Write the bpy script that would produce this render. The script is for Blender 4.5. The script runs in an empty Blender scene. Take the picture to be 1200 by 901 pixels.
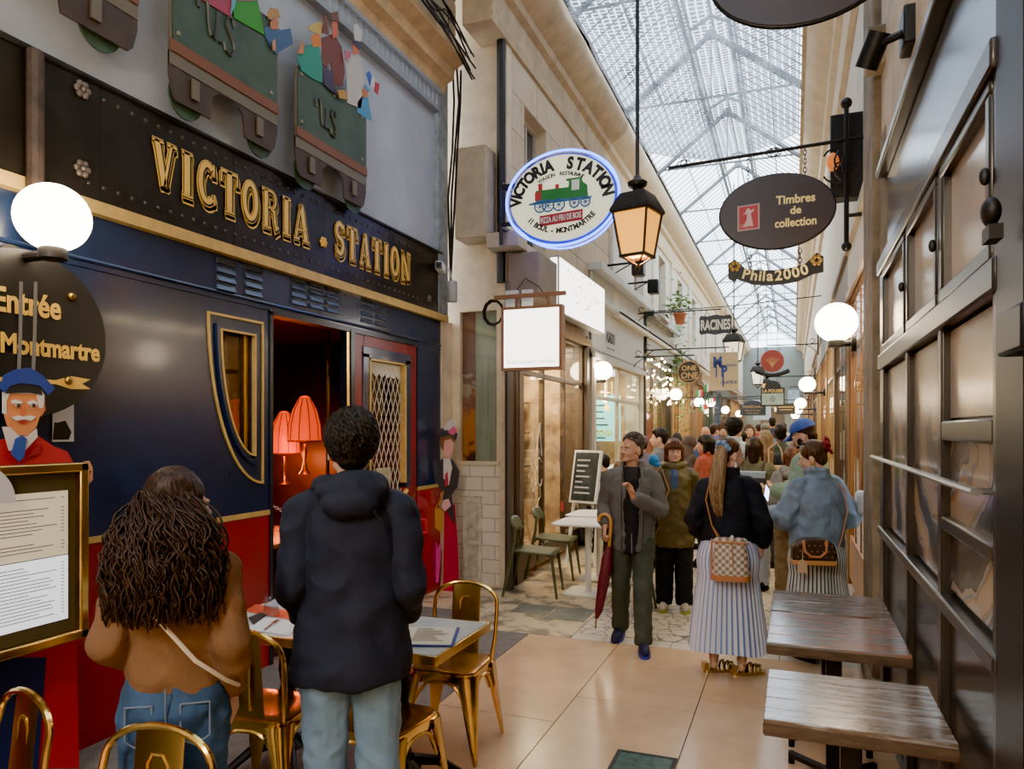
import bpy, math, random
from mathutils import Vector, Matrix, noise
random.seed(7)
PI = math.pi
V = Vector
scn = bpy.context.scene
COL = scn.collection
# ---------------------------------------------------------------- camera facts
FPX, CH, HY, YAW = 860.0, 1.72, 503.0, math.radians(21)
SA, CA = math.sin(YAW), math.cos(YAW)
def onX(px, py, X):
    t = (px-600)/FPX; Z = X/(t*CA-SA); return (Z*(t*SA+CA), CH+(HY-py)*Z/FPX)      # (y, z) on a wall x = X
def onY(px, py, Y):
    t = (px-600)/FPX; Z = Y/(t*SA+CA); return (Z*(t*CA-SA), CH+(HY-py)*Z/FPX)      # (x, z) on a plane y = Y
def onZ(px, py, z):
    Z = FPX*(CH-z)/(py-HY); xc = (px-600)*Z/FPX; return (xc*CA-Z*SA, xc*SA+Z*CA)
def atd(px, Z):
    t = (px-600)/FPX; return (Z*(t*CA-SA), Z*(t*SA+CA))
# ---------------------------------------------------------------- mesh builder
class MB:
    def __init__(s): s.v = []; s.f = []; s.m = []; s.cm = 0
    def add(s, vs, fs, M=None):
        b = len(s.v)
        s.v += [tuple(M @ V(v)) if M else tuple(v) for v in vs]
        s.f += [tuple(i+b for i in f) for f in fs]; s.m += [s.cm]*len(fs)
        return s
    def box(s, a, b, M=None):
        (x0,y0,z0),(x1,y1,z1) = a, b
        if x0 > x1: x0, x1 = x1, x0
        if y0 > y1: y0, y1 = y1, y0
        if z0 > z1: z0, z1 = z1, z0
        return s.add([(x0,y0,z0),(x1,y0,z0),(x1,y1,z0),(x0,y1,z0),(x0,y0,z1),(x1,y0,z1),(x1,y1,z1),(x0,y1,z1)],
              [(0,3,2,1),(4,5,6,7),(0,1,5,4),(1,2,6,5),(2,3,7,6),(3,0,4,7)], M)
    def rings(s, R, M=None, caps=True, closed=False):
        n = len(R[0]); vs = [p for r in R for p in r]; fs = []
        k = len(R)
        for i in range(k if closed else k-1):
            a, b = i*n, ((i+1) % k)*n
            for j in range(n):
                j2 = (j+1) % n; fs.append((a+j, a+j2, b+j2, b+j))
        if caps and not closed:
            fs.append(tuple(range(n-1,-1,-1))); fs.append(tuple((k-1)*n+j for j in range(n)))
        return s.add(vs, fs, M)
    def tube(s, pts, r, n=8, closed=False, caps=True, M=None, flat=1.0):
        pts = [V(p) for p in pts]; k = len(pts); R = []; up = None
        for i, p in enumerate(pts):
            if closed: t = pts[(i+1) % k]-pts[i-1]
            else: t = pts[min(i+1,k-1)]-pts[max(i-1,0)]
            if t.length < 1e-9: t = V((0,0,1))
            t.normalize()
            if up is None:
                up = V((0,0,1)) if abs(t.z) < .9 else V((0,1,0))
            a = up - t*up.dot(t)
            if a.length < 1e-6: a = V((1,0,0)) - t*t.x
            a.normalize(); up = a; b = t.cross(a)
            rr = r[i] if isinstance(r, (list,tuple)) else r
            R.append([p + a*(rr*math.cos(2*PI*j/n)) + b*(rr*flat*math.sin(2*PI*j/n)) for j in range(n)])
        return s.rings(R, M, caps, closed)
    def cyl(s, a, b, r, n=16, r2=None, M=None): return s.tube([a,b], [r, r if r2 is None else r2], n, M=M)
    def ell(s, c, r, n=16, m=10, M=None):
        if not isinstance(r, (list,tuple)): r = (r,r,r)
        vs = [(c[0],c[1],c[2]-r[2])]
        for i in range(1, m):
            ph = -PI/2+PI*i/m
            vs += [(c[0]+r[0]*math.cos(ph)*math.cos(2*PI*j/n), c[1]+r[1]*math.cos(ph)*math.sin(2*PI*j/n), c[2]+r[2]*math.sin(ph)) for j in range(n)]
        vs.append((c[0],c[1],c[2]+r[2])); fs = []
        for j in range(n): fs.append((0, 1+(j+1)%n, 1+j))
        for i in range(m-2):
            a, b = 1+i*n, 1+(i+1)*n
            for j in range(n): fs.append((a+j, a+(j+1)%n, b+(j+1)%n, b+j))
        a = 1+(m-2)*n; t = len(vs)-1
        for j in range(n): fs.append((a+j, a+(j+1)%n, t))
        return s.add(vs, fs, M)
    def cap(s, a, b, ra, rb, n=12, M=None):           # tapered capsule
        a, b = V(a), V(b); d = (b-a); L = d.length
        d = d/L if L > 1e-9 else V((0,0,1))
        pts = []; rs = []
        for k in range(5):
            q = PI/2*(1-k/4.0); pts.append(a-d*(ra*math.sin(q))); rs.append(max(1e-4, ra*math.cos(q)))
        for k in range(5):
            q = PI/2*k/4.0; pts.append(b+d*(rb*math.sin(q))); rs.append(max(1e-4, rb*math.cos(q)))
        return s.tube(pts, rs, n, M=M)
    def lathe(s, prof, n=24, M=None, c=(0,0,0), caps=True):
        return s.rings([[(c[0]+r*math.cos(2*PI*j/n), c[1]+r*math.sin(2*PI*j/n), c[2]+z) for j in range(n)] for r, z in prof], M, caps)
    def loft(s, rings, n=24, M=None, e=2.0):            # (z, cx, cy, rx, ry)
        R = []
        for z, cx, cy, rx, ry in rings:
            row = []
            for j in range(n):
                q = 2*PI*j/n; cc, ss = math.cos(q), math.sin(q)
                row.append((cx+rx*math.copysign(abs(cc)**(2/e), cc), cy+ry*math.copysign(abs(ss)**(2/e), ss), z))
            R.append(row)
        return s.rings(R, M)
    def prism(s, poly, fn, d0, d1, M=None):             # poly of (u,v); fn(u,v,d)->xyz
        n = len(poly); vs = [fn(u,v,d0) for u,v in poly]+[fn(u,v,d1) for u,v in poly]
        fs = [tuple(range(n)), tuple(range(2*n-1,n-1,-1))]+[(i,i+n,(i+1)%n+n,(i+1)%n) for i in range(n)]
        return s.add(vs, fs, M)
    def grid(s, fn, nu, nv, cu=False):
        vs = [fn(i/(nu if cu else nu-1), j/(nv-1)) for j in range(nv) for i in range(nu)]; fs = []
        for j in range(nv-1):
            for i in range(nu if cu else nu-1):
                i2 = (i+1) % nu; fs.append((j*nu+i, j*nu+i2, (j+1)*nu+i2, (j+1)*nu+i))
        return s.add(vs, fs)
    def mesh(s, name='m'):
        me = bpy.data.meshes.new(name); me.from_pydata(s.v, [], s.f); me.update()
        return me
    def build(s, name, mats, parent=None, smooth=35, bevel=0, seg=2, fix=True):
        me = s.mesh(name)
        if not isinstance(mats, (list,tuple)): mats = [mats]
        for m in mats: me.materials.append(m)
        if len(mats) > 1: me.polygons.foreach_set('material_index', s.m)
        if fix:
            import bmesh
            bm = bmesh.new(); bm.from_mesh(me); bmesh.ops.recalc_face_normals(bm, faces=bm.faces); bm.to_mesh(me); bm.free()
        return link(name, me, parent, smooth, bevel, seg)
def link(name, me, parent=None, smooth=35, bevel=0, seg=2):
    if smooth:
        me.polygons.foreach_set('use_smooth', [True]*len(me.polygons))
        if smooth < 180: me.set_sharp_from_angle(angle=math.radians(smooth))
    o = bpy.data.objects.new(name, me); COL.objects.link(o)
    if parent: o.parent = parent
    if bevel:
        b = o.modifiers.new('bevel','BEVEL'); b.width = bevel; b.segments = seg; b.limit_method = 'ANGLE'; b.angle_limit = math.radians(40)
        b.harden_normals = False
    return o
def tag(o, label, cat, group=None, kind=None):
    o['label'] = label; o['category'] = cat
    if group: o['group'] = group
    if kind: o['kind'] = kind
    return o
def thing(name, label, cat, loc=(0,0,0), rz=0, group=None, kind=None, sc=1):
    o = bpy.data.objects.new(name, None); COL.objects.link(o); o.empty_display_size = .1
    o.location = loc; o.rotation_euler = (0,0,rz)
    if sc != 1: o.scale = (sc,sc,sc)
    return tag(o, label, cat, group, kind)
def struct(name, mb, mats, parent=None, **k):
    o = mb.build(name, mats, parent, **k)
    if not parent: o['kind'] = 'structure'
    return o
def sthing(name, loc=(0,0,0), rz=0):
    o = bpy.data.objects.new(name, None); COL.objects.link(o); o.location = loc; o.rotation_euler = (0,0,rz); o['kind'] = 'structure'; return o
def dup(root, loc, rz=None, label=None, group=None, scale=None):
    r = root.copy(); COL.objects.link(r); r.location = loc
    if rz is not None: r.rotation_euler = (0,0,rz)
    if label: r['label'] = label
    if group: r['group'] = group
    if scale: r.scale = (scale,)*3
    def rec(src, dst):
        for ch in list(src.children):
            c = ch.copy(); COL.objects.link(c); c.parent = dst; rec(ch, c)
    rec(root, r); return r
# ---------------------------------------------------------------- materials
_M = {}
def mat(name, col, rough=.6, metal=0, var=0, vs=4.0, bump=0, bs=30.0, emit=0, ecol=None, alpha=1, trans=0, col2=None, stretch=(1,1,1), spec=.5, coat=0):
    if name in _M: return _M[name]
    m = bpy.data.materials.new(name); m.use_nodes = True; nt = m.node_tree; N = nt.nodes; L = nt.links
    p = N['Principled BSDF']; c = tuple(col)+(1,)
    p.inputs['Base Color'].default_value = c; p.inputs['Roughness'].default_value = rough; p.inputs['Metallic'].default_value = metal
    p.inputs['Specular IOR Level'].default_value = spec
    if coat: p.inputs['Coat Weight'].default_value = coat; p.inputs['Coat Roughness'].default_value = .1
    if alpha < 1: p.inputs['Alpha'].default_value = alpha
    if trans: p.inputs['Transmission Weight'].default_value = trans
    if emit:
        p.inputs['Emission Color'].default_value = tuple(ecol or col)+(1,); p.inputs['Emission Strength'].default_value = emit
    if var or bump:
        tc = N.new('ShaderNodeTexCoord'); mp = N.new('ShaderNodeMapping'); mp.inputs['Scale'].default_value = stretch
        L.new(tc.outputs['Object'], mp.inputs[0])
    if var:
        n = N.new('ShaderNodeTexNoise'); n.inputs['Scale'].default_value = vs; n.inputs['Detail'].default_value = 5; n.inputs['Roughness'].default_value = .62
        L.new(mp.outputs[0], n.inputs['Vector'])
        r = N.new('ShaderNodeValToRGB'); L.new(n.outputs['Fac'], r.inputs[0])
        r.color_ramp.elements[0].position = .3; r.color_ramp.elements[1].position = .7
        d = tuple(max(0, x*(1-var)) for x in col); u = col2 or tuple(min(1, x*(1+var*.6)) for x in col)
        r.color_ramp.elements[0].color = d+(1,); r.color_ramp.elements[1].color = tuple(u)+(1,)
        L.new(r.outputs[0], p.inputs['Base Color'])
    if bump:
        n2 = N.new('ShaderNodeTexNoise'); n2.inputs['Scale'].default_value = bs; n2.inputs['Detail'].default_value = 4
        L.new(mp.outputs[0], n2.inputs['Vector'])
        b = N.new('ShaderNodeBump'); b.inputs['Strength'].default_value = bump; b.inputs['Distance'].default_value = .02
        L.new(n2.outputs['Fac'], b.inputs['Height']); L.new(b.outputs[0], p.inputs['Normal'])
    _M[name] = m; return m
def glass(name, col=(1,1,1), clear=.8, rough=.03, mix=.1):
    if name in _M: return _M[name]
    m = bpy.data.materials.new(name); m.use_nodes = True; nt = m.node_tree; N = nt.nodes; L = nt.links
    N.remove(N['Principled BSDF']); out = N['Material Output']
    t = N.new('ShaderNodeBsdfTransparent'); t.inputs[0].default_value = tuple(x*clear for x in col)+(1,)
    g = N.new('ShaderNodeBsdfGlossy'); g.inputs['Roughness'].default_value = rough
    mx = N.new('ShaderNodeMixShader'); f = N.new('ShaderNodeLayerWeight'); f.inputs['Blend'].default_value = .5; pw_ = N.new('ShaderNodeMath'); pw_.operation = 'POWER'; pw_.inputs[1].default_value = 5; L.new(f.outputs['Facing'], pw_.inputs[0])
    a = N.new('ShaderNodeMath'); a.operation = 'MULTIPLY_ADD'; a.inputs[1].default_value = .45; a.inputs[2].default_value = mix*.5; a.use_clamp = True
    L.new(pw_.outputs[0], a.inputs[0]); L.new(a.outputs[0], mx.inputs[0]); L.new(t.outputs[0], mx.inputs[1]); L.new(g.outputs[0], mx.inputs[2])
    L.new(mx.outputs[0], out.inputs[0]); _M[name] = m; return m
def emis(name, col, s):
    if name in _M: return _M[name]
    m = bpy.data.materials.new(name); m.use_nodes = True; N = m.node_tree.nodes
    p = N['Principled BSDF']; p.inputs['Base Color'].default_value = tuple(col)+(1,); p.inputs['Emission Color'].default_value = tuple(col)+(1,); p.inputs['Emission Strength'].default_value = s; p.inputs['Roughness'].default_value = .3
    _M[name] = m; return m
def nodes(name):
    m = bpy.data.materials.new(name); m.use_nodes = True; _M[name] = m; return m, m.node_tree.nodes, m.node_tree.links, m.node_tree.nodes['Principled BSDF']
# ---------------------------------------------------------------- lettering
def textmesh(s, size=.1, bold=0, sx=1.0, align='CENTER', width=None, depth=.0015, space=1.0):
    c = bpy.data.curves.new('t', 'FONT'); c.body = s; c.size = size; c.align_x = align; c.offset = bold; c.extrude = depth; c.space_character = space; c.resolution_u = 3
    o = bpy.data.objects.new('t', c); COL.objects.link(o)
    dg = bpy.context.evaluated_depsgraph_get(); me = bpy.data.meshes.new_from_object(o.evaluated_get(dg))
    bpy.data.objects.remove(o); bpy.data.curves.remove(c)
    if width:
        xs = [v.co.x for v in me.vertices]; w = max(xs)-min(xs) if xs else 1; sx = width/w
    for v in me.vertices: v.co = (v.co.x*sx, -v.co.z, v.co.y)
    return me
def text(name, s, m, parent, x, z, y=-.01, size=.1, rot=0, **k):
    me = textmesh(s, size, **k); me.materials.append(m)
    if rot:
        c, q = math.cos(rot), math.sin(rot)
        for v in me.vertices: v.co = (v.co.x*c - v.co.z*q, v.co.y, v.co.x*q + v.co.z*c)
    for v in me.vertices: v.co = (v.co.x+x, v.co.y+y, v.co.z+z)
    o = bpy.data.objects.new(name, me); COL.objects.link(o); o.parent = parent; return o
def arctext(name, s, m, parent, cx, cz, rx, rz, a0, a1, size, y=-.01, bold=0, sx=1.0, flip=False):
    V_ = []; F_ = []; wt = [{'I':.42,'i':.45,'l':.42,'1':.75,' ':.6,'-':.6,'M':1.3,'W':1.4,'T':.95,'m':1.3}.get(c, 1) for c in s]; cum = [sum(wt[:i])+wt[i]/2 for i in range(len(s))]
    for i, ch in enumerate(s):
        if ch == ' ': continue
        a = math.radians(a0+(a1-a0)*((cum[i]-cum[0])/(cum[-1]-cum[0])))
        px, pz = cx+rx*math.cos(a), cz+rz*math.sin(a)
        tx, tz = -rx*math.sin(a), rz*math.cos(a)
        if not flip: tx, tz = -tx, -tz
        l = math.hypot(tx, tz); tx /= l; tz /= l
        me = textmesh(ch, size, bold=bold, sx=sx); b = len(V_)
        for v in me.vertices: V_.append((px+v.co.x*tx-v.co.z*tz, y+v.co.y, pz+v.co.x*tz+v.co.z*tx))
        F_ += [tuple(k+b for k in p.vertices) for p in me.polygons]; bpy.data.meshes.remove(me)
    me = bpy.data.meshes.new(name); me.from_pydata(V_, [], F_); me.materials.append(m)
    o = bpy.data.objects.new(name, me); COL.objects.link(o); o.parent = parent; return o
def ribbon(mb, pts, w, y, d=.002, closed=False):          # flat stroke in x-z plane facing -y
    pts = [V((p[0],p[1])) for p in pts]; k = len(pts); A = []; B = []
    for i, p in enumerate(pts):
        if closed: a, b = pts[i-1], pts[(i+1) % k]
        else: a, b = pts[max(i-1,0)], pts[min(i+1,k-1)]
        t0 = (p-a).normalized() if (p-a).length > 1e-7 else (b-p).normalized()
        t1 = (b-p).normalized() if (b-p).length > 1e-7 else t0
        t = (t0+t1); t = t.normalized() if t.length > 1e-6 else t1
        n = V((-t.y, t.x)); c = max(.5, n.dot(V((-t1.y, t1.x)))); h = w[i]/2 if isinstance(w,(list,tuple)) else w/2
        A.append(p+n*(h/c)); B.append(p-n*(h/c))
    vs = []
    for i in range(k): vs += [(A[i].x,y,A[i].y),(B[i].x,y,B[i].y),(A[i].x,y+d,A[i].y),(B[i].x,y+d,B[i].y)]
    fs = []
    for i in range(k if closed else k-1):
        a, b = i*4, ((i+1) % k)*4
        fs += [(a,b,b+1,a+1),(a+2,a+3,b+3,b+2),(a,a+2,b+2,b),(a+1,b+1,b+3,a+3)]
    if not closed: fs += [(0,1,3,2),(4*k-4,4*k-2,4*k-1,4*k-3)]
    mb.add(vs, fs)
def xz(u, v, d): return (u, d, v)       # front-view local coordinates: x right, z up, -y towards the viewer
def yz(X): return lambda u, v, d: (X+d, u, v)
def oval(rx, rz, n=48, cx=0, cz=0): return [(cx+rx*math.cos(2*PI*i/n), cz+rz*math.sin(2*PI*i/n)) for i in range(n)]
def arc(cx, cz, rx, rz, a0, a1, n=12): return [(cx+rx*math.cos(math.radians(a0+(a1-a0)*i/n)), cz+rz*math.sin(math.radians(a0+(a1-a0)*i/n))) for i in range(n+1)]
# ================================================================ palette
def strand_tex(name, col, col2, rough=.45):
    m, N, L, p = nodes(name)
    tc = N.new('ShaderNodeTexCoord'); mp = N.new('ShaderNodeMapping'); mp.inputs['Scale'].default_value = (90,90,9); L.new(tc.outputs['Object'], mp.inputs[0])
    n = N.new('ShaderNodeTexNoise'); n.inputs['Scale'].default_value = 1; n.inputs['Detail'].default_value = 3; L.new(mp.outputs[0], n.inputs['Vector'])
    r = N.new('ShaderNodeValToRGB'); r.color_ramp.elements[0].position = .35; r.color_ramp.elements[1].position = .7
    r.color_ramp.elements[0].color = tuple(col)+(1,); r.color_ramp.elements[1].color = tuple(col2)+(1,)
    L.new(n.outputs['Fac'], r.inputs[0]); L.new(r.outputs[0], p.inputs['Base Color']); p.inputs['Roughness'].default_value = rough; p.inputs['Specular IOR Level'].default_value = .22
    b = N.new('ShaderNodeBump'); b.inputs['Strength'].default_value = .5; b.inputs['Distance'].default_value = .01
    L.new(n.outputs['Fac'], b.inputs['Height']); L.new(b.outputs[0], p.inputs['Normal']); return m
def brick_mat(name, c1, c2, mortar, rough=.85, w=.9, h=.38, ms=.012, rot=(PI/2,0,PI/2), blotch=.5, dark=(.05,.04,.03)):
    m, N, L, p = nodes(name)
    tc = N.new('ShaderNodeTexCoord'); mp = N.new('ShaderNodeMapping'); mp.inputs['Rotation'].default_value = (0,0,0)
    sx = N.new('ShaderNodeSeparateXYZ'); cb = N.new('ShaderNodeCombineXYZ'); L.new(tc.outputs['Object'], sx.inputs[0])
    ad = N.new('ShaderNodeMath'); ad.operation = 'ADD'; L.new(sx.outputs['X'], ad.inputs[0]); L.new(sx.outputs['Y'], ad.inputs[1])
    L.new(ad.outputs[0], cb.inputs['X']); L.new(sx.outputs['Z'], cb.inputs['Y'])
    b = N.new('ShaderNodeTexBrick'); b.inputs['Color1'].default_value = c1+(1,); b.inputs['Color2'].default_value = c2+(1,); b.inputs['Mortar'].default_value = mortar+(1,)
    b.inputs['Scale'].default_value = 1; b.inputs['Mortar Size'].default_value = ms; b.inputs['Brick Width'].default_value = w; b.inputs['Row Height'].default_value = h
    L.new(cb.outputs[0], b.inputs['Vector'])
    n = N.new('ShaderNodeTexNoise'); n.inputs['Scale'].default_value = 2.2; n.inputs['Detail'].default_value = 8; n.inputs['Roughness'].default_value = .7; L.new(tc.outputs['Object'], n.inputs['Vector'])
    r = N.new('ShaderNodeValToRGB'); r.color_ramp.elements[0].position = .52; r.color_ramp.elements[1].position = .75
    r.color_ramp.elements[0].color = (0,0,0,1); r.color_ramp.elements[1].color = (blotch,)*3+(1,); L.new(n.outputs['Fac'], r.inputs[0])
    mx = N.new('ShaderNodeMixRGB'); mx.inputs[2].default_value = dark+(1,); L.new(r.outputs[0], mx.inputs[0]); L.new(b.outputs['Color'], mx.inputs[1]); L.new(mx.outputs[0], p.inputs['Base Color'])
    bp = N.new('ShaderNodeBump'); bp.inputs['Strength'].default_value = .6; bp.inputs['Distance'].default_value = .02
    a2 = N.new('ShaderNodeMath'); a2.operation = 'SUBTRACT'; L.new(n.outputs['Fac'], a2.inputs[0]); L.new(b.outputs['Fac'], a2.inputs[1]); L.new(a2.outputs[0], bp.inputs['Height']); L.new(bp.outputs[0], p.inputs['Normal'])
    p.inputs['Roughness'].default_value = rough; return m
BLACK = mat('black_metal', (.012,.012,.013), .4, .3)
DARKB = mat('dark_iron', (.03,.027,.025), .5, .5, var=.4, vs=20)
GOLD = mat('gold_paint', (.85,.52,.10), .4, .15)
GOLDT = mat('gold_trim', (.62,.42,.13), .4, .3, var=.2, vs=12)
BRASS = mat('polished_brass', (.80,.52,.15), .16, 1.0, var=.25, vs=6)
BRASSD = mat('dark_brass', (.42,.25,.07), .28, 1.0, var=.3, vs=8)
WHITE = mat('white_paint', (.8,.79,.76), .5)
CREAM = mat('cream_plaster', (.66,.53,.36), .75, var=.22, vs=5, bump=.15)
CREAMD = brick_mat('white_glazed_brick', (.68,.60,.47), (.72,.64,.52), (.42,.35,.26), rough=.45, w=.3, h=.15, ms=.006, blotch=.25)
NAVY = mat('navy_enamel', (.012,.026,.075), .26, 0, var=.35, vs=1.6, bump=.03, bs=14, coat=.3)
REDE = mat('red_enamel', (.30,.010,.022), .28, 0, var=.2, vs=2, bump=.02, bs=12, coat=.3)
BAND = mat('black_riveted_steel', (.028,.024,.019), .33, .45, var=.5, vs=3, bump=.05, bs=40)
GREYP = mat('grey_blue_panel', (.40,.43,.47), .55, var=.18, vs=1.5, bump=.05)
STONEB = brick_mat('beige_stone_blocks', (.52,.41,.27), (.60,.48,.33), (.26,.19,.12), w=1.1, h=.42, ms=.007, blotch=.45)
STONEW = brick_mat('white_stone_blocks', (.70,.66,.57), (.75,.71,.63), (.5,.46,.38), w=1.3, h=.45, ms=.006, blotch=.18, dark=(.25,.22,.18))
STONER = brick_mat('rough_grey_stone', (.30,.26,.20), (.40,.36,.28), (.05,.045,.04), w=.8, h=.36, ms=.012, blotch=.8)
PILL = mat('weathered_pillar_stone', (.27,.205,.13), .9, var=.5, vs=4, bump=.6, bs=14)
OCHRE = mat('ochre_cornice', (.55,.37,.17), .7, var=.3, vs=4)
WOOD = mat('brown_wood', (.30,.14,.05), .45, var=.35, vs=3, stretch=(6,6,.6))
WOODD = mat('dark_wood', (.085,.045,.022), .4, var=.35, vs=3, stretch=(6,6,.6))
GREYW = mat('pale_grey_render', (.52,.54,.52), .7, var=.1, vs=3)
GLASS = glass('shop_glass', (.96,1,.98), .92)
GLASSD = glass('dim_glass', (.55,.55,.5), .8, mix=.2)
DGLASS = mat('dark_window_glass', (.05,.06,.065), .08, 0, spec=.8)
WGLOBE = emis('lit_opal_globe', (1,.80,.54), 16)
WARMB = emis('lit_warm_bulb', (1,.70,.36), 22)
# ================================================================ people
def cloth(name, c, rough=.85, var=.18, vs=6, bump=.4, bs=16): return mat(name, c, rough, var=var, vs=vs, bump=bump, bs=bs)
SKINS = [mat('skin_fair', (.62,.36,.25), .5, var=.08, vs=10), mat('skin_tan', (.52,.27,.17), .5, var=.08, vs=10), mat('skin_dark', (.16,.075,.045), .5, var=.08, vs=10)]
HB = strand_tex('hair_black', (.006,.005,.005), (.028,.02,.016)); HD = strand_tex('hair_dark_brown', (.014,.008,.006), (.06,.032,.02)); HM = strand_tex('hair_brown', (.05,.025,.014), (.13,.07,.035)); HL = strand_tex('hair_blonde', (.15,.095,.05), (.40,.27,.15)); HG = strand_tex('hair_grey', (.05,.045,.04), (.16,.14,.12)); HA = strand_tex('hair_auburn', (.06,.018,.010), (.16,.06,.03))
EYEW = mat('eye_white', (.7,.68,.65), .2); IRIS = mat('eye_dark', (.02,.012,.008), .1); LIP = mat('lip', (.42,.14,.12), .45)
def remesh(mb, nm, m, parent, vox, it=4, wr=0, wf=9, fac=.6):
    me = mb.mesh(nm); o = bpy.data.objects.new(nm, me); COL.objects.link(o)
    r = o.modifiers.new('r','REMESH'); r.mode = 'VOXEL'; r.voxel_size = vox; s = o.modifiers.new('s','SMOOTH'); s.iterations = it; s.factor = fac
    dg = bpy.context.evaluated_depsgraph_get(); m2 = bpy.data.meshes.new_from_object(o.evaluated_get(dg)); bpy.data.objects.remove(o); bpy.data.meshes.remove(me)
    if wr:
        NR = [v.normal.copy() for v in m2.vertices]
        for v, vn in zip(m2.vertices, NR):
            c = v.co.copy(); q = V((c.x*wf+c.z*wf*.35, c.y*wf-c.z*wf*.25, c.z*wf*1.1+abs(c.x)*wf*.5)); n_ = 1-2*abs(noise.noise(q)); n2_ = noise.noise(q*2.3)
            v.co = c + vn*(wr*(n_*.55+n2_*.35+.05))
    m2.name = nm; m2.materials.clear(); m2.materials.append(m); return link(nm, m2, parent, 180)
def hand(mb, w, d, n, sg, curl=.35, L=.185, fine=True, spread=1):
    d = V(d).normalized(); n = V(n); n = (n-d*n.dot(d)).normalized(); t = d.cross(n)*sg; k = L/.185; w = V(w)
    for o_ in (-.026,-.009,.009,.026): mb.cap(w+d*.012*k+t*o_*.6*k, w+d*.085*k+t*o_*k, .017*k, .014*k, 8)
    for o_, l in ((.030,.070),(.010,.080),(-.010,.074),(-.029,.058)):
        o2 = o_*spread; p = w+d*.088*k+t*o2*k; a = curl*.5
        for i, f in enumerate((.45,.32,.23)):
            dd = d*math.cos(a)+n*math.sin(a)+t*(o2*1.2); q = p+dd.normalized()*l*f*k; mb.cap(p, q, (.0093-.0007*i)*k, (.0088-.0008*i)*k, 8); p = q; a += curl*1.15
    p = w+d*.028*k+t*.030*k; dd = (d*.62+t*.70+n*(.15+.5*curl)).normalized(); q = p+dd*.042*k; mb.cap(p, q, .0125*k, .011*k, 8); dd = (d*.85+t*.25+n*(.2+.6*curl)).normalized(); mb.cap(q, q+dd*.034*k, .0105*k, .009*k, 8)
def headM(yaw, pitch, roll=0):
    P_ = V((0,-.01,1.52)); return Matrix.Translation(P_) @ Matrix.Rotation(yaw,4,'Z') @ Matrix.Rotation(-pitch,4,'X') @ Matrix.Rotation(roll,4,'Y') @ Matrix.Translation(-P_)
def tufts(mb, n, c, r, ln, rad, M, zmin=-.35, curl=0, front=.72, sides=4, sweep=(0,-.3,-1)):
    c, r = V(c), V(r); k = 0
    while k < n:
        q = V((random.gauss(0,1),random.gauss(0,1),random.gauss(0,1))).normalized()
        if q.z < zmin or q.y > front or (q.y > .35 and q.z < .25): continue
        k += 1; p = c+V((q.x*r.x,q.y*r.y,q.z*r.z)); s_ = V(sweep)+V((random.uniform(-.6,.6),random.uniform(-.5,.5),random.uniform(-.2,.5))); t_ = (s_-q*s_.dot(q)).normalized(); b_ = q.cross(t_); l = ln*random.uniform(.6,1.2); ph = random.random()*6; pts = []
        for i in range(6): f = i/5; pts.append(p+t_*l*f+q*(.012*math.sin(f*PI)-.035*f*f*l/.09*(.5 if l > .1 else 1))+b_*(curl*math.sin(ph+f*7))+q*curl*math.cos(ph+f*7))
        mb.tube(pts, [rad,rad*1.1,rad,rad*.85,rad*.6,rad*.15], sides, M=M)
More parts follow.
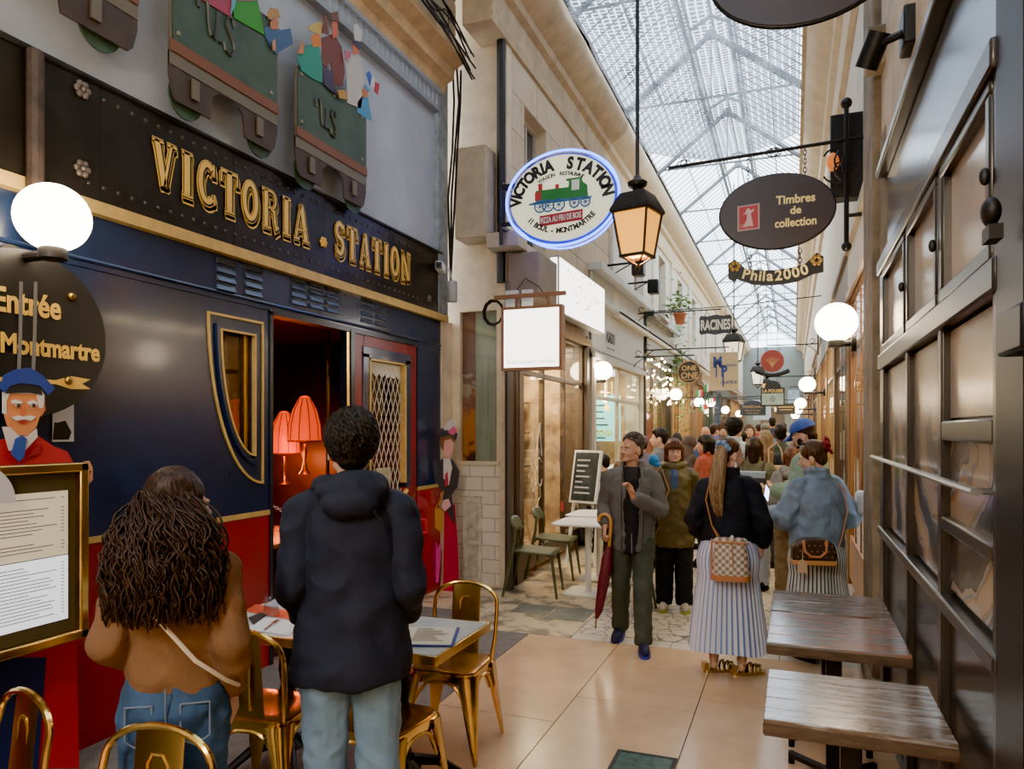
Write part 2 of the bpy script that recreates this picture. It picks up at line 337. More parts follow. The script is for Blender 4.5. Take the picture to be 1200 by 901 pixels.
def person(lab, x, y, H, rz, skin=0, vox=.012, head=(0,0,0), arms={}, legs=None, top=None, bottom=None, shoes=None, hair=('short',HD), z0=0, fine=False, group=None, woman=False, shirt=None):
    t_ = thing('person', lab, 'person', (x,y,z0), rz, group, None, H/1.75); Mh = headM(*head); SW = .166 if woman else .188
    lg = legs or [((-.095,.012,.50),(-.10,-.02,.10),.1),((.095,.012,.50),(.10,-.02,.10),-.1)]; b = MB()
    b.loft([(.84,0,0,.12,.10),(.92,0,-.01,.158,.115),(1.02,0,0,.145,.10),(1.12,0,.005,.128,.09),(1.25,0,.01,.155,.105),(1.36,0,.005,.165,.10),(1.43,0,0,.13,.075),(1.47,0,-.005,.06,.055)], 20)
    b.cap((-SW+.07,0,1.41),(SW-.07,0,1.41), .05, .05); b.tube([(0,-.012,1.42),(0,-.008,1.50),(0,.0,1.58)], [.062,.052,.053], 14)
    if top and top.get('chest'): b.ell((-.07,.085,1.28),(.06,.05,.06)); b.ell((.07,.085,1.28),(.06,.05,.06))
    b.ell((0,-.012,1.655),(.075,.095,.096), 20, 14, Mh); b.ell((0,.032,1.60),(.061,.066,.085), 18, 12, Mh); b.cap((-.040,.012,1.565),(-.012,.072,1.543),.028,.022,10,Mh); b.cap((.040,.012,1.565),(.012,.072,1.543),.028,.022,10,Mh); b.ell((0,.085,1.540),(.020,.016,.016),10,8,Mh)
    b.cap((0,.090,1.632),(0,.113,1.600),.0085,.0125,8,Mh); b.ell((-.012,.101,1.594),(.009,.010,.008),8,6,Mh); b.ell((.012,.101,1.594),(.009,.010,.008),8,6,Mh); b.cap((-.038,.080,1.645),(.038,.080,1.645),.012,.012,8,Mh); b.ell((-.034,.066,1.592),(.024,.022,.022),10,8,Mh); b.ell((.034,.066,1.592),(.024,.022,.022),10,8,Mh)
    b.ell((0,.092,1.566),(.020,.010,.010),10,6,Mh)
    for s in (-1,1): b.ell((s*.077,-.006,1.610),(.010,.021,.033),10,8,Mh); b.ell((s*.080,-.002,1.588),(.008,.010,.012),8,6,Mh)
    AR = {}
    for s, k in ((-1,'L'),(1,'R')):
        e, w, hd, pn, cu = arms.get(k, ((s*(SW+.045),-.03,1.14),(s*(SW+.05),.06,.89),(0,.12,-1),(-s,.15,0),.35)); AR[k] = (V(e),V(w)); S = V((s*(SW-.005),-.005,1.395))
        b.cap(S, e, .047, .040); b.cap(e, w, .040, .027); hand(b, w, hd, pn, -s if True else s, cu)
    for kn, an, fy in lg:
        h_ = V((math.copysign(.09,kn[0]),0,.90)); b.cap(h_, kn, .083, .056); b.cap(kn, an, .054, .036); fd = V((-math.sin(fy),math.cos(fy),0)); b.cap(V(an)-V((0,0,.045))+fd*-.01, V(an)+fd*.13-V((0,0,.075)), .034, .024)
    remesh(b, 'body', SKINS[skin], t_, .0062 if fine else vox*.8, 3 if fine else 2)
    for s in (-1,1):
        m1 = MB(); m1.ell((s*.030,.0835,1.622),(.0115,.0115,.0065),12,8,Mh); m1.cm = 1; m1.ell((s*.030,.0935,1.622),(.0058,.003,.0062),8,6,Mh); m1.build('eye', [EYEW,IRIS], t_, 180)
        m1 = MB(); m1.tube([(s*.014,.098,1.641),(s*.032,.094,1.648),(s*.048,.079,1.641)], [.0035,.004,.002], 6, M=Mh); m1.build('eyebrow', hair[1], t_)
    m1 = MB(); m1.ell((0,.0985,1.5715),(.020,.006,.0045),12,6,Mh); m1.ell((0,.0985,1.5635),(.018,.0065,.0055),12,6,Mh); m1.build('lips', LIP, t_, 180)
    # --- trousers or skirt
    if bottom:
        m1 = MB(); w_ = bottom.get('w',1)
        if bottom['k'] == 'trousers':
            sk_ = .86 if (top and top['hem'] < .9) else 1; m1.loft([(.83,0,-.005,.13*sk_,.115*sk_),(.92,0,-.012*sk_,.176*(.9+.1*w_)*sk_,.135*sk_),(1.0,0,0,.165*sk_,.118*sk_),(1.05,0,0,.150*sk_,.108*sk_)], 22)
            for kn, an, fy in lg:
                h_ = V((math.copysign(.088,kn[0]),-.005,.89)); m1.cap(h_, kn, .098*(.85+.15*w_), .072*w_); m1.tube([V(kn)+(h_-V(kn))*.12, kn, V(kn).lerp(V(an),.5), V(an)+V((0,0,-.03+bottom.get('crop',0)))], [.073*w_,.072*w_,.068*w_,.066*w_], 16)
            o = remesh(m1, 'trousers', bottom['m'], t_, vox*.85, 3, .016, 8)
        else:
            z1, z2, w1, w2, np_, am = bottom.get('top',1.0), bottom['hem'], bottom.get('w1',.165), bottom.get('w2',.255), bottom.get('pleats',26), bottom.get('amp',.03); n_ = np_*8
            def sk(u, v):
                a = 2*PI*u; f = v**.8; rx = w1+(w2-w1)*f+.03*math.sin(PI*min(1,v*3))*(v < .33); am_ = am*(.25+.75*v); r_ = 1+am_*math.sin(a*np_)/.2*.22+.04*v*noise.noise(V((math.cos(a)*2,math.sin(a)*2,v)))
                return (rx*r_*math.cos(a), (rx*.82)*r_*math.sin(a)-.01, z1+(z2-z1)*v+.012*math.sin(a*3)*v)
            m1.grid(sk, n_, 22, True); o = m1.build('skirt', bottom['m'], t_, 180)
        if bottom.get('pocket'):
            for s in (-1,1):
                m2 = MB(); pts = [(s*.045,.96),(s*.135,.955),(s*.135,.84),(s*.09,.815),(s*.045,.84),(s*.045,.96)]; m2.tube([(px,-.128*(1-(abs(px)/.30)**2)-.012,pz) for px, pz in pts], .004, 5); m2.build('pocket_seam', bottom['pocket'], o)
            m2 = MB(); m2.tube([(0,-.152,1.02),(0,-.150,.93),(0,-.13,.86)], .003, 5); m2.build('seam', bottom['pocket'], o)
    if shoes:
        for kn, an, fy in lg:
            Mf = Matrix.Translation((an[0],an[1],an[2]-.10)) @ Matrix.Rotation(fy,4,'Z') @ Matrix.Rotation(shoes.get('pitch',0) if an[2] > .12 else 0,4,'X'); m1 = MB(); m1.ell((0,.055,.045),(.045,.138,.052),18,10); m1.ell((0,-.035,.07),(.036,.045,.055),14,8)
            m1.v = [(a_,b_,max(c_,.018)) for a_,b_,c_ in m1.v]; m1.v = [tuple(Mf @ V(v)) for v in m1.v]; o = m1.build('shoe', shoes['m'], t_, 60); m1 = MB(); m1.prism([(.048*math.cos(q)*(1+.12*math.sin(q)), .055+.143*math.sin(q)) for q in [2*PI*i/20 for i in range(20)]], lambda u,v,d: (u,v,d), 0, .022, Mf); m1.build('sole', shoes.get('s',WHITE), o)
            if shoes.get('lace'): m1 = MB(); [m1.tube([(-.022,.085-.022*k,.088+.006*k),(.022,.085-.022*k,.088+.006*k)], .004, 5, M=Mf) for k in range(4)]; m1.build('laces', shoes['lace'], o)
    # --- upper garment
    if top:
        w_ = top.get('w',1); hem = top['hem']; zw = lambda z: max(z, hem+.01); m1 = MB(); pf = top.get('puff',0); hw = top.get('hw',1)
        R = [(hem,0,0,.172*w_*hw,.128*w_*hw),(hem+.045,0,0,(.176+pf)*w_*hw,(.132+pf)*w_*hw)]
        for z, rx, ry in ((.98,.178+pf,.132+pf),(1.12,.180+pf,.134+pf),(1.28,.192+pf*.6,.138+pf*.5),(1.38,.186,.125)):
            if z > hem+.07: k_ = 1+(hw-1)*max(0,(1.2-z)/(1.2-hem)); R.append((z,0,.0,rx*w_*(SW/.19)**.5*k_,ry*w_*k_))
        R += [(1.42,0,-.03,.150,.085),(1.455,0,-.035,.105,.062),(1.478,0,-.035,.07,.048)] if (shirt and not top.get('slo')) else [(1.445,0,-.005,.125,.092),(1.475,0,-.008,.082,.076),(1.505,0,-.008,.066,.066)]; m1.loft(R, 26)
        for s, k in ((-1,'L'),(1,'R')):
            e, wv = AR[k]; S = V((s*(SW-.008),-.005,1.392)); m1.cap((s*.055,-.005,1.432), S, .056, .064*max(.95,w_)); sr = top.get('sl',1)*w_
            m1.cap(S, e, .064*max(.95,w_), .060*sr); q_ = e+(wv-e)*top.get('sleeve',.96); m1.tube([e+(S-e)*.05, e, e.lerp(q_,.5), e.lerp(q_,.88), q_], [.058*sr,.062*sr,.060*sr,.050*sr,.040*sr*top.get('cuff',1)], 16)
        if top.get('hood'): m1.ell((0,-.085,1.47),(.125,.075,.065)); m1.ell((0,-.12,1.43),(.10,.06,.06)); m1.tube([(.10*math.cos(q),-.02+.085*math.sin(q),1.49-.015*math.sin(q)) for q in [2*PI*i/20 for i in range(20)]], .034, 10, True)
        if top.get('collar'): m1.rings([[(.070*k_*math.cos(q),-.008+.070*k_*math.sin(q),z) for k_, z in ((1.30,1.455),(1.22,1.535),(1.0,1.535),(.98,1.455))] for q in [(math.radians(-205+230*i/24) if shirt else math.radians(-232+284*i/24)) for i in range(25)]])
        o = remesh(m1, top.get('n','jacket'), top['m'], t_, vox*.85, top.get('it',3), top.get('wr',.014), top.get('wf',8))
        if shirt: m1 = MB(); fs = top.get('sw',.085); slo = top.get('slo',hem-.02); m1.loft([(slo,0,.05,fs*.9,.088),((slo+1.28)/2,0,.05,fs,.10),(1.28,0,.05,fs,.10),(1.38,0,.04,fs*.95,.105),(1.44,0,.02,fs*.85,.088),(1.485,0,.002,.060,.066)], 20, e=2.6); remesh(m1, 'shirt', shirt, t_, vox*.85, 2, .005, 9)
        if shirt and not top.get('slo'):
            for s in (-1,1): m1 = MB(); m1.tube([(s*.075,.02,1.50),(s*.085,.10,1.42),(s*.088,.150,1.28),(s*.088,.160,1.10),(s*.085,.150,.95),(s*.08,.140,hem)], [.022,.024,.018,.014,.013,.012], 8, flat=.45); m1.build('lapel', top['m'], o, 180)
            m1 = MB(); m1.tube([(.058*math.cos(q),.0+.062*math.sin(q),1.487-.012*math.sin(q)) for q in [PI*i/12 for i in range(13)]], .006, 6); m1.build('undershirt', WHITE, o)
        if top.get('hembar'): m1 = MB(); m1.loft([(hem-.005,0,0,.168*w_*hw,.124*w_*hw),(hem+.035,0,0,.174*w_*hw,.130*w_*hw)], 26); m1.build('hem_band', top['m'], o, 60)
    # --- hair
    hk, hm = hair[0], hair[1]; m1 = MB()
    if hk != 'none':
        big = {'short':0,'crop':-.006,'sleek':.004,'curly':.012,'afro':.02}.get(hk, .002)
        m1.ell((0,-.024,1.668),(.083+big,.101+big,.097+big),20,14,Mh); m1.ell((0,-.062,1.605),(.066+big*.6,.050+big*.6,.062),16,10,Mh)
        if hk in ('short','curly','afro','fringe','bob'): m1.ell((0,.048,1.715),(.058,.040,.034),14,8,Mh)
        if hk in ('fringe','bob'): m1.ell((0,.072,1.685),(.058,.022,.036),14,8,Mh)
        if hk in ('long','bob','fringe'):
            zl = {'long':1.20,'bob':1.50,'fringe':1.53}[hk]; 
            for s in (-1,1): m1.cap(Mh @ V((s*.068,-.02,1.66)), Mh @ V((s*.080,-.015,max(zl,1.48))), .034, .026); 
            m1.cap(Mh @ V((0,-.07,1.65)), V((0,-.105,zl)) if hk == 'long' else Mh @ V((0,-.07,zl)), .075, .06)
            if hk == 'long': m1.cap(V((-.07,-.10,1.45)), V((-.075,-.115,zl)), .045, .03); m1.cap(V((.07,-.10,1.45)), V((.075,-.115,zl)), .045, .03)
        if hk == 'bun': m1.ell((0,-.105,1.69),(.05,.045,.05),14,10,Mh)
        o = remesh(m1, 'hair', hm, t_, .009, 3, .008 if hk in ('curly','afro') else .004, 26 if hk in ('curly','afro') else 16)
        if hk in ('curly','afro'): m1 = MB(); random.seed(len(lab)); tufts(m1, 170, (0,-.024,1.668), (.09,.108,.104), .055, .010, Mh, curl=.008, front=.8); m1.build('curl', hm, o, 180)
    return t_, Mh
def heading(px): return -math.atan((px-600)/FPX)+YAW
JEAN = cloth('blue_denim', (.03,.075,.16), var=.35, vs=7); JEANL = cloth('pale_blue_denim', (.16,.26,.37), var=.25, vs=6); SEAM = mat('denim_stitch', (.16,.20,.28), .8); DENJ = cloth('washed_denim_jacket', (.19,.26,.35), var=.3, vs=7)
NAVYC = cloth('navy_cotton', (.007,.011,.026), var=.25); NAVY2 = cloth('dark_navy_jacket', (.007,.009,.018), var=.3); BRNS = cloth('brown_sweater', (.20,.095,.04), .95, bump=.3, bs=160); GREYJ = cloth('grey_jacket', (.115,.115,.112), bump=.25, bs=140); OLIV = cloth('olive_parka', (.11,.085,.030), .6, var=.25); DKGR = cloth('dark_green_trousers', (.045,.055,.040)); BLK = cloth('black_cloth', (.010,.010,.013)); GRNJ = cloth('sage_green_jacket', (.20,.30,.21)); GRYH = cloth('grey_hoodie', (.20,.19,.175))
SOLEK = mat('dark_sole', (.02,.02,.022), .7); BLUS = mat('blue_sneaker', (.012,.015,.06), .6); BEIS = mat('beige_sneaker', (.50,.44,.32), .7)
def stripes(name, c1, c2, n, duty=.5, c3=None):
    m, N, L, p = nodes(name); tc = N.new('ShaderNodeTexCoord'); s = N.new('ShaderNodeSeparateXYZ'); L.new(tc.outputs['Object'], s.inputs[0]); a = N.new('ShaderNodeMath'); a.operation = 'ARCTAN2'; L.new(s.outputs['Y'], a.inputs[0]); L.new(s.outputs['X'], a.inputs[1]); k = N.new('ShaderNodeMath'); k.operation = 'MULTIPLY'; k.inputs[1].default_value = n/(2*PI); L.new(a.outputs[0], k.inputs[0]); f = N.new('ShaderNodeMath'); f.operation = 'FRACT'; L.new(k.outputs[0], f.inputs[0])
    r = N.new('ShaderNodeValToRGB'); r.color_ramp.interpolation = 'CONSTANT'; e = r.color_ramp.elements; e[0].color = c1+(1,); e[1].position = duty; e[1].color = c2+(1,)
    if c3: q = e.new(duty+.22); q.color = c3+(1,); q = e.new(duty+.42); q.color = c1+(1,)
    L.new(f.outputs[0], r.inputs[0]); L.new(r.outputs[0], p.inputs['Base Color']); p.inputs['Roughness'].default_value = .85; return m
# ---- 1 woman with long curls
x, y = atd(205, 2.38); fwd = lambda s: ((s*.29,-.05,1.16),(s*.24,.16,1.00),(0,1,-.15),(-s,0,-.3),.6)
wc, Mh = person('woman with long dark curls in a brown sweater and blue jeans, seen from behind', x, y, 1.585, .60, 0, .010, (-.92,.08,0), {'L':((-.195,-.07,1.17),(-.15,.14,1.06),(.6,.7,-.1),(.6,-.4,0),.6),'R':((.19,-.06,1.15),(.185,.08,.92),(0,.25,-1),(-1,.2,0),.4)}, None, dict(m=BRNS,hem=.965,n='sweater',w=.90,sl=1.16,cuff=.8,wr=.022,wf=6,puff=.004,hw=.96), dict(k='trousers',m=JEAN,w=.96,pocket=SEAM), dict(m=BLK,s=WHITE), ('sleek',HD), fine=True, woman=True)
m1 = MB(); random.seed(21)
for i in range(1050):
    a = random.uniform(PI*.90, PI*2.10); lv = random.random(); st = V((.078*math.cos(a), -.03+.098*math.sin(a), 1.685-.13*lv)); st = Mh @ st; n_ = 13; L_ = random.uniform(.22,.44)*(1-.25*lv); ph = random.random()*6.3; amp = random.uniform(.006,.022); out = V((math.cos(a)*random.uniform(.4,1.5), math.sin(a)*random.uniform(.5,1.0)-.5, 0)); pts = []
    for j in range(n_):
        f = j/(n_-1); base = st+V((0,0,-L_*f))+out*(.105*math.sin(min(1,f*1.5)*PI/2)); 
        if base.z < 1.42: base.y = min(base.y, -.115-.02*math.cos(base.x*8))
        base.x *= 1-.12*f; pts.append(base+V((amp*math.cos(ph+f*15*(.8+.4*lv)), amp*.8*math.sin(ph+f*15), 0)))
    m1.tube(pts, [.0026+.0022*math.sin(PI*j/(n_-1)) for j in range(n_)], 4)
m1.build('curl', HD, wc, 180)
m1 = MB(); 
for s in (-1,1): m1.tube([(-.015+.03*i/4, -.150+.004*s, 1.585+.012*s*math.sin(PI*i/4)) for i in range(5)], .004, 5, M=Mh)
m1.ell((0,-.155,1.585),(.010,.006,.008),8,6,Mh); m1.build('hair_clip', mat('silver_clip', (.7,.7,.7), .2, .9), wc)
m1 = MB(); m1.tube([(-.05,-.175,1.30),(.02,-.185,1.22),(.10,-.185,1.12),(.19,-.13,1.03),(.22,-.04,.98)], .008, 6); m1.build('bag_strap', mat('pale_strap', (.62,.52,.38), .5), wc)
# ---- 2 man in navy jacket
x, y = atd(412, 2.78); mn, Mh = person('tall dark haired man in a navy hooded jacket and pale jeans, seen from behind', x, y, 1.775, .50, 0, .010, (.18,-.02,0), {'L':((-.205,-.04,1.13),(-.185,.16,.96),(.2,1,-.3),(1,0,-.4),.6),'R':((.21,-.04,1.12),(.20,.17,.96),(-.1,1,-.25),(-1,0,-.4),.6)}, None, dict(m=NAVYC,hem=.775,w=.92,sl=1.05,hood=True,wr=.026,wf=5.5,hw=1.34), dict(k='trousers',m=JEANL,w=1.06), dict(m=BEIS), ('short',HB), fine=True)
m1 = MB(); random.seed(8); tufts(m1, 900, (0,-.024,1.668), (.086,.104,.102), .07, .0055, Mh, zmin=-.55, curl=.003, front=.85, sweep=(.35,-.35,-.8)); m1.build('hair_tuft', HB, mn, 180)
m1 = MB(); m1.tube([(.10,-.12,1.44),(.09,-.15,1.40),(.12,-.14,1.37)], .005, 5); m1.build('hood_cord', NAVY2, mn)
# ---- 3 man in grey jacket with umbrella
x, y = atd(741, 5.86); gm, Mh = person('man in a grey jacket and dark green trousers walking with a furled red umbrella', x, y, 1.675, PI+.15, 1, .010, (-.75,-.05,0), {'R':((.235,-.07,1.15),(.215,.10,.99),(.05,.55,-.75),(-1,0,-.2),1.2),'L':((-.235,.03,1.12),(-.02,.24,1.26),(.35,.15,.9),(.3,.2,.1),.75)}, [((-.09,.13,.52),(-.10,.20,.10),.12),((.095,.02,.50),(.11,-.17,.13),-.25)], dict(m=GREYJ,hem=.80,w=.98,sl=1.0,collar=True,wr=.022,wf=7), dict(k='trousers',m=DKGR,w=1.02), dict(m=BLUS,s=mat('blue_sole', (.03,.05,.28), .5),lace=BLK,pitch=-.3), ('crop',HG), fine=True, shirt=BLK)
m1 = MB(); random.seed(6); tufts(m1, 260, (0,-.020,1.672), (.078,.098,.096), .03, .006, Mh, zmin=.0, front=.75, sweep=(0,.6,.2)); m1.build('hair_tuft', HG, gm, 180)
m1 = MB(); m1.tube([(-.004,.155,.79),(-.002,.158,.95)], .004, 5); m1.build('zip', mat('steel_zip', (.5,.5,.48), .3, .8), gm)
px_, py_ = gm.location.x, gm.location.y
hx, hy = atd(716, 5.78); um = thing('umbrella', 'furled dark red umbrella with curved wooden handle held by the man in grey', 'umbrella', (hx,hy,0)); tx, ty = atd(698, 5.74); dx, dy = tx-hx, ty-hy
P = lambda f, z: (dx*f, dy*f, z); m1 = MB(); m1.tube([P(.95,.24),P(.8,.30),P(.5,.50),P(.25,.70),P(.12,.80)], [.012,.030,.042,.045,.022], 12); R = m1.v; m1.build('canopy', mat('dark_red_canopy', (.12,.008,.02), .6, var=.3, vs=20, stretch=(9,9,1)), um, 60)
m1 = MB(); m1.tube([P(1,.16),P(.95,.25)], .006, 6); m1.build('tip', BRASSD, um); m1 = MB(); hk = [P(.12,.79),P(.03,.92),P(0,.99)]+[(-.05+.05*math.cos(q),0,.99+.06*math.sin(q)) for q in [PI*i/8 for i in range(1,9)]]; m1.tube(hk, .0135, 10); m1.build('handle', mat('honey_wood', (.55,.26,.06), .35), um)
for k in range(6):
    m1 = MB(); a_ = k*PI/3; m1.tube([(dx*.8+.026*math.cos(a_),dy*.8+.026*math.sin(a_),.30),(dx*.45+.044*math.cos(a_+.6),dy*.45+.044*math.sin(a_+.6),.55),(dx*.18+.03*math.cos(a_+1),dy*.18+.03*math.sin(a_+1),.77)], .006, 5); m1.build('fold', mat('dark_red_fold', (.09,.005,.015), .6), um)
# ---- 4 woman in olive parka
x, y = atd(790, 6.98); ow, Mh = person('woman with auburn bob in an olive parka and black wide trousers facing the camera', x, y, 1.625, PI+.15, 0, .010, (.12,.05,0), {'R':((.225,-.03,1.15),(.20,.16,1.38),(-.2,.2,1),(-.6,.6,0),1.0),'L':((-.29,-.06,1.17),(-.22,.10,1.00),(.3,.2,-1),(.6,-.5,0),.5)}, None, dict(m=OLIV,hem=.66,w=.98,sl=1.02,hood=True,wr=.024,wf=6.5,hw=1.1,slo=1.24,sw=.06), dict(k='trousers',m=BLK,w=1.25), dict(m=BEIS,s=mat('lime_sole', (.35,.38,.05), .6)), ('bob',HA), fine=True, woman=True, shirt=mat('denim_shirt', (.05,.08,.16), .8))
m1 = MB(); [m1.tube([(sx+.0,.093,1.70),(sx*1.05+.004,.107,1.675),(sx*1.1,.104,1.655)], .007, 5, M=Mh) for sx in (-.05,-.035,-.02,-.005,.01,.025,.04,.052)]; m1.build('fringe', HA, ow, 180)
m1 = MB(); m1.tube([(.12,.085,1.44),(.05,.175,1.25),(-.0+.14,.17,.98)], .006, 5); m1.build('bag_strap', mat('tan_leather', (.40,.22,.09), .5), ow)
m1 = MB(); m1.ell((.235,.17,.93),(.045,.03,.085),14,10); o = m1.build('shoulder_bag', mat('speckled_bag', (.35,.28,.16), .5, var=.7, vs=40), None, 180); o.location = ow.location; o.rotation_euler = ow.rotation_euler; o.scale = ow.scale; tag(o, 'small speckled bag at the hip of the woman in the olive parka', 'bag')
bl = MB(); bl.ell((0,0,0),(.05,.035,.05),12,8); bl.ell((.03,0,-.04),(.04,.03,.03),10,8); o = bl.build('blue_cloth', mat('bright_blue_cloth', (.03,.25,.62), .7, bump=.5), None, 180); x, y = atd(766, 6.75); o.location = (x,y,CH+(HY-539)*6.75/FPX); tag(o, 'bright blue bundle held up beside the auburn haired woman', 'cloth')
# ---- 5 woman with ponytail
x, y = atd(853, 5.2); STB = stripes('blue_white_stripe', (.62,.64,.74), (.10,.18,.48), 38, .52, (.30,.40,.66))
pw, Mh = person('woman with long blonde ponytail in a black jacket and blue striped skirt, seen from behind', x, y, 1.655, .02, 0, .010, (-.95,.12,0), {'L':((-.245,-.04,1.15),(-.20,.15,.98),(.2,1,-.1),(1,0,-.3),.6),'R':((.25,-.03,1.13),(.24,.10,.93),(-.1,.9,-.4),(-1,0,-.3),.5)}, None, dict(m=NAVY2,hem=.925,w=.95,sl=1.06,collar=True,wr=.024,wf=6.5,puff=.02,hw=.98,hembar=1), dict(k='skirt',m=STB,hem=.19,top=1.02,w1=.165,w2=.285,pleats=38,amp=.022), None, ('crop',HM), fine=True, woman=True)
m1 = MB()
for k in range(26):
    a = 2*PI*k/26; ro = .030*(.4+.6*((k*7)%5)/5); pts = []
    for j in range(10):
        f = j/9; c = V((-.03-.035*math.sin(f*PI*.8), -.155-.045*math.sin(f*PI)+.03*f, 1.68-.50*f)); w_ = (1+1.2*math.sin(f*PI*.9))*(1-.35*f); pts.append(c+V((ro*w_*math.cos(a), ro*.7*w_*math.sin(a), .02*math.sin(k))))
    m1.tube(pts, [.014,.017,.018,.018,.018,.017,.015,.012,.009,.003], 6)
m1.build('ponytail', HL, pw, 180); SCB = mat('pale_blue_scrunchie', (.20,.34,.62), .7, bump=.3)
m1 = MB()
for k in range(16): a = 2.4*k; r_ = .012+.040*(k/16); m1.ell((-.03+r_*math.cos(a), -.140-.012*(k % 3), 1.685+r_*math.sin(a)),(.021,.014,.018),8,6)
m1.build('scrunchie', SCB, pw, 180); m1 = MB(); q = Mh @ V((.082,0,1.570)); m1.ell(q,(.008,.008,.008)); m1.ell(q+V((0,0,-.022)),(.012,.012,.013)); m1.build('earring', mat('pearl', (.8,.76,.68), .2), pw, 180)
m1 = MB(); 
for k in range(2): m1.tube([(-.12,-.075,1.45),(-.145,-.175+.01*k,1.30),(-.10,-.205,1.12),(-.035+.02*k,-.21,.99),(.0,-.215,.93)], .009, 6, flat=.5)
m1.build('bag_strap', mat('honey_leather', (.50,.24,.07), .45), pw)
SAN = mat('gold_sandal', (.55,.36,.12), .25, .9)
for s in (-1,1):
    Mf = Matrix.Translation((s*.10,-.02,0)) @ Matrix.Rotation(-1.1,4,'Z'); m1 = MB(); m1.prism([(.042*math.cos(q)*(1+.15*math.sin(q)), .05+.135*math.sin(q)) for q in [2*PI*i/20 for i in range(20)]], lambda u,v,d: (u,v,d), 0, .024, Mf); m1.box((-.032,-.085,.024),(.032,-.05,.075),Mf); sd = m1.build('sandal', SAN, pw); m1 = MB()
    for yy, hh in ((.0,.085),(.06,.068),(.10,.058),(.13,.05)): m1.tube([(-.04,yy,.02),(-.025,yy,hh),(0,yy+.01,hh+.012),(.025,yy,hh),(.04,yy,.02)], .009, 6, M=Mf); m1.ell((0,yy+.01,hh+.014),(.018,.014,.010),8,6,Mf)
    m1.build('sandal_strap', SAN, sd, 180)
CHK, N, L, p = nodes('cream_brown_check'); tc = N.new('ShaderNodeTexCoord'); ck_ = N.new('ShaderNodeTexChecker'); ck_.inputs['Scale'].default_value = 42; ck_.inputs['Color1'].default_value = (.60,.50,.40,1); ck_.inputs['Color2'].default_value = (.24,.17,.12,1); mp = N.new('ShaderNodeMapping'); mp.inputs['Scale'].default_value = (1,.0,1); mp.inputs['Location'].default_value = (.007,.01,.003); L.new(tc.outputs['Object'], mp.inputs[0]); L.new(mp.outputs[0], ck_.inputs[0]); L.new(ck_.outputs[0], p.inputs['Base Color']); p.inputs['Roughness'].default_value = .5
TANL = mat('tan_leather_trim', (.45,.17,.06), .45)
bx, by = atd(856, 4.94); bg = thing('bucket_bag', 'cream and brown checked drawstring bucket bag behind the woman with the ponytail', 'bag', (bx,by,.71), .05); m1 = MB(); m1.loft([(.0,0,0,.128,.065),(.05,0,0,.125,.066),(.16,0,0,.112,.058),(.24,0,0,.10,.045),(.272,0,0,.105,.042),(.28,0,0,.09,.03)], 28, e=3); m1.build('bag_body', CHK, bg); m1 = MB(); m1.loft([(-.004,0,0,.130,.068),(.035,0,0,.1295,.0685)], 28, e=3); m1.build('base_trim', TANL, bg); m1 = MB(); m1.tube([(.112*math.cos(2*PI*i/24),.052*math.sin(2*PI*i/24),.245+.008*math.sin(6*i)) for i in range(24)], .006, 5, True); m1.tube([(.01,-.055,.245),(.015,-.075,.18),(.018,-.078,.10)], .004, 5); m1.tube([(-.12,-.01,.27),(-.125,-.02,.12),(-.12,-.03,.02)], .008, 5); m1.build('drawstring', TANL, bg); m1 = MB(); m1.ell((.012,-.05,.285),(.012,.012,.02)); m1.build('toggle', mat('pale_toggle', (.7,.68,.62), .3), bg)
# ---- 6 man in blue cap
x, y = atd(948, 6.55); cm_, Mh = person('bearded man in a blue cap and sage green jacket looking at a phone', x, y, 1.80, 1.15, 0, .010, (.15,.42,0), {'L':((-.25,.0,1.13),(-.12,.26,1.13),(.2,1,.1),(.3,0,1),.5),'R':((.25,.0,1.13),(.10,.28,1.15),(-.2,1,.05),(-.2,0,1),.6)}, None, dict(m=GRNJ,hem=.70,w=1.1,sl=1.2,collar=True,wr=.013), dict(k='trousers',m=JEANL,w=1.1), dict(m=BEIS), ('crop',HD), fine=True)
CAPB = cloth('royal_blue_cap', (.035,.085,.36)); m1 = MB(); m1.grid(lambda u, v: Mh @ V((.092*math.cos(2*PI*u)*math.cos(v*PI/2)**.8, -.015+.114*math.sin(2*PI*u)*math.cos(v*PI/2)**.8, 1.678+.098*math.sin(v*PI/2))), 32, 10, True); cp = m1.build('cap', CAPB, cm_, 180); m1 = MB(); m1.grid(lambda u, v: Mh @ V((.085*math.sin((u-.5)*2.6)*(1-.10*v), .08+.022*math.cos((u-.5)*2.6)+.085*v*math.cos((u-.5)*2.2), 1.683-.030*v-.022*abs(2*u-1)**2)), 14, 6); bo = m1.build('cap_brim', CAPB, cp, 180); so_ = bo.modifiers.new('t','SOLIDIFY'); so_.thickness = .005
m1 = MB(); m1.ell((0,-.015,1.776),(.01,.01,.006),8,6,Mh); m1.build('cap_button', CAPB, cp); m1 = MB(); m1.ell((0,.060,1.556),(.046,.040,.030),14,8,Mh); m1.ell((-.05,.03,1.585),(.018,.035,.04),10,8,Mh); m1.ell((.05,.03,1.585),(.018,.035,.04),10,8,Mh); m1.tube([(-.025,.102,1.577),(0,.108,1.583),(.025,.102,1.577)],.006,6,M=Mh); m1.build('beard', HD, cm_, 180)
phx, phy = atd(898, 6.22); ph_ = thing('phone', 'glowing smartphone held by the man in the blue cap', 'phone', (phx,phy,CH+(HY-578)*6.22/FPX), .9); Mp = Matrix.Rotation(.9,4,'Y') @ Matrix.Rotation(-.5,4,'X'); m1 = MB(); m1.box((-.037,-.005,-.078),(.037,.004,.078),Mp); m1.build('case', BLACK, ph_, bevel=.003); m1 = MB(); m1.box((-.033,-.0065,-.074),(.033,-.005,.074),Mp); m1.build('screen', emis('phone_glow', (.45,.5,1), 6), ph_)
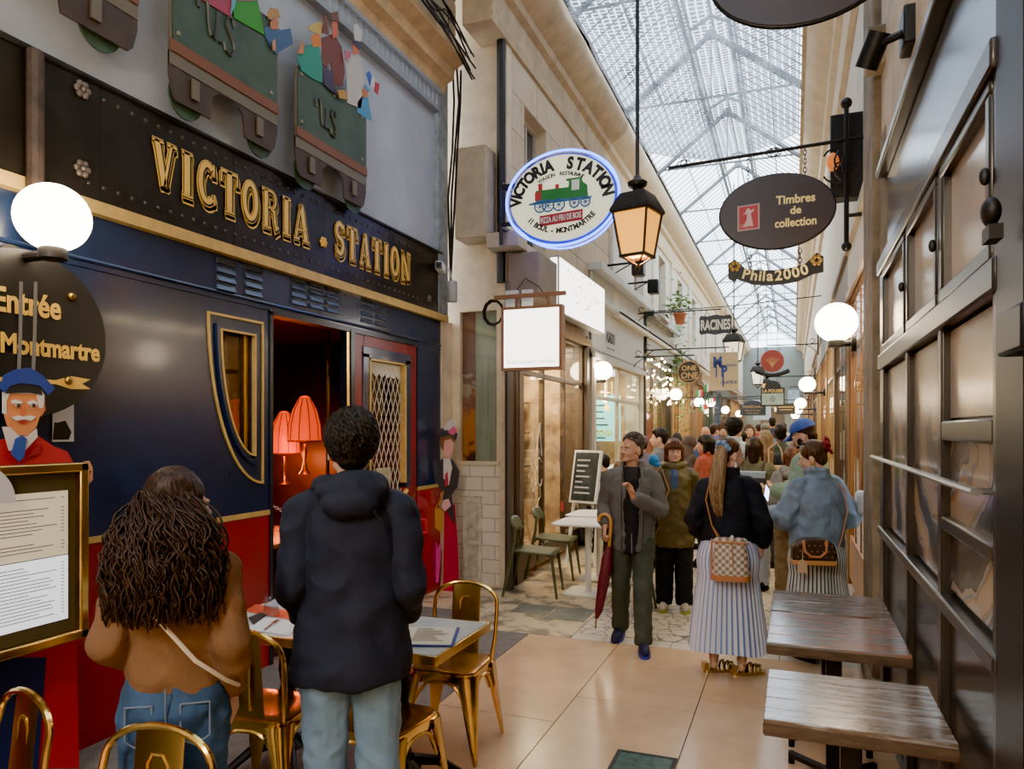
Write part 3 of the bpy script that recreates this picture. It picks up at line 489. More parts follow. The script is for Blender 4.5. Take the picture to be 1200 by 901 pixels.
# ---- 7 woman in denim jacket
x, y = atd(957, 5.5); STG = stripes('white_dark_stripe', (.55,.56,.54), (.05,.075,.07), 46, .62)
dw, Mh = person('woman in an oversized pale denim jacket and dark striped skirt with a red hair bow', x, y, 1.63, .62, 0, .010, (.75,.28,0), {'L':((-.27,.03,1.14),(-.17,.34,1.13),(.2,1,.12),(.3,0,1),.5),'R':((.30,.0,1.13),(.18,.30,1.08),(-.5,.9,.1),(-.3,0,1),.6)}, None, dict(m=DENJ,hem=.80,w=1.10,sl=1.32,collar=True,wr=.028,wf=6.5,puff=.03,hw=.94,hembar=1), dict(k='skirt',m=STG,hem=.14,top=.98,w1=.175,w2=.30,pleats=46,amp=.018), dict(m=BLK,s=SOLEK), ('bun',HM), fine=True, woman=True)
RDB = mat('dark_red_bow', (.24,.008,.02), .7, bump=.3); m1 = MB()
for k in range(18): a = 2.4*k; r_ = .012+.045*(k/18); m1.ell((.01+r_*math.cos(a), -.125-.010*(k % 3), 1.705+r_*math.sin(a)),(.026,.016,.022),8,6,Mh)
m1.tube([(0,-.14,1.67),(.02,-.15,1.62)], .014, 6, M=Mh); m1.build('hair_bow', RDB, dw, 180); m1 = MB(); m1.ell((-.03,.03,1.752),(.022,.014,.010),8,6,Mh); m1.build('hair_clip', BLACK, dw, 180)
m1 = MB(); q = Mh @ V((-.086,0,1.575)); [m1.cap(q, q+V((0,.030*math.cos(a),.030*math.sin(a)-.01)), .004, .002, 6) for a in [i*PI/4 for i in range(8)]]; m1.build('earring', mat('gold_earring', (.75,.58,.25), .25, .9), dw)
m1 = MB(); m1.tube([(.14,-.03,1.45),(.15,-.14,1.36),(.13,-.195,1.20),(.07,-.215,1.02),(.03,-.22,.93)], .008, 6, flat=.5); m1.build('bag_strap', TANL, dw)
bx, by = atd(953, 5.18); hb = thing('handbag', 'domed dark brown handbag with tan handles and base hanging behind the woman in denim', 'bag', (bx,by,CH+(HY-661)*5.18/FPX), .18); DKB = mat('dark_monogram_canvas', (.055,.028,.016), .4, var=.6, vs=60); m1 = MB(); P_ = [(-.145,0),(.145,0),(.145,.07)]+arc(.03,.10,.115,.085,0,90,8)+arc(-.03,.10,.115,.085,90,180,8)+[(-.145,.07)]; m1.prism(P_, xz, -.055, .055); m1.build('bag_body', DKB, hb, bevel=.015); m1 = MB(); m1.box((-.147,-.058,-.002),(.147,.058,.035)); m1.build('base_trim', mat('honey_leather', (.5,.24,.07)), hb, bevel=.008)
m1 = MB(); random.seed(1)
for i in range(7):
    for j in range(3): m1.prism(oval(.007,.007,8,-.115+.038*i+.019*(j % 2),.058+.04*j), xz, -.0565, -.055)
m1.build('monogram', mat('gold_brown_print', (.22,.13,.05), .5), hb); m1 = MB(); m1.tube([(-.075,-.065,.15),(-.07,-.085,.10),(-.03,-.09,.065),(.03,-.09,.065),(.07,-.085,.10),(.075,-.065,.15)], .009, 8); m1.ell((-.075,-.06,.155),(.015,.012,.022)); m1.ell((.075,-.06,.155),(.015,.012,.022)); m1.build('handle', TANL, hb); m1 = MB(); m1.prism([(-.12,-.05),(-.05,-.055),(-.055,.02),(-.085,.045),(-.112,.02)], xz, -.066, -.06); m1.tube([(-.085,-.062,.03),(-.08,-.07,.14)], .003, 4); m1.build('luggage_tag', mat('pale_tan_tag', (.52,.34,.20), .5), hb)
# ---- the rest of the crowd: px, py(head top), depth, turn from the line of sight, ...
def T(c, hem=.80, **k): d = dict(m=cloth('cloth_%02d%02d%02d' % tuple(int(99*v) for v in c), c), hem=hem, wr=.02); d.update(k); return d
def B(c, w=1.05): return dict(k='trousers', m=cloth('cloth_%02d%02d%02d' % tuple(int(99*v) for v in c), c), w=w)
GS = 'people crowding the passage'
def crowd(lab, px, py, Z, turn, hair, top, bottom, head=(0,0,0), skin=0, arms={}, woman=False, z0=0, legs=None, H=None, shirt=None, vox=.015):
    x, y = atd(px, Z); H = H or CH+(HY-py)*Z/FPX; return person(lab, x, y, H, heading(px)+turn, skin, vox, head, arms, legs, top, bottom, dict(m=BLK,s=SOLEK), hair, z0, False, GS, woman, shirt)
bkp, Mh = crowd('woman with brown bob in olive jacket carrying a grey and tan backpack', 884, 513, 7.9, -.1, ('bob',HD), T((.13,.12,.06),.86,w=1.1,hood=False,collar=True), B((.42,.45,.47)), woman=True, arms={'R':((.30,.0,1.14),(.25,.22,1.06),(0,1,0),(-1,0,0),.5)})
x, y = bkp.location.x, bkp.location.y; s_ = bkp.scale[0]; bp = thing('backpack', 'square grey and tan backpack on the woman in the olive jacket', 'backpack', (x,y,0), bkp.rotation_euler.z, None, None, s_); m1 = MB(); m1.box((-.15,-.29,1.02),(.15,-.16,1.37)); m1.build('bag_body', mat('charcoal_fabric', (.04,.042,.045), .8), bp, bevel=.02); m1 = MB(); m1.box((-.135,-.305,1.03),(.135,-.285,1.19)); m1.build('tan_pocket', mat('tan_pocket', (.50,.30,.13), .6), bp, bevel=.008); m1 = MB(); m1.box((-.145,-.297,1.30),(.145,-.16,1.375)); m1.build('top_flap', mat('pale_blue_grey', (.28,.36,.45), .5), bp, bevel=.01); m1 = MB(); [m1.tube([(s*.11,-.17,1.37),(s*.12,-.10,1.47),(s*.12,.02,1.47)], .018, 6, flat=.4) for s in (-1,1)]; m1.build('strap', mat('charcoal_fabric', (.04,.042,.045)), bp)
crowd('man with dark curly hair in a pale blue shirt, seen from behind', 861, 492, 9.8, -.1, ('curly',HB), T((.48,.56,.66),.82,collar=True,n='shirt'), B((.05,.05,.07)), head=(-.5,0,0))
crowd('blonde woman with long loose hair and dark top, seen from behind', 897, 505, 9.2, -.15, ('long',HL), T((.02,.02,.03),.9), B((.04,.04,.05)), woman=True)
x, y = atd(910, 9.0); tb = thing('tote_bag', 'beige tote bag on the shoulder of the blonde woman in the crowd', 'bag', (x,y,.98), .1); m1 = MB(); m1.box((-.12,-.03,0),(.12,.03,.30)); m1.build('bag_body', mat('beige_canvas', (.56,.38,.22), .8), tb, bevel=.02); m1 = MB(); m1.tube([(-.09,0,.29),(-.09,0,.50),(.0,.0,.58),(.05,0,.50),(.09,0,.29)], .012, 6); m1.build('strap', mat('beige_canvas', (.5,.4,.3)), tb)
crowd('auburn haired person in a grey hooded jacket behind the man in the blue cap', 928, 524, 7.55, .05, ('long',HA), T((.22,.21,.19),.80,hood=True,w=1.15,sl=1.2), B((.16,.11,.06),1.3), woman=True)
crowd('man with short black hair in a dark green jacket, seen from behind', 914, 497, 10.0, .1, ('short',HB), T((.05,.07,.05),.78,w=1.1), B((.05,.04,.03)), skin=2)
crowd('man in profile with dark hair and sunglasses on his head, grey striped top', 773, 502, 9.2, 1.45, ('short',HB), T((.11,.12,.14),.82,w=1.1), B((.05,.05,.06)), head=(.1,.05,0))
crowd('woman with a purple knitted hat behind the man in grey', 753, 512, 11.2, .3, ('crop',HD), T((.16,.12,.17),.85), B((.05,.05,.06)), woman=True); x, y = atd(753,11.2); m1 = MB(); m1.ell((0,0,0),(.098,.115,.10),16,10); o = m1.build('knitted_hat', mat('plum_knit', (.17,.07,.11), .9, bump=.5), None, 180); o.location = (x,y,1.535); tag(o, 'plum knitted hat on the woman behind the man in grey', 'hat')
crowd('dark haired woman in a pale top looking left beside the brown headscarf', 792, 508, 12.0, 2.4, ('long',HB), T((.30,.33,.38),.85), B((.06,.06,.08)), woman=True, skin=1)
hj, Mh = crowd('woman in a dark brown headscarf, seen side on', 806, 511, 10.6, -1.1, ('none',HD), T((.055,.035,.03),.7,w=1.05), B((.03,.03,.03)), head=(-.1,.3,0), woman=True); m1 = MB(); m1.ell((0,-.02,1.655),(.098,.118,.115),18,12,Mh); m1.cap(Mh @ V((0,-.03,1.60)), (0,-.02,1.44), .085, .13); remesh(m1, 'headscarf', mat('brown_headscarf', (.075,.042,.035), .8, var=.2), hj, .012, 3, .006, 12)
crowd('dark haired woman in profile wearing a rust red scarf', 826, 510, 9.2, 1.4, ('fringe',HB), T((.33,.06,.03),.85,collar=True), B((.05,.05,.06)), woman=True, skin=1)
crowd('bald man in a blue puffer jacket, seen from behind', 827, 500, 13.0, -.2, ('none',HG), T((.03,.08,.22),.8,w=1.15,hood=True), B((.05,.05,.06)), skin=1)
crowd('man in a violet top standing by the left shop fronts', 838, 497, 15.5, -.9, ('short',HD), T((.10,.08,.30),.82), B((.05,.05,.06)))
crowd('woman with curly light brown hair facing the camera by the left shop fronts', 848, 496, 14.4, PI-.1, ('curly',HM), T((.12,.08,.06),.82), B((.05,.05,.06)), woman=True)
crowd('smiling woman with long brown hair facing the camera in mid passage', 878, 497, 13.5, PI+.1, ('long',HM), T((.03,.03,.035),.82), B((.05,.05,.06)), woman=True)
crowd('person with black hair just behind the man in the pale blue shirt', 870, 505, 12.0, -.2, ('short',HB), T((.05,.05,.07),.82), B((.05,.05,.06)))
gc, Mh = crowd('man in a grey green flat cap, seen from behind in the distance', 897, 497, 15.0, .0, ('crop',HG), T((.12,.20,.30),.82), B((.05,.05,.06))); m1 = MB(); m1.ell((0,-.01,1.70),(.095,.115,.075),16,10,Mh); m1.build('cap', mat('grey_green_cap', (.18,.19,.16), .9), gc, 180)
crowd('man with dark hair in a navy coat far down the passage', 905, 489, 19.0, .1, ('short',HB), T((.03,.04,.09),.7), B((.04,.04,.05)))
crowd('person in a dark coat with a blonde head by the left wall in the distance', 866, 500, 17.0, .4, ('bob',HL), T((.25,.18,.10),.8), B((.05,.05,.06)), woman=True)
crowd('person in a red jacket far back at the middle of the passage', 889, 497, 22.0, .0, ('short',HD), T((.35,.05,.05),.8), B((.05,.05,.06)))
crowd('person in a pale coat far back at the right side', 918, 496, 24.0, .3, ('short',HB), T((.5,.47,.42),.7), B((.05,.05,.06)))
crowd('woman in a teal coat far back at the left side', 858, 499, 25.0, 2.8, ('long',HB), T((.06,.20,.22),.7), B((.05,.05,.06)), woman=True)
# two people seated at the restaurant window
SL = [((-.12,.40,.90),(-.12,.42,.48),.1),((.12,.40,.90),(.12,.42,.48),-.1)]
for lab, px, py, Z, tn, hr, tp in (('seated dark haired man in a black jacket by the restaurant window', 708, 532, 10.3, .5, ('short',HB), T((.015,.015,.018),.88)), ('seated woman with long brown hair in a dark plum top, back to the camera', 727, 541, 9.3, .1, ('long',HM), T((.035,.02,.03),.88))):
    x, y = atd(px, Z); s_ = 1.70/1.75; zt_ = CH+(HY-py)*Z/FPX; person(lab, x, y, 1.70, heading(px)+tn, 0, .015, (.3,.2,0), {'L':((-.27,.02,1.14),(-.15,.27,1.1),(.2,1,0),(0,0,-1),.5),'R':((.27,.02,1.14),(.15,.27,1.1),(-.2,1,0),(0,0,-1),.5)}, SL, tp, B((.03,.03,.04)), dict(m=BLK,s=SOLEK), hr, zt_-1.70, False, GS)
    t_ = thing('stool', 'dark stool under the %s' % ('seated man by the restaurant window' if 'man in' in lab and 'woman' not in lab else 'seated woman with long brown hair'), 'stool', (x,y,0)); zt2 = zt_-1.70+.84*s_; m1 = MB(); m1.cyl((0,0,zt2-.05),(0,0,zt2), .18, 20); m1.build('seat', WOODD, t_, bevel=.008)
    for k in range(4): a = PI/4+k*PI/2; m1 = MB(); m1.tube([(.12*math.cos(a),.12*math.sin(a),zt2-.05),(.19*math.cos(a),.19*math.sin(a),0)], .014, 6); m1.build('leg', BLACK, t_)
# ================================================================ floor
def stone_floor(name, c, rough, v=.25):
    return mat(name, c, rough, var=v, vs=2.4, bump=.05, bs=9)
SLAB = stone_floor('polished_beige_stone', (.70,.47,.27), .20, .16)
ASPH = mat('dark_grey_paving', (.16,.145,.13), .7, var=.3, vs=9, bump=.3, bs=60)
WORN, N, L, p = nodes('worn_cream_paving')
tc = N.new('ShaderNodeTexCoord'); n = N.new('ShaderNodeTexNoise'); n.inputs['Scale'].default_value = 3.2; n.inputs['Detail'].default_value = 12; n.inputs['Roughness'].default_value = .72; L.new(tc.outputs['Object'], n.inputs['Vector'])
r = N.new('ShaderNodeValToRGB'); e = r.color_ramp.elements; e[0].position = .44; e[0].color = (.17,.14,.10,1); e[1].position = .52; e[1].color = (.62,.48,.30,1)
L.new(n.outputs['Fac'], r.inputs[0]); L.new(r.outputs[0], p.inputs['Base Color']); p.inputs['Roughness'].default_value = .35
MOS, N, L, p = nodes('worn_tesserae_paving')
tc = N.new('ShaderNodeTexCoord'); v = N.new('ShaderNodeTexVoronoi'); v.feature = 'DISTANCE_TO_EDGE'; v.inputs['Scale'].default_value = 9; L.new(tc.outputs['Object'], v.inputs['Vector'])
n = N.new('ShaderNodeTexNoise'); n.inputs['Scale'].default_value = 1.7; n.inputs['Detail'].default_value = 5; L.new(tc.outputs['Object'], n.inputs['Vector'])
m1 = N.new('ShaderNodeMath'); m1.operation = 'MULTIPLY'; m1.inputs[1].default_value = .22; L.new(n.outputs['Fac'], m1.inputs[0])
g = N.new('ShaderNodeMath'); g.operation = 'GREATER_THAN'; L.new(v.outputs['Distance'], g.inputs[0]); s1 = N.new('ShaderNodeMath'); s1.operation = 'SUBTRACT'; s1.inputs[1].default_value = .06; L.new(m1.outputs[0], s1.inputs[0]); L.new(s1.outputs[0], g.inputs[1])
mx = N.new('ShaderNodeMixRGB'); mx.inputs[1].default_value = (.20,.165,.13,1); mx.inputs[2].default_value = (.66,.56,.42,1); L.new(g.outputs[0], mx.inputs[0]); L.new(mx.outputs[0], p.inputs['Base Color']); p.inputs['Roughness'].default_value = .28
BORD = stone_floor('border_tile', (.64,.56,.44), .4)
GROUT = mat('dark_joint', (.05,.038,.028), .9)
mb = MB(); G = .006
mb.cm = 0; mb.box((-7,-8,-.06), (5,52,-.012))
def slab(x0,x1,y0,y1,m,g=G): mb.cm = m; mb.box((x0+g/2,y0+g/2,-.03), (x1-g/2,y1-g/2,0))
slab(-7,.6,-8,-3,1); slab(-7,-2.08,-3,5.82,2); slab(-7,-2.75,5.82,6.35,2)
for x0,x1,ys in ((-2.08,-1.31,[-3,-1,.7,2.4,4.12,5.82]), (-1.31,-.56,[-3,-.3,1.3,2.95,4.56,5.82]), (-.56,.62,[-3,-.1,1.5,3.15,4.79,5.82])):
    for a, b in zip(ys, ys[1:]): slab(x0,x1,a,b,1)
x = -1.72
while x < .6: slab(x, min(x+.27,.62), 5.82, 6.0, 5); x += .27
slab(-2.75,-1.72,5.82,7.3,3); slab(-7,-2.75,6.35,7.4,3); slab(-2.75,-1.9,7.3,9.2,3)
slab(-1.72,.9,6.0,7.3,4); slab(-1.9,.9,7.3,9.2,4); slab(-7,5,9.2,52,4); slab(-7,-2.75,7.4,9.2,3); slab(.9,5,5.82,9.2,3); slab(.62,5,-3,5.82,2)
struct('floor', mb, [GROUT, SLAB, ASPH, WORN, MOS, BORD], smooth=0)
mb = MB(); mb.box((-.86,3.36,0), (-.585,3.86,.004)); fo = struct('trim_floor_light', mb, mat('green_pavement_glass', (.10,.16,.14), .12, var=.3, vs=20))
mb = MB()
for a, b in (((-.88,3.34,0),(-.86,3.88,.006)), ((-.585,3.34,0),(-.565,3.88,.006)), ((-.86,3.86,0),(-.585,3.88,.006)), ((-.86,3.34,0),(-.585,3.36,.006))): mb.box(a, b)
struct('frame', mb, DARKB, fo)
mb = MB(); mb.box((-2.12,6.35,0), (-1.75,6.8,.004)); mb.box((-2.5,6.45,0), (-2.14,6.8,.003))
struct('trim_manhole', mb, mat('grey_green_cover', (.16,.17,.14), .5, var=.3, vs=10))
# ================================================================ train facade (left)
LX = -3.57
DW = arc(4.22, 2.42, .40, .95, 180, 270, 14)          # lower left curve of the D window (y, z)
def facade(name, poly, m, d=(-.08,0), X=LX): mbx = MB(); mbx.prism(poly, yz(X), *d); return struct(name, mbx, m)
mb = MB()
mb.prism([(1.2,1.12),(4.22,1.12)]+[q for q in reversed(DW)]+[(1.2,2.42)], yz(LX), -.08, 0)
mb.box((LX-.08,4.22,1.12),(LX,4.38,2.42)); mb.box((LX-.08,1.2,2.42),(LX,4.38,2.90)); mb.box((LX-.08,4.38,2.58),(LX,6.62,2.90)); mb.box((LX-.08,6.62,1.12),(LX,7.14,2.90))
wl = struct('wall_left_carriage', mb, NAVY)
mb = MB(); mb.box((LX-.08,1.2,0),(LX,4.38,1.10)); mb.box((LX-.08,6.62,0),(LX,7.14,1.10)); struct('lower_panel', mb, REDE, wl)
mb = MB()
for a, b in ((1.2,4.38),(6.62,7.14)): mb.box((LX-.08,a,1.10),(LX+.008,b,1.135))
mb.box((LX-.02,1.2,2.885),(LX+.06,7.22,2.955)); struct('gold_line', mb, GOLDT, wl)
mb = MB(); mb.tube([(LX,1.2,2.64),(LX,7.14,2.625)], .014, 8); mb.tube([(LX,1.2,2.60),(LX,7.14,2.585)], .008, 6); struct('ridge', mb, NAVY, wl)
# door jambs
mb = MB(); mb.box((LX-.1,4.36,0),(LX+.01,4.395,2.58)); mb.box((LX-.1,5.40,0),(LX+.015,5.46,2.58)); mb.box((LX-.1,4.36,2.56),(LX+.01,6.62,2.60)); struct('door_jamb', mb, mat('dark_navy_frame', (.012,.016,.03), .3), wl)
mb = MB(); mb.tube([(LX+.01,5.36,.05),(LX+.01,5.36,2.55)], .014, 8); struct('grab_rail', mb, BRASS, wl)
# D window
wn = sthing('window_1', (LX,0,0))
def strip(path, w, x0, x1): 
    m_ = MB(); q = [V(p) for p in path]; n_ = len(q); c = sum(q, V((0,0)))/n_
    inn = []
    for i in range(n_):
        a, b = q[i]-q[i-1], q[(i+1) % n_]-q[i]; a.normalize(); b.normalize(); t = a+b; t = t.normalized() if t.length > 1e-5 else a
        nn = V((-t.y,t.x)); 
        if nn.dot(c-q[i]) < 0: nn = -nn
        inn.append(q[i]+nn*(w/max(.6,abs(nn.dot(V((-b.y,b.x)))))))
    R = [[(x0,p.x,p.y) for p in q],[(x1,p.x,p.y) for p in q],[(x1,p.x,p.y) for p in inn],[(x0,p.x,p.y) for p in inn]]
    m_.rings([[R[k][i] for k in range(4)] for i in range(n_)], closed=True); return m_
outl = lambda e: [(4.22+e,2.42+e)]+arc(4.22+e, 2.42+e, .40+2*e, .95+3*e, 180, 270, 16)
struct('window_frame', strip(outl(0), .035, -.03, .022), NAVY, wn); struct('gold_bead', strip(outl(-.03), .012, .0, .03), GOLDT, wn); struct('gold_bead', strip(outl(.07), .016, -.02, .012), GOLDT, wn)
mb = MB(); mb.prism(outl(-.02), yz(0), -.05, -.045); struct('pane', mb, GLASSD, wn)
mb = MB(); mb.box((-.06,4.12,1.5),(-.02,4.20,2.40)); mb.tube([(-.07,4.0,1.75),(-.07,4.0,2.4)], .008, 6); struct('window_post', mb, BRASSD, wn)
# carriage door leaf
dr = sthing('door_1', (LX,0,0))
mb = MB(); mb.box((-.06,5.46,.05),(.0,6.60,.55)); mb.box((-.06,5.46,.55),(0,5.62,2.56)); mb.box((-.06,6.42,.55),(0,6.60,2.56)); mb.box((-.06,5.62,2.36),(0,6.42,2.56)); mb.box((-.06,5.62,.55),(0,6.42,1.05)); struct('door_frame', mb, mat('dark_red_frame', (.20,.012,.02), .35, var=.3), dr, bevel=.006)
mb = MB(); 
for y0,y1,z0,z1 in ((5.60,5.70,1.15,2.40),(6.36,6.46,1.15,2.40),(5.60,6.46,2.36,2.46)): mb.box((-.05,y0,z0),(.012,y1,z1))
struct('inner_frame', mb, NAVY, dr, bevel=.005)
mb = MB()
for y0,y1,z0,z1 in ((5.70,5.715,1.15,2.36),(6.32,6.36,1.2,2.36),(5.70,6.36,2.345,2.36)): mb.box((-.04,y0,z0),(.02,y1,z1))
mb.tube([(.02,5.70,1.12)]+[(.03,5.70+.66*i/10,1.12-.09*math.sin(PI*i/10)) for i in range(1,10)]+[(.02,6.36,1.12)], .022, 8); struct('gold_bead', mb, GOLDT, dr)
mb = MB(); mb.box((-.034,5.71,1.05),(-.030,6.35,2.36)); struct('pane', mb, GLASSD, dr)
mb = MB()
for k in range(-9, 14):
    for sg in (1,-1):
        y0 = 5.71+k*.085; pts = []
        for i in range(0, 41):
            zz = 1.08+1.22*i/40; yy = y0+sg*(zz-1.08)*.45
            if 5.72 < yy < 6.34: pts.append((-.026,yy,zz))
        if len(pts) > 1: mb.tube([pts[0],pts[-1]], .0035, 4)
struct('lattice', mb, mat('pale_lattice', (.62,.60,.52), .5), dr)
mb = MB(); mb.prism([(5.72,2.34)]+[(5.72+.62*i/24, 2.24-.035*abs(math.sin(PI*i/4))) for i in range(25)]+[(6.34,2.34)], yz(0), -.029, -.027); struct('scalloped_blind', mb, mat('cream_blind', (.62,.56,.46), .7), dr)
mb = MB(); mb.box((-.024,5.86,1.12),(-.02,6.12,1.36)); struct('notice', mb, mat('old_notice', (.42,.38,.25), .7, var=.5, vs=30), dr)
mb = MB(); mb.box((.0,6.02,.72),(.006,6.30,.98)); mb.box((.0,6.15,.62),(.007,6.30,.80)); struct('sticker', mb, mat('cream_sticker', (.65,.55,.38), .6, var=.6, vs=40), dr)
mb = MB(); mb.tube([(.0,5.8,1.0),(.05,6.0,.93),(.06,6.3,.95),(.0,6.55,1.06)], .012, 6); struct('hand_rail', mb, BRASSD, dr)
mb = MB(); mb.tube([(.0,6.58,.82),(.09,6.62,.80),(.10,6.62,.68),(.0,6.58,.66)], .018, 8); struct('door_handle', mb, mat('red_handle', (.5,.02,.03), .3), dr)
# ---- carriage interior
IN = mat('dark_red_interior', (.05,.014,.008), .5, var=.5, vs=3)
mb = MB(); mb.box((-6.3,1.3,-.02),(-6.2,7.2,2.9)); mb.box((-6.2,1.2,0),(-3.66,1.3,2.9)); mb.box((-6.2,7.12,0),(-3.66,7.2,2.9)); struct('wall_back_carriage', mb, IN)
mb = MB(); mb.box((-6.2,1.3,2.72),(-3.66,7.12,2.8)); struct('ceiling_carriage', mb, mat('red_brown_ceiling', (.16,.04,.018), .45))
mb = MB(); mb.box((-6.2,1.3,0),(-3.66,7.12,.01)); struct('floor_carriage', mb, mat('dark_boards', (.03,.015,.01), .4))
# ---- grey panel, dentils, ochre cornice, stone above
mb = MB(); mb.box((LX-.06,1.0,3.55),(LX+.02,6.95,5.12)); struct('wall_left_panel', mb, GREYP)
mb = MB(); mb.box((LX,1.0,5.06),(LX+.1,6.95,5.10)); mb.box((LX,1.0,5.24),(LX+.12,6.95,5.28)); y = 1.05
while y < 6.9: mb.box((LX,y,5.10),(LX+.085,y+.045,5.24)); y += .09
struct('trim_dentil', mb, mat('grey_moulding', (.26,.28,.30), .6))
def profile(name, prof, y0, y1, m, ny=2): 
    mbx = MB(); mbx.rings([[(px_,y0+(y1-y0)*k/(ny-1),pz) for px_,pz in prof] for k in range(ny)]); return struct(name, mbx, m, smooth=25)
profile('trim_ochre', [(LX,5.28),(LX+.12,5.28),(LX+.14,5.36),(LX+.22,5.40),(LX+.24,5.50),(LX+.36,5.56),(LX+.36,5.64),(LX,5.64)], 1.0, 7.0, OCHRE)
mb = MB(); mb.box((LX-.1,1.0,5.6),(LX+.06,7.0,7.4)); mb.box((LX+.06,6.2,6.55),(LX+.36,6.85,7.4)); mb.box((LX+.06,5.0,5.95),(LX+.18,5.9,6.0))
struct('wall_left_stone', mb, STONER, bevel=.02)
mb = MB(); z = 3.0; k = 0
while z < 7.3:
    w = .42 if k % 2 else .26; mb.box((LX-.05,7.18-w,max(z,5.64)+.006),(LX+.16,7.2,z+.36)) if z > 5.3 else None; z += .37; k += 1
struct('trim_quoin', mb, STONER, bevel=.015)
mb = MB(); mb.box((LX-.06,6.98,2.96),(LX+.06,7.2,5.7)); struct('trim_grey_post', mb, mat('peeling_grey_post', (.24,.27,.28), .8, var=.4, vs=9, bump=.4))
# return wall facing the camera, cream pilaster
mb = MB(); mb.box((-3.75,7.14,0),(LX+.02,7.40,2.9)); struct('trim_pilaster', mb, CREAM)
mb = MB(); mb.box((-3.7,7.40,0),(-3.46,7.55,7.4)); mb.box((-3.46,7.40,0),(-3.02,7.55,1.36)); mb.box((-3.46,7.40,3.02),(-3.02,7.55,7.4)); mb.box((-3.02,7.40,0),(-2.9,7.55,7.4))
rw = struct('wall_return', mb, CREAM)
mb = MB(); mb.box((-3.55,7.385,.02),(-2.98,7.40,1.34)); struct('tiling', mb, CREAMD, rw)
mb = MB(); mb.box((-3.5,7.36,1.33),(-2.98,7.41,1.37)); struct('sill', mb, CREAM, rw)
mb = MB(); mb.box((-3.42,7.365,.02),(-3.19,7.386,.98)); hd = struct('door_2', mb, mat('chipped_cream_hatch', (.62,.54,.42), .7, var=.4, vs=12), bevel=.004)
mb = MB(); mb.box((-3.36,7.36,.5),(-3.22,7.366,.93)); mb.box((-3.36,7.36,.08),(-3.22,7.366,.46)); mb.box((-3.43,7.355,.97),(-3.18,7.37,.99)); struct('hatch_panel', mb, mat('hatch_panel', (.48,.41,.31), .7, var=.4, vs=12), hd)
w2 = sthing('window_2')
mb = MB(); mb.box((-3.46,7.46,1.36),(-3.02,7.465,3.02)); struct('pane', mb, GLASS, w2)
mb = MB(); mb.box((-3.30,7.47,1.36),(-3.02,7.48,3.02)); struct('grey_curtain', mb, mat('grey_green_curtain', (.42,.40,.30), .8, var=.3, vs=3, stretch=(12,1,.5)), w2)
m_, N, L, p = nodes('orange_poster')
tc = N.new('ShaderNodeTexCoord'); sp = N.new('ShaderNodeSeparateXYZ'); L.new(tc.outputs['Object'], sp.inputs[0]); nz = N.new('ShaderNodeTexNoise'); nz.inputs['Scale'].default_value = 5; nz.inputs['Distortion'].default_value = 1.5; L.new(tc.outputs['Object'], nz.inputs['Vector'])
ad = N.new('ShaderNodeMath'); ad.operation = 'MULTIPLY_ADD'; ad.inputs[1].default_value = .55; L.new(sp.outputs['Z'], ad.inputs[0]); ad.inputs[2].default_value = -.75; a3 = N.new('ShaderNodeMath'); a3.operation = 'MULTIPLY_ADD'; L.new(nz.outputs['Fac'], a3.inputs[0]); a3.inputs[1].default_value = .5; L.new(ad.outputs[0], a3.inputs[2])
r = N.new('ShaderNodeValToRGB'); e = r.color_ramp.elements; e[0].position = .28; e[0].color = (.13,.03,.025,1); e[1].position = .95; e[1].color = (.22,.08,.05,1)
for ps, cc in ((.36,(.7,.2,.03,1)),(.55,(.62,.16,.03,1)),(.62,(.25,.06,.04,1)),(.7,(.5,.35,.25,1)),(.76,(.2,.06,.045,1))):
    q = e.new(ps); q.color = cc
L.new(a3.outputs[0], r.inputs[0]); L.new(r.outputs[0], p.inputs['Base Color'])
mb = MB(); mb.box((-3.46,7.468,1.36),(-3.30,7.47,3.02)); o = mb.build('poster', m_, None); tag(o, 'tall orange and brown poster behind the narrow window of the cream wall', 'poster')
# ================================================================ left facades beyond
def holes_wall(mbx, X, th, y0, y1, z0, z1, holes):
    hs = sorted(holes); y = y0
    for a, b, c, d in hs:
        if a > y: mbx.box((X-th,y,z0),(X,a,z1))
        if c > z0: mbx.box((X-th,a,z0),(X,b,c))
        if d < z1: mbx.box((X-th,a,d),(X,b,z1))
        y = b
    if y < y1: mbx.box((X-th,y,z0),(X,y1,z1))
FX = -2.9; WN = [2]
def casement(X, y0, y1, z0, z1, sgn=1, reveal=.16, lit=None):
    WN[0] += 1; o = sthing('window_%d' % WN[0]); xa = X-sgn*reveal
    m1 = MB(); m1.box((xa,y0,z0),(xa+sgn*.04,y0+.06,z1)); m1.box((xa,y1-.06,z0),(xa+sgn*.04,y1,z1)); m1.box((xa,y0+.06,z1-.06),(xa+sgn*.04,y1-.06,z1)); m1.box((xa,y0+.06,z0),(xa+sgn*.04,y1-.06,z0+.06))
    m1.box((xa,(y0+y1)/2-.02,z0+.06),(xa+sgn*.04,(y0+y1)/2+.02,z1-.06)); m1.box((xa,y0+.06,z0+(z1-z0)*.5-.015),(xa+sgn*.03,y1-.06,z0+(z1-z0)*.5+.015))
    struct('window_frame', m1, mat('pale_frame', (.55,.47,.36), .6), o)
    m1 = MB(); m1.box((xa-sgn*.01,y0,z0),(xa,y1,z1)); struct('pane', m1, lit or DGLASS, o)
mb = MB(); H1 = [(7.95,8.75,3.75,5.45)]; holes_wall(mb, FX, .3, 7.56, 12.2, 3.35, 6.5, H1); struct('wall_left_upper', mb, STONEB)
H2 = [(y, y+.95, 4.3, 5.75) for y in (14.2,17.0,19.9,22.8,26,29.5,33,37)]
mb = MB(); holes_wall(mb, FX, .3, 12.2, 48, 3.6, 6.5, H2); struct('wall_left_far', mb, STONEW)
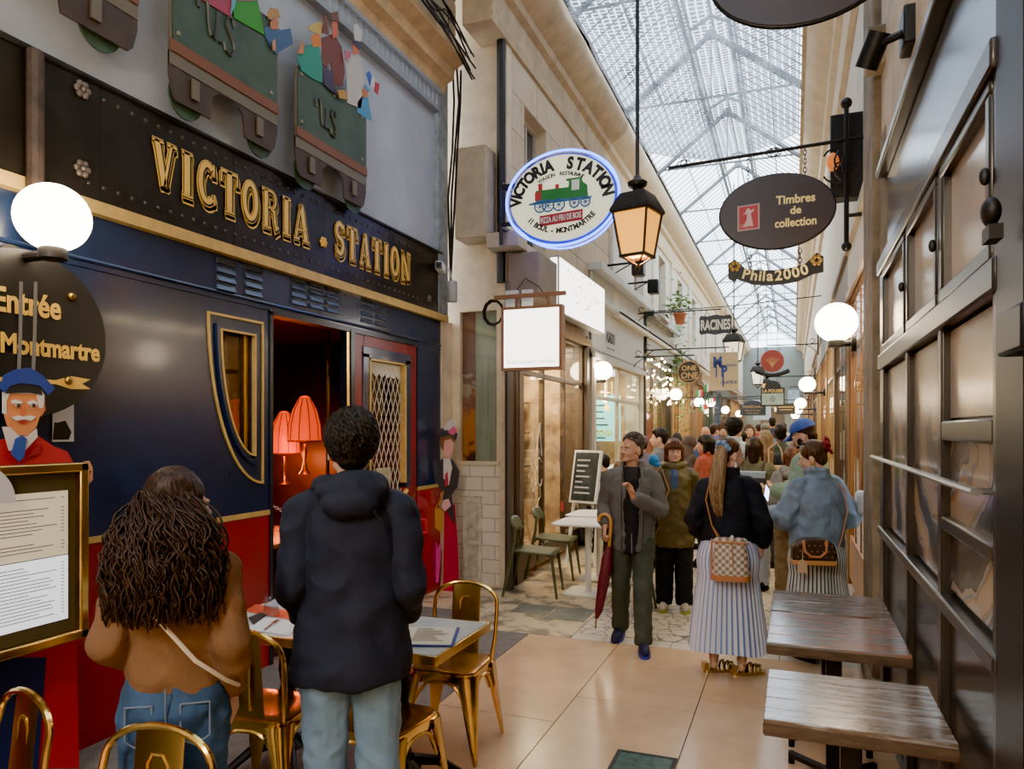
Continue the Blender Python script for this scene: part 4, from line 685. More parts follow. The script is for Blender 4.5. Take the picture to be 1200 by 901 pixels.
for h in H1+H2: casement(FX, *h)
CPROF = [(FX-.3,5.9),(FX+.03,5.9),(FX+.05,5.97),(FX+.03,6.02),(FX+.05,6.25),(FX+.12,6.28),(FX+.14,6.36),(FX+.28,6.42),(FX+.38,6.52),(FX+.42,6.62),(FX+.42,6.74),(FX-.3,6.74)]
profile('trim_cornice_left', CPROF, 6.9, 11.7, mat('tan_cornice', (.50,.38,.24), .75, var=.25, vs=4)); profile('trim_cornice_cream', CPROF, 11.7, 48, mat('cream_cornice', (.72,.58,.38), .7, var=.12, vs=4))
mb = MB()
for y in (12.15,16.0,18.6,21.9,25.2,28.6): mb.box((FX,y,3.6),(FX+.06,y+.5,5.9))
mb.box((FX,12.2,3.62),(FX+.16,48,3.72)); struct('trim_upper_pilasters', mb, STONEW)
# ================================================================ right side
RX = .5
mb = MB(); mb.box((RX+.03,2.2,3.30),(RX+.3,6.2,6.5)); struct('wall_right_upper', mb, CREAM)
mb = MB(); holes_wall(mb, RX+.4, .3, 6.2, 48, 3.3, 6.5, []); struct('wall_right_far', mb, mat('cream_wall_far', (.66,.58,.46), .75, var=.12))
RP = [(RX+.35,5.9)]+[(RX+.06-(q[0]-FX)*1.0,q[1]) for q in CPROF[1:-1]]+[(RX+.35,6.74)]
profile('trim_cornice_right', RP, 2.0, 48, mat('warm_cornice', (.70,.56,.38), .7, var=.15, vs=4))
mb = MB(); mb.box((RX+.02,5.02,0),(RX+.4,5.30,3.6)); mb.box((RX-.02,5.30,0),(RX+.4,6.0,6.0)); mb.box((RX-.05,5.25,0),(RX+.4,6.03,.1)); struct('wall_right_pillar', mb, PILL, bevel=.02)
mb = MB(); mb.box((RX+.005,-.5,0),(RX+.3,1.98,6.7)); struct('wall_right_near', mb, mat('beige_stone_near', (.55,.42,.27), .85, var=.25, vs=6, bump=.3))
# black panelled shopfront with clouded glass
PN = mat('black_lacquer_panel', (.030,.031,.034), .18, .0, var=.3, vs=3, spec=.7)
FR_ = mat('bronze_black_frame', (.06,.052,.044), .28, .5, spec=.6)
STEEL = mat('brushed_grey_panel', (.20,.23,.27), .22, .75, var=.12, vs=2)
ART, N, L, p = nodes('painted_swirl_panel')
tc = N.new('ShaderNodeTexCoord'); w = N.new('ShaderNodeTexWave'); w.wave_type = 'RINGS'; w.rings_direction = 'X'; w.inputs['Scale'].default_value = .9; w.inputs['Distortion'].default_value = 7; w.inputs['Detail'].default_value = 3; w.inputs['Detail Scale'].default_value = 1.6
mp = N.new('ShaderNodeMapping'); mp.inputs['Location'].default_value = (0,-3.1,-1.9); L.new(tc.outputs['Object'], mp.inputs[0]); L.new(mp.outputs[0], w.inputs['Vector'])
r = N.new('ShaderNodeValToRGB'); r.color_ramp.interpolation = 'CONSTANT'; e = r.color_ramp.elements; e[0].color = (.05,.045,.045,1); e[1].position = .82; e[1].color = (.50,.36,.22,1)
for ps, cc in ((.18,(.16,.14,.13,1)),(.38,(.055,.07,.09,1)),(.48,(.42,.33,.24,1)),(.66,(.15,.20,.25,1)),(.72,(.40,.22,.07,1))):
    q = e.new(ps); q.color = cc
L.new(w.outputs['Fac'], r.inputs[0]); sp = N.new('ShaderNodeSeparateXYZ'); L.new(tc.outputs['Object'], sp.inputs[0]); mr = N.new('ShaderNodeMapRange'); mr.inputs['From Min'].default_value = 1.45; mr.inputs['From Max'].default_value = 1.95; L.new(sp.outputs['Z'], mr.inputs[0])
mx = N.new('ShaderNodeMixRGB'); mx.inputs[2].default_value = (.34,.28,.21,1); L.new(mr.outputs[0], mx.inputs[0]); L.new(r.outputs[0], mx.inputs[1]); L.new(mx.outputs[0], p.inputs['Base Color']); p.inputs['Roughness'].default_value = .22; p.inputs['Metallic'].default_value = .08
CLOUD = mat('clouded_glass_painted_reflections', (.56,.52,.47), .18, .15, var=.35, vs=1.6, col2=(.72,.50,.34))  # orange and pale reflections painted into the colour of the clouded glass
BAY = [(2.29,3.02),(3.09,3.86),(3.93,4.86)]
mb = MB(); mb.box((RX+.04,2.22,0),(RX+.3,5.02,3.30)); wr = struct('wall_right', mb, BLACK)
mb = MB()
for y0, y1 in BAY: mb.box((RX+.02,y0,.04),(RX+.045,y1,1.08))
struct('lower_panel', mb, PN, wr, bevel=.006)
mb = MB()
for a, b in ((2.22,2.29),(3.02,3.09),(3.86,3.93),(4.86,5.02)): mb.box((RX-.005,a,0),(RX+.05,b,2.72))
mb.box((RX-.02,2.22,1.08),(RX+.05,5.02,1.13)); mb.box((RX-.02,2.22,2.08),(RX+.05,5.02,2.17)); mb.box((RX-.025,2.22,2.66),(RX+.05,5.02,2.74)); mb.box((RX-.03,2.22,3.26),(RX+.05,5.02,3.31)); mb.box((RX,2.22,0),(RX+.05,5.02,.05)); mb.box((RX-.005,2.29,1.68),(RX+.05,3.02,1.75)); mb.box((RX-.005,2.29,1.36),(RX+.03,3.02,1.41))
struct('mullion', mb, FR_, wr, bevel=.008)
mb = MB(); mb.box((RX+.03,2.24,2.76),(RX+.05,4.98,3.25)); struct('fascia_panel', mb, STEEL, wr)
for k, (y0, y1) in enumerate(BAY):
    z0 = 1.15; mb = MB(); mb.box((RX+.025,y0,z0),(RX+.045,y1,1.68 if k == 0 else 2.07)); struct('painted_panel', mb, ART, wr)
    if k == 0: mb = MB(); mb.box((RX+.025,y0,1.76),(RX+.045,y1,2.07)); struct('plain_panel', mb, CLOUD, wr)
    WN[0] += 1; o = sthing('window_%d' % WN[0]); mb = MB(); mb.box((RX+.02,y0+.05,2.22),(RX+.03,y1-.05,2.62)); struct('pane', mb, CLOUD, o)
    mb = MB(); mb.box((RX-.012,y0,2.17),(RX+.03,y1,2.22)); mb.box((RX-.012,y0,2.62),(RX+.03,y1,2.66)); mb.box((RX-.012,y0,2.22),(RX+.03,y0+.05,2.62)); mb.box((RX-.012,y1-.05,2.22),(RX+.03,y1,2.62)); struct('window_frame', mb, FR_, o, bevel=.008)
    mb = MB(); mb.ell((RX-.02,y0+.01,2.40), (.014,.014,.024)); struct('window_knob', mb, DARKB, o)
mb = MB(); mb.tube([(RX-.04,2.3,1.55),(RX-.04,5.1,1.55)], .011, 8, flat=1.5)
for y in (2.34,3.05,3.9,4.95): mb.tube([(RX-.04,y,1.55),(RX+.03,y,1.55)], .009, 6)
o = mb.build('shelf_rail', mat('grey_steel', (.45,.45,.45), .3, .9)); tag(o, 'thin grey steel rail running along the black panelled wall', 'rail')
mb = MB(); mb.box((RX-.012,1.98,0),(RX+.3,2.22,5.2)); struct('trim_black_post', mb, BLACK)
# ================================================================ roof
EL, ER, EZ, RG, RZ = -2.5, .14, 6.72, -1.17, 7.75
GLR = bpy.data.materials.new('roof_glass'); GLR.use_nodes = True; N = GLR.node_tree.nodes; L = GLR.node_tree.links; N.remove(N['Principled BSDF'])
t = N.new('ShaderNodeBsdfTransparent'); t.inputs[0].default_value = (.93,.97,1,1); d = N.new('ShaderNodeBsdfTranslucent'); d.inputs[0].default_value = (.8,.86,.92,1); mx = N.new('ShaderNodeMixShader'); mx.inputs[0].default_value = .25
L.new(t.outputs[0], mx.inputs[1]); L.new(d.outputs[0], mx.inputs[2]); L.new(mx.outputs[0], N['Material Output'].inputs[0])
IRON = mat('grey_roof_iron', (.17,.19,.21), .6, .2)
mb = MB(); k = .76
def rp(x, u): return x+(RG-x)*u, EZ+(RZ-EZ)*u
for X0 in (EL, ER):
    a, b = rp(X0,0), rp(X0,k); mb.add([(a[0],-8,a[1]),(a[0],47,a[1]),(b[0],47,b[1]),(b[0],-8,b[1])], [(0,1,2,3)])
xa, xb = rp(EL,k)[0], rp(ER,k)[0]; zt = rp(EL,k)[1]
for xx in (xa,xb): mb.add([(xx,-8,zt),(xx,47,zt),(xx,47,zt+.32),(xx,-8,zt+.32)], [(0,1,2,3)])
mb.add([(xa,-8,zt+.32),(xa,47,zt+.32),(RG,47,zt+.5),(RG,-8,zt+.5)], [(0,1,2,3)]); mb.add([(xb,-8,zt+.32),(xb,47,zt+.32),(RG,47,zt+.5),(RG,-8,zt+.5)], [(0,1,2,3)])
struct('ceiling', mb, GLR, fix=False)
mb = MB(); y = 1.0
while y < 46:
    for X0 in (EL, ER):
        a, b = rp(X0,0), rp(X0,k); mb.tube([(a[0],y,a[1]),(b[0],y,b[1])], .011 if y < 24 else .014, 4)
    y += .26 if y < 24 else .5
for u in (.36,.70): 
    for X0 in (EL,ER): a = rp(X0,u); mb.tube([(a[0],0,a[1]),(a[0],46,a[1])], .012, 4)
struct('trim_glazing_bars', mb, IRON)
mb = MB(); y = 2.7
while y < 46:
    for X0 in (EL, ER):
        a = rp(X0,-.02); mb.tube([(a[0],y,a[1]-.04),(RG,y,RZ-.04)], .045, 6)
        b = rp(X0,k); mb.tube([(b[0],y,b[1]),(b[0],y,b[1]+.32),(RG,y,zt+.48)], .03, 6)
    mb.tube([(EL,y,EZ+.03),(ER,y,EZ+.03)], .02, 6); mb.tube([(RG,y,EZ),(RG,y,RZ)], .012, 6); mb.ell((RG,y,RZ-.05), (.09,.05,.09), 10, 6)
    y += 2.92
for xx in (xa,xb,): mb.tube([(xx,0,zt),(xx,46,zt)], .035, 6); mb.tube([(xx,0,zt+.32),(xx,46,zt+.32)], .025, 6)
mb.tube([(RG,0,zt+.5),(RG,46,zt+.5)], .02, 6); struct('trim_trusses', mb, IRON)
# the passage behind the camera
mb = MB(); mb.box((-3.75,-8,0),(-3.57,1.2,2.95)); struct('wall_left_behind', mb, WOODD); mb = MB(); mb.box((-3.75,-8,2.95),(-3.5,1.0,7.0)); mb.box((-3.75,-8.2,6.76),(-2.48,7.5,6.9)); mb.box((-3.2,7.6,6.66),(-2.48,48,6.8)); struct('wall_left_behind_upper', mb, STONER)
mb = MB(); mb.box((.505,-8,0),(.8,-.5,7.0)); mb.box((.1,-8,6.6),(1.0,48,6.8)); struct('wall_right_behind', mb, mat('beige_stone_near', (.5,.4,.3))); mb = MB(); mb.box((-3.75,-8.2,0),(.8,-8,7.6)); struct('wall_behind', mb, CREAM)
# end of the passage
mb = MB(); mb.box((-3.3,47,0),(-1.9,47.4,6.7)); mb.box((-.5,47,0),(1.2,47.4,6.7)); mb.box((-1.9,47,3.0),(-.5,47.4,6.7)); struct('wall_end', mb, mat('pale_end_wall', (.20,.23,.22), .7))
mb = MB(); mb.box((-1.9,47.1,0),(-.5,47.2,3.0)); struct('door_3', mb, mat('dim_end_door', (.15,.11,.07), .5))
# ================================================================ generic shopfronts further down
def shop(side, y0, y1, pil, fas, items, zt=3.3, sill=.55, lit=.8, name='', bays=3, inner=(.5,.36,.2)):
    X = FX if side < 0 else RX+.08; q = 1 if side < 0 else -1       # q: outward direction into the passage
    W = lambda d: X+q*(d if side < 0 or d < 0 else d*.3)
    m1 = MB(); m1.box((W(-.3),y0,0),(W(.06),y0+.22,zt)); m1.box((W(-.3),y1-.12,0),(W(.05),y1,zt)); m1.box((W(.06),y0+.04,.5),(W(.075),y0+.18,zt-.3)); WN[0] += 1
    struct('trim_shop_%d' % WN[0], m1, pil, bevel=.008)
    m1 = MB(); m1.box((W(-.3),y0,zt-.1),(W(.03),y1,3.75)); m1.box((W(.0),y0,zt-.14),(W(.10),y1,zt-.06)); m1.box((W(-.1),y0,3.68),(W(.16),y1,3.76)); struct('wall_fascia_%d' % WN[0], m1, fas)
    o = sthing('window_%d' % WN[0]); a, b = y0+.22, y1-.12; zs = zt-.75
    m1 = MB(); m1.box((W(-.12),a,.08),(W(0),b,sill)); m1.box((W(-.08),a,zs),(W(-.01),b,zs+.06)); m1.box((W(-.08),a,zt-.18),(W(-.01),b,zt-.1))
    for i in range(bays+1): yy = a+(b-a-.05)*i/bays; m1.box((W(-.08),yy,sill),(W(-.01),yy+.05,zt-.1))
    struct('window_frame', m1, pil, o, bevel=.006)
    m1 = MB(); m1.box((W(-.02),a,sill),(W(-.017),b,zt-.1)); struct('pane', m1, GLASS, o)
    m1 = MB(); m1.box((W(-1.25),a-.1,0),(W(-1.2),b+.1,zt)); m1.box((W(-1.2),a-.12,0),(W(-.1),a-.08,zt)); m1.box((W(-1.2),b+.08,0),(W(-.1),b+.12,zt)); m1.box((W(-1.2),a-.1,zt-.05),(W(-.1),b+.1,zt)); m1.box((W(-1.2),a-.1,0),(W(-.1),b+.1,.02))
    struct('wall_shop_inside_%d' % WN[0], m1, mat('shop_inside_%d' % (WN[0] % 4), [(.55,.38,.2),(.45,.33,.22),(.52,.45,.34),(.40,.2,.12)][WN[0] % 4], .7, var=.7, vs=3, col2=(.7,.5,.28)))
    m1 = MB()
    for z in (1.15,1.65,2.1): m1.box((W(-1.2),a,z),(W(-.85),b,z+.03))
    struct('shelf', m1, pil, o)
    li = bpy.data.lights.new('shop_light', 'AREA'); li.energy = 26*lit*(y1-y0)/3; li.color = (1,.74,.44); li.size = .5; li.shape = 'RECTANGLE'; li.size_y = (b-a)*.8
    lo = bpy.data.objects.new('shop_light', li); COL.objects.link(lo); lo.location = (W(-.6), (a+b)/2, zt-.12)
    return W, a, b
# ================================================================ shops
W, a, b = shop(-1, 7.56, 10.65, mat('brown_shop_frame', (.10,.065,.045), .4, var=.2), mat('cream_fascia', (.60,.50,.36), .6, var=.1), [], lit=6, sill=.3, zt=3.1)
AS_F = mat('pale_grey_fascia', (.60,.62,.60), .6, var=.06)
W, a, b = shop(-1, 10.8, 14.9, mat('pale_cream_frame', (.58,.53,.44), .5), AS_F, [], zt=2.95, sill=1.1, lit=3, bays=2)
mb = MB(); mb.box((FX,10.8,2.95),(FX+.05,14.9,4.15)); mb.box((FX,10.75,4.12),(FX+.22,14.95,4.24)); struct('wall_fascia_pale', mb, AS_F, bevel=.01)
mb = MB(); mb.box((FX-.05,10.9,.05),(FX+.12,13.3,1.1)); struct('trim_stall_riser', mb, WHITE, bevel=.02)
DKF = mat('dark_mirror_fascia', (.10,.13,.125), .12, .4, var=.5, vs=4)
W, a, b = shop(-1, 14.95, 18.6, mat('dark_bronze_frame', (.05,.045,.035), .3, .4), DKF, [], zt=3.25, sill=.2, lit=4)
mb = MB(); mb.box((FX,15.0,3.28),(FX+.10,18.6,4.05)); mb.box((FX,14.95,4.02),(FX+.25,18.65,4.16)); struct('wall_fascia_dark', mb, DKF, bevel=.02)
PILS = [WOOD, mat('dark_green_frame', (.02,.05,.035), .35), mat('navy_frame', (.03,.06,.12), .35), WOODD, mat('gold_wood', (.50,.30,.10), .4, var=.3, vs=3, stretch=(6,6,.6))]
FASC = [mat('teal_fascia', (.12,.18,.18), .4), mat('brown_fascia', (.16,.09,.05), .5), mat('cream_fascia2', (.60,.52,.38), .6), mat('navy_fascia', (.03,.05,.10), .4)]
y = 18.65; k = 0
while y < 45:
    w_ = 3.3 if y < 30 else 5; shop(-1, y, min(y+w_,47), PILS[(k+4) % 5], FASC[k % 4], [], lit=3.5, bays=3); y += w_; k += 1
y = 6.2; k = 0
while y < 45:
    w_ = 2.9 if y < 20 else 4.5; shop(1, y, min(y+w_,47), PILS[[0,3,4,0,4,3][k % 6]], [FASC[2],FASC[1],FASC[2],FASC[0]][k % 4], [], lit=4, bays=4); y += w_; k += 1
# ================================================================ the big lettered band
bd = thing('name_board', 'long black riveted board with big ornate gold lettering above the carriage doors', 'sign', (LX+.01,0,0), PI/2)   # local x = world y
mb = MB(); mb.box((1.2,-.04,2.955),(7.06,0,3.60)); mb.build('board', BAND, bd)
mb = MB(); mb.tube([(1.2,-.045,3.60),(7.06,-.045,3.60)], .016, 6); mb.build('top_trim', DARKB, bd)
mb = MB(); mb.ell((0,0,0), (.012,.009,.012), 8, 5); rv = None
for i in range(46):
    for z in (3.035,3.515):
        if rv is None: rv = mb.build('rivet', mat('rivet_steel', (.10,.085,.07), .4, .8), bd, 180); r_ = rv
        else: r_ = rv.copy(); COL.objects.link(r_); r_.parent = bd
        r_.location = (2.85+i*.092,-.042,z)
for i in range(5): mb = MB(); mb.box((1.9+i*1.02,-.0415,2.96),(1.904+i*1.02,-.04,3.59)); mb.build('seam', BLACK, bd)
def flower(u, z, r, m, nm='flower_ornament'):
    f = MB()
    for i in range(6): q = 2*PI*i/6; f.ell((u+r*.62*math.cos(q),-.05,z+r*.62*math.sin(q)), (r*.36,.014,r*.36), 10, 6)
    f.ell((u,-.055,z), (r*.3,.018,r*.3), 10, 6); f.build(nm, m, bd)
OLDS = mat('old_iron_flower', (.20,.16,.13), .5, .6, var=.5, vs=30)
for px, py, mm, rr in ((95,105,OLDS,.05),(95,198,OLDS,.05),(378,284,GOLD,.045),(502,350,OLDS,.04)): u, z = onX(px,py,LX+.05); flower(u, z, rr, mm)
# slab-serif letters as strokes, unit height 1
def oarc(cx, cy, rx, ry, a0, a1, n=20): return arc(cx, cy, rx, ry, a0, a1, n)
LET = {
 'I': (.46, [([(.23,.04),(.23,.96)],.24), ([(.05,.95),(.41,.95)],.10), ([(.05,.05),(.41,.05)],.10)]),
 'V': (.80, [([(.17,.96),(.40,.06)],.22), ([(.63,.96),(.40,.06)],.13), ([(.02,.95),(.36,.95)],.10), ([(.48,.95),(.78,.95)],.10)]),
 'C': (.72, [(oarc(.38,.5,.25,.41,50,310),.20), ([(.60,.68),(.60,.95)],.12), ([(.60,.08),(.60,.30)],.10)]),
 'T': (.74, [([(.37,.04),(.37,.96)],.24), ([(.04,.93),(.70,.93)],.13), ([(.07,.93),(.07,.68)],.11), ([(.67,.93),(.67,.68)],.11), ([(.18,.05),(.56,.05)],.10)]),
 'O': (.74, [(oarc(.37,.5,.25,.41,0,360,28),.20)]),
 'R': (.80, [([(.20,.04),(.20,.96)],.22), ([(.03,.05),(.40,.05)],.10), ([(.03,.94),(.45,.94)]+oarc(.45,.735,.18,.205,90,-90,10)+[(.2,.53)],.12), ([(.42,.52),(.56,.46),(.60,.2),(.66,.06),(.76,.12)],.15)]),
 'A': (.80, [([(.40,.97),(.14,.06)],.12), ([(.40,.97),(.63,.06)],.22), ([(.20,.30),(.60,.30)],.09), ([(.02,.05),(.28,.05)],.10), ([(.46,.05),(.80,.05)],.10)]),
 'S': (.66, [(oarc(.33,.71,.20,.20,30,270,14)+oarc(.33,.29,.20,.22,90,-150,14)[1:],.19), ([(.54,.70),(.54,.95)],.09), ([(.11,.05),(.11,.32)],.09)]),
 'N': (.84, [([(.17,.04),(.17,.95)],.16), ([(.17,.95),(.66,.06)],.22), ([(.68,.06),(.68,.95)],.12), ([(.02,.05),(.34,.05)],.10), ([(.02,.95),(.24,.95)],.10), ([(.52,.95),(.82,.95)],.10)]),
}
def ornate(word, u0, u1, zb, h, y):
    tot = sum(LET[c][0] for c in word)+.10*(len(word)-1); sx = (u1-u0)/tot; L_ = [MB() for _ in range(4)]; u = u0
    for c in word:
        w_, st = LET[c]
        for pts, wd in st:
            cl = c == 'O'; q = pts[:-1] if cl else pts
            P_ = [(u+p[0]*sx, zb+p[1]*h) for p in q]; k_ = (sx+h)/2
            for d in (.028,.062,.095): ribbon(L_[0], [(p[0]+d*.55*h*.9, p[1]-d*h*1.1) for p in P_], (wd+.05)*k_, y-.001, .0008, cl)
            ribbon(L_[1], P_, (wd+.045)*k_, y-.004, .001, cl)      # gold edge
            ribbon(L_[2], P_, (wd-.005)*k_, y-.007, .001, cl)      # dark line
            if wd > .1: ribbon(L_[3], [(p[0]-.006,p[1]+.004) for p in P_], (wd-.07)*k_, y-.010, .001, cl)   # gold heart
            else: ribbon(L_[3], P_, (wd-.05)*k_, y-.010, .001, cl)
        u += (w_+.10)*sx
    t_ = L_[0].build('lettering', GOLD, bd, 0); L_[1].build('letter_edge', GOLD, t_, 0); L_[2].build('letter_line', BLACK, t_, 0); L_[3].build('letter_face', GOLD, t_, 0)
u0 = onX(176,170,LX+.05)[0]; u1 = onX(361,270,LX+.05)[0]; ornate('VICTORIA', u0, u1, 3.15, .29, -.045)
u0 = onX(391,290,LX+.05)[0]; u1 = onX(480,310,LX+.05)[0]; ornate('STATION', u0, u1, 3.15, .29, -.045)
# louvres under the gold line
VG = mat('pressed_steel_vent', (.10,.12,.16), .3, .6)
for i, (px, py, pl) in enumerate(((264,323,'leftmost'),(296,330,'second from the left'),(349,342,'third from the left'),(370,347,'fourth from the left'),(389,352,'fifth from the left'),(430,365,'sixth from the left'),(446,369,'rightmost'))):
    u, z = onX(px,py,LX); m1 = MB()
    for j in range(4): m1.prism([(0,-.022),(-.022,-.018),(-.004,.02),(0,.02)], lambda p_, q_, d_, zz=z+.09-j*.058: (u+d_, p_, zz+q_), -.085, .085)
    o = m1.build('vent_louvre', VG, None, 30); o.location = (LX,0,0); o.rotation_euler = (0,0,PI/2); tag(o, 'pressed steel louvre stack on the navy carriage wall, %s of seven' % pl, 'vent', 'louvre vents on the carriage wall')
# ================================================================ painted train cut-outs above
CX = LX+.14
def PLY(pts, X): return [onX(px,py,X) for px,py in pts]
GRN = mat('green_carriage_paint', (.035,.065,.035), .55, var=.3, vs=5); BRN = mat('brown_underframe', (.05,.03,.02), .6, var=.3, vs=8); ORL = mat('orange_brown_line', (.17,.055,.022), .6); EDG = mat('dull_edge', (.15,.12,.08), .5, .4)
def flat(parent, nm, pts, m, x0=0, th=.012, X=CX):
    q = PLY(pts, X); m1 = MB(); m1.prism(q, yz(X+x0), 0, th); return m1.build(nm, m, parent, 0)
def carriage(lab, off, sgnx=1, base=None, letters=True):
    t_ = thing('train_carriage_cutout', lab, 'painted cutout', (0,0,0), 0, 'painted carriage cutouts above the name board')
    body = [(346,92),(350,90),(424,138),(429,146),(428,213),(346,158)]
    return t_, body
def shift(pts, du, dz):   # move a wall polygon along the wall: work in wall coordinates
    return [(p[0]+du, p[1]+dz) for p in pts]
def wpoly(parent, nm, pts, m, x0, th=.012):
    m1 = MB(); m1.prism(pts, yz(CX+x0), 0, th); return m1.build(nm, m, parent, 0)
C0 = PLY([(346,160)], CX)[0]; C1 = PLY([(428,213)], CX)[0]
cl, ch = C1[0]-C0[0], .80
def rr(x0, x1, z0, z1, r=.08): return [(x0,z0),(x1,z0)]+arc(x1-r,z1-r,r,r,0,90,5)+arc(x0+r,z1-r,r,r,90,180,5)
def make_car(u0, zb, L_, H_, lab):
    t_ = thing('train_carriage_cutout', lab, 'painted cutout', (0,0,0), 0, 'painted carriage cutouts above the name board')
    wpoly(t_, 'body', rr(u0,u0+L_,zb,zb+H_), EDG, 0); wpoly(t_, 'body_panel', rr(u0+.02,u0+L_-.02,zb+.14,zb+H_-.02,.07), GRN, .012, .006)
    wpoly(t_, 'stripe', [(u0,zb+.08),(u0+L_,zb+.08),(u0+L_,zb+.15),(u0,zb+.15)], ORL, .016, .004)
    wpoly(t_, 'underframe', [(u0,zb+.08),(u0,zb-.06),(u0+.03,zb-.17),(u0+.06,zb-.20),(u0+L_*.34,zb-.20),(u0+L_*.36,zb-.05),(u0+L_*.42,zb-.01),(u0+L_*.58,zb-.01),(u0+L_*.64,zb-.05),(u0+L_*.66,zb-.20),(u0+L_-.06,zb-.20),(u0+L_-.03,zb-.17),(u0+L_,zb-.06),(u0+L_,zb+.08)], BRN, -.004)
    for k_ in (.16,.84): m1 = MB(); m1.prism(oval(.13,.13,28,u0+L_*k_,zb-.14), yz(CX-.03), 0, .012); w1 = m1.build('wheel', GRN, t_, 0); 
    for k_ in (.2,.8): wpoly(t_, 'axle_box', [(u0+L_*k_-.03,zb-.14),(u0+L_*k_+.03,zb-.14),(u0+L_*k_+.03,zb-.02),(u0+L_*k_-.03,zb-.02)], EDG, .012)
    m1 = MB()
    for a_, b_ in ((.06,.2),(.06,H_-.07),(L_-.08,.2),(L_-.08,H_-.07),(L_*.5,H_-.05)): m1.ell((CX+.02,u0+a_,zb+b_), (.008,.016,.016), 8, 5)
    m1.build('bolt', mat('dull_bolt', (.22,.20,.14), .4, .6), t_)
    m1 = MB(); mu, mz = u0+L_*.38, zb+H_*.55; s_ = H_*.62
    def lt(pts): m1.tube([(CX+.022,mu+p_[0]*s_,mz+p_[1]*s_) for p_ in pts], .011, 6)
    lt([(-.34,.10),(-.34,.26),(-.24,.32),(-.17,.22),(-.16,-.02),(-.12,-.18),(-.04,-.20),(.0,-.05),(.02,.22)]); lt([(.06,-.2),(.065,-.19)])
    lt([(.36,.17),(.31,.27),(.22,.26),(.18,.14),(.24,.04),(.33,-.05),(.35,-.18),(.27,-.28),(.17,-.24),(.14,-.14)]); m1.build('monogram', mat('dark_monogram', (.03,.03,.02), .4), t_)
    return t_
a0 = onX(345,160,CX); a1 = onX(428,210,CX); make_car(a0[0], a0[1]-.07, a1[0]-a0[0], .62, 'rightmost green VS carriage cutout, smallest, carrying the cook and the woman in teal')
b0 = onX(197,62,CX); b1 = onX(324,140,CX); make_car(b0[0], b0[1]-.06, b1[0]-b0[0], .72, 'middle green VS carriage cutout carrying a green dress and a man in blue')
c1 = onX(160,20,CX); make_car(c1[0]-1.35, c1[1]-.02, 1.35, .72, 'leftmost green carriage cutout, cut off by the top left corner')
SK = mat('painted_skin', (.75,.32,.14), .5)
def fig(lab, parts, x0=.02):
    t_ = thing('painted_figure', lab, 'painted cutout', (0,0,0), 0, None); z_ = 0
    for nm, pts, c in parts: flat(t_, nm, pts, mat('wpaint_%02d%02d%02d' % tuple(int(99*v) for v in c), tuple(v**1.25*.72 for v in c), .6), x0+z_, .006); z_ += .005
    return t_
fig('painted woman in a green dress waving above the middle carriage', [('dress',[(268,0),(274,-12),(292,-14),(298,0),(307,42),(285,30),(271,22)],(.06,.42,.03)),('torso',[(270,2),(278,-20),(290,-20),(296,2)],(.55,.25,.4)),('ribbon',[(270,10),(273,-5),(268,-10),(266,18)],(.2,.55,.65))])
fig('painted pink bench back along the top of the middle carriage', [('cloth',[(232,0),(268,22),(268,-10),(245,-25)],(.5,.08,.14))])
fig('painted man in a blue coat and straw hat leaning out of the middle carriage', [('coat',[(308,45),(306,34),(316,30),(326,36),(337,34),(340,52),(330,58),(320,64)],(.10,.20,.38)),('face',[(313,27),(318,20),(323,27),(321,36),(314,35)],(.7,.3,.14)),('hat',[(309,16),(313,10),(321,12),(324,22),(318,22),(310,23)],(.6,.36,.12)),('hand',[(314,50),(317,47),(318,60),(315,61)],(.75,.4,.25))])
fig('painted woman in a teal dress and flowered yellow hat on the right carriage', [('dress',[(345,66),(350,62),(358,53),(370,52),(374,72),(374,98),(362,92),(350,83)],(.03,.42,.32)),('face',[(361,42),(371,40),(373,55),(363,56)],(.85,.33,.06)),('hat',[(356,35),(360,30),(372,26),(374,40),(370,42)],(.75,.55,.18)),('hand',[(344,64),(347,55),(350,49),(351,64)],(.75,.35,.15))])
fig('painted man in a brown coat and bowler hat on the right carriage', [('coat',[(374,45),(374,75),(380,80),(384,72),(388,100),(398,102),(401,85),(397,55),(388,40)],(.27,.07,.035)),('trousers',[(376,82),(386,84),(390,112),(376,100)],(.10,.06,.14)),('face',[(385,26),(391,26),(392,42),(386,46)],(.75,.22,.12)),('bowler',[(383,24),(384,16),(391,14),(393,28)],(.25,.10,.06)),('arm',[(372,40),(374,20),(377,20),(380,42)],(.27,.07,.035)),('shoes',[(390,107),(398,106),(402,118),(392,116)],(.7,.4,.1))])
fig('painted cook in white with a tall white hat on the right carriage', [('whites',[(402,72),(408,66),(420,68),(424,92),(420,128),(404,121),(404,90)],(.72,.68,.62)),('face',[(410,50),(416,50),(417,64),(411,65)],(.75,.25,.10)),('hair',[(409,50),(413,47),(418,52),(417,60)],(.08,.06,.15)),('tall_hat',[(410,30),(414,29),(420,38),(418,50),(411,48)],(.75,.73,.70)),('plate',[(398,60),(406,62),(405,68),(399,72)],(.65,.2,.3))])
fig('painted child in light blue holding a French flag on the right carriage', [('frock',[(416,120),(422,112),(428,114),(433,142),(424,138),(416,132)],(.12,.42,.66)),('face',[(421,105),(427,104),(428,114),(422,115)],(.75,.30,.1)),('hat',[(422,103),(424,99),(430,106),(428,108)],(.2,.45,.7)),('flag_blue',[(425,87),(428,84),(431,90),(429,102)],(.05,.15,.6)),('flag_white',[(431,90),(434,92),(434,104),(429,102)],(.8,.8,.8)),('flag_red',[(434,97),(439,100),(437,112),(433,108)],(.6,.05,.06))])
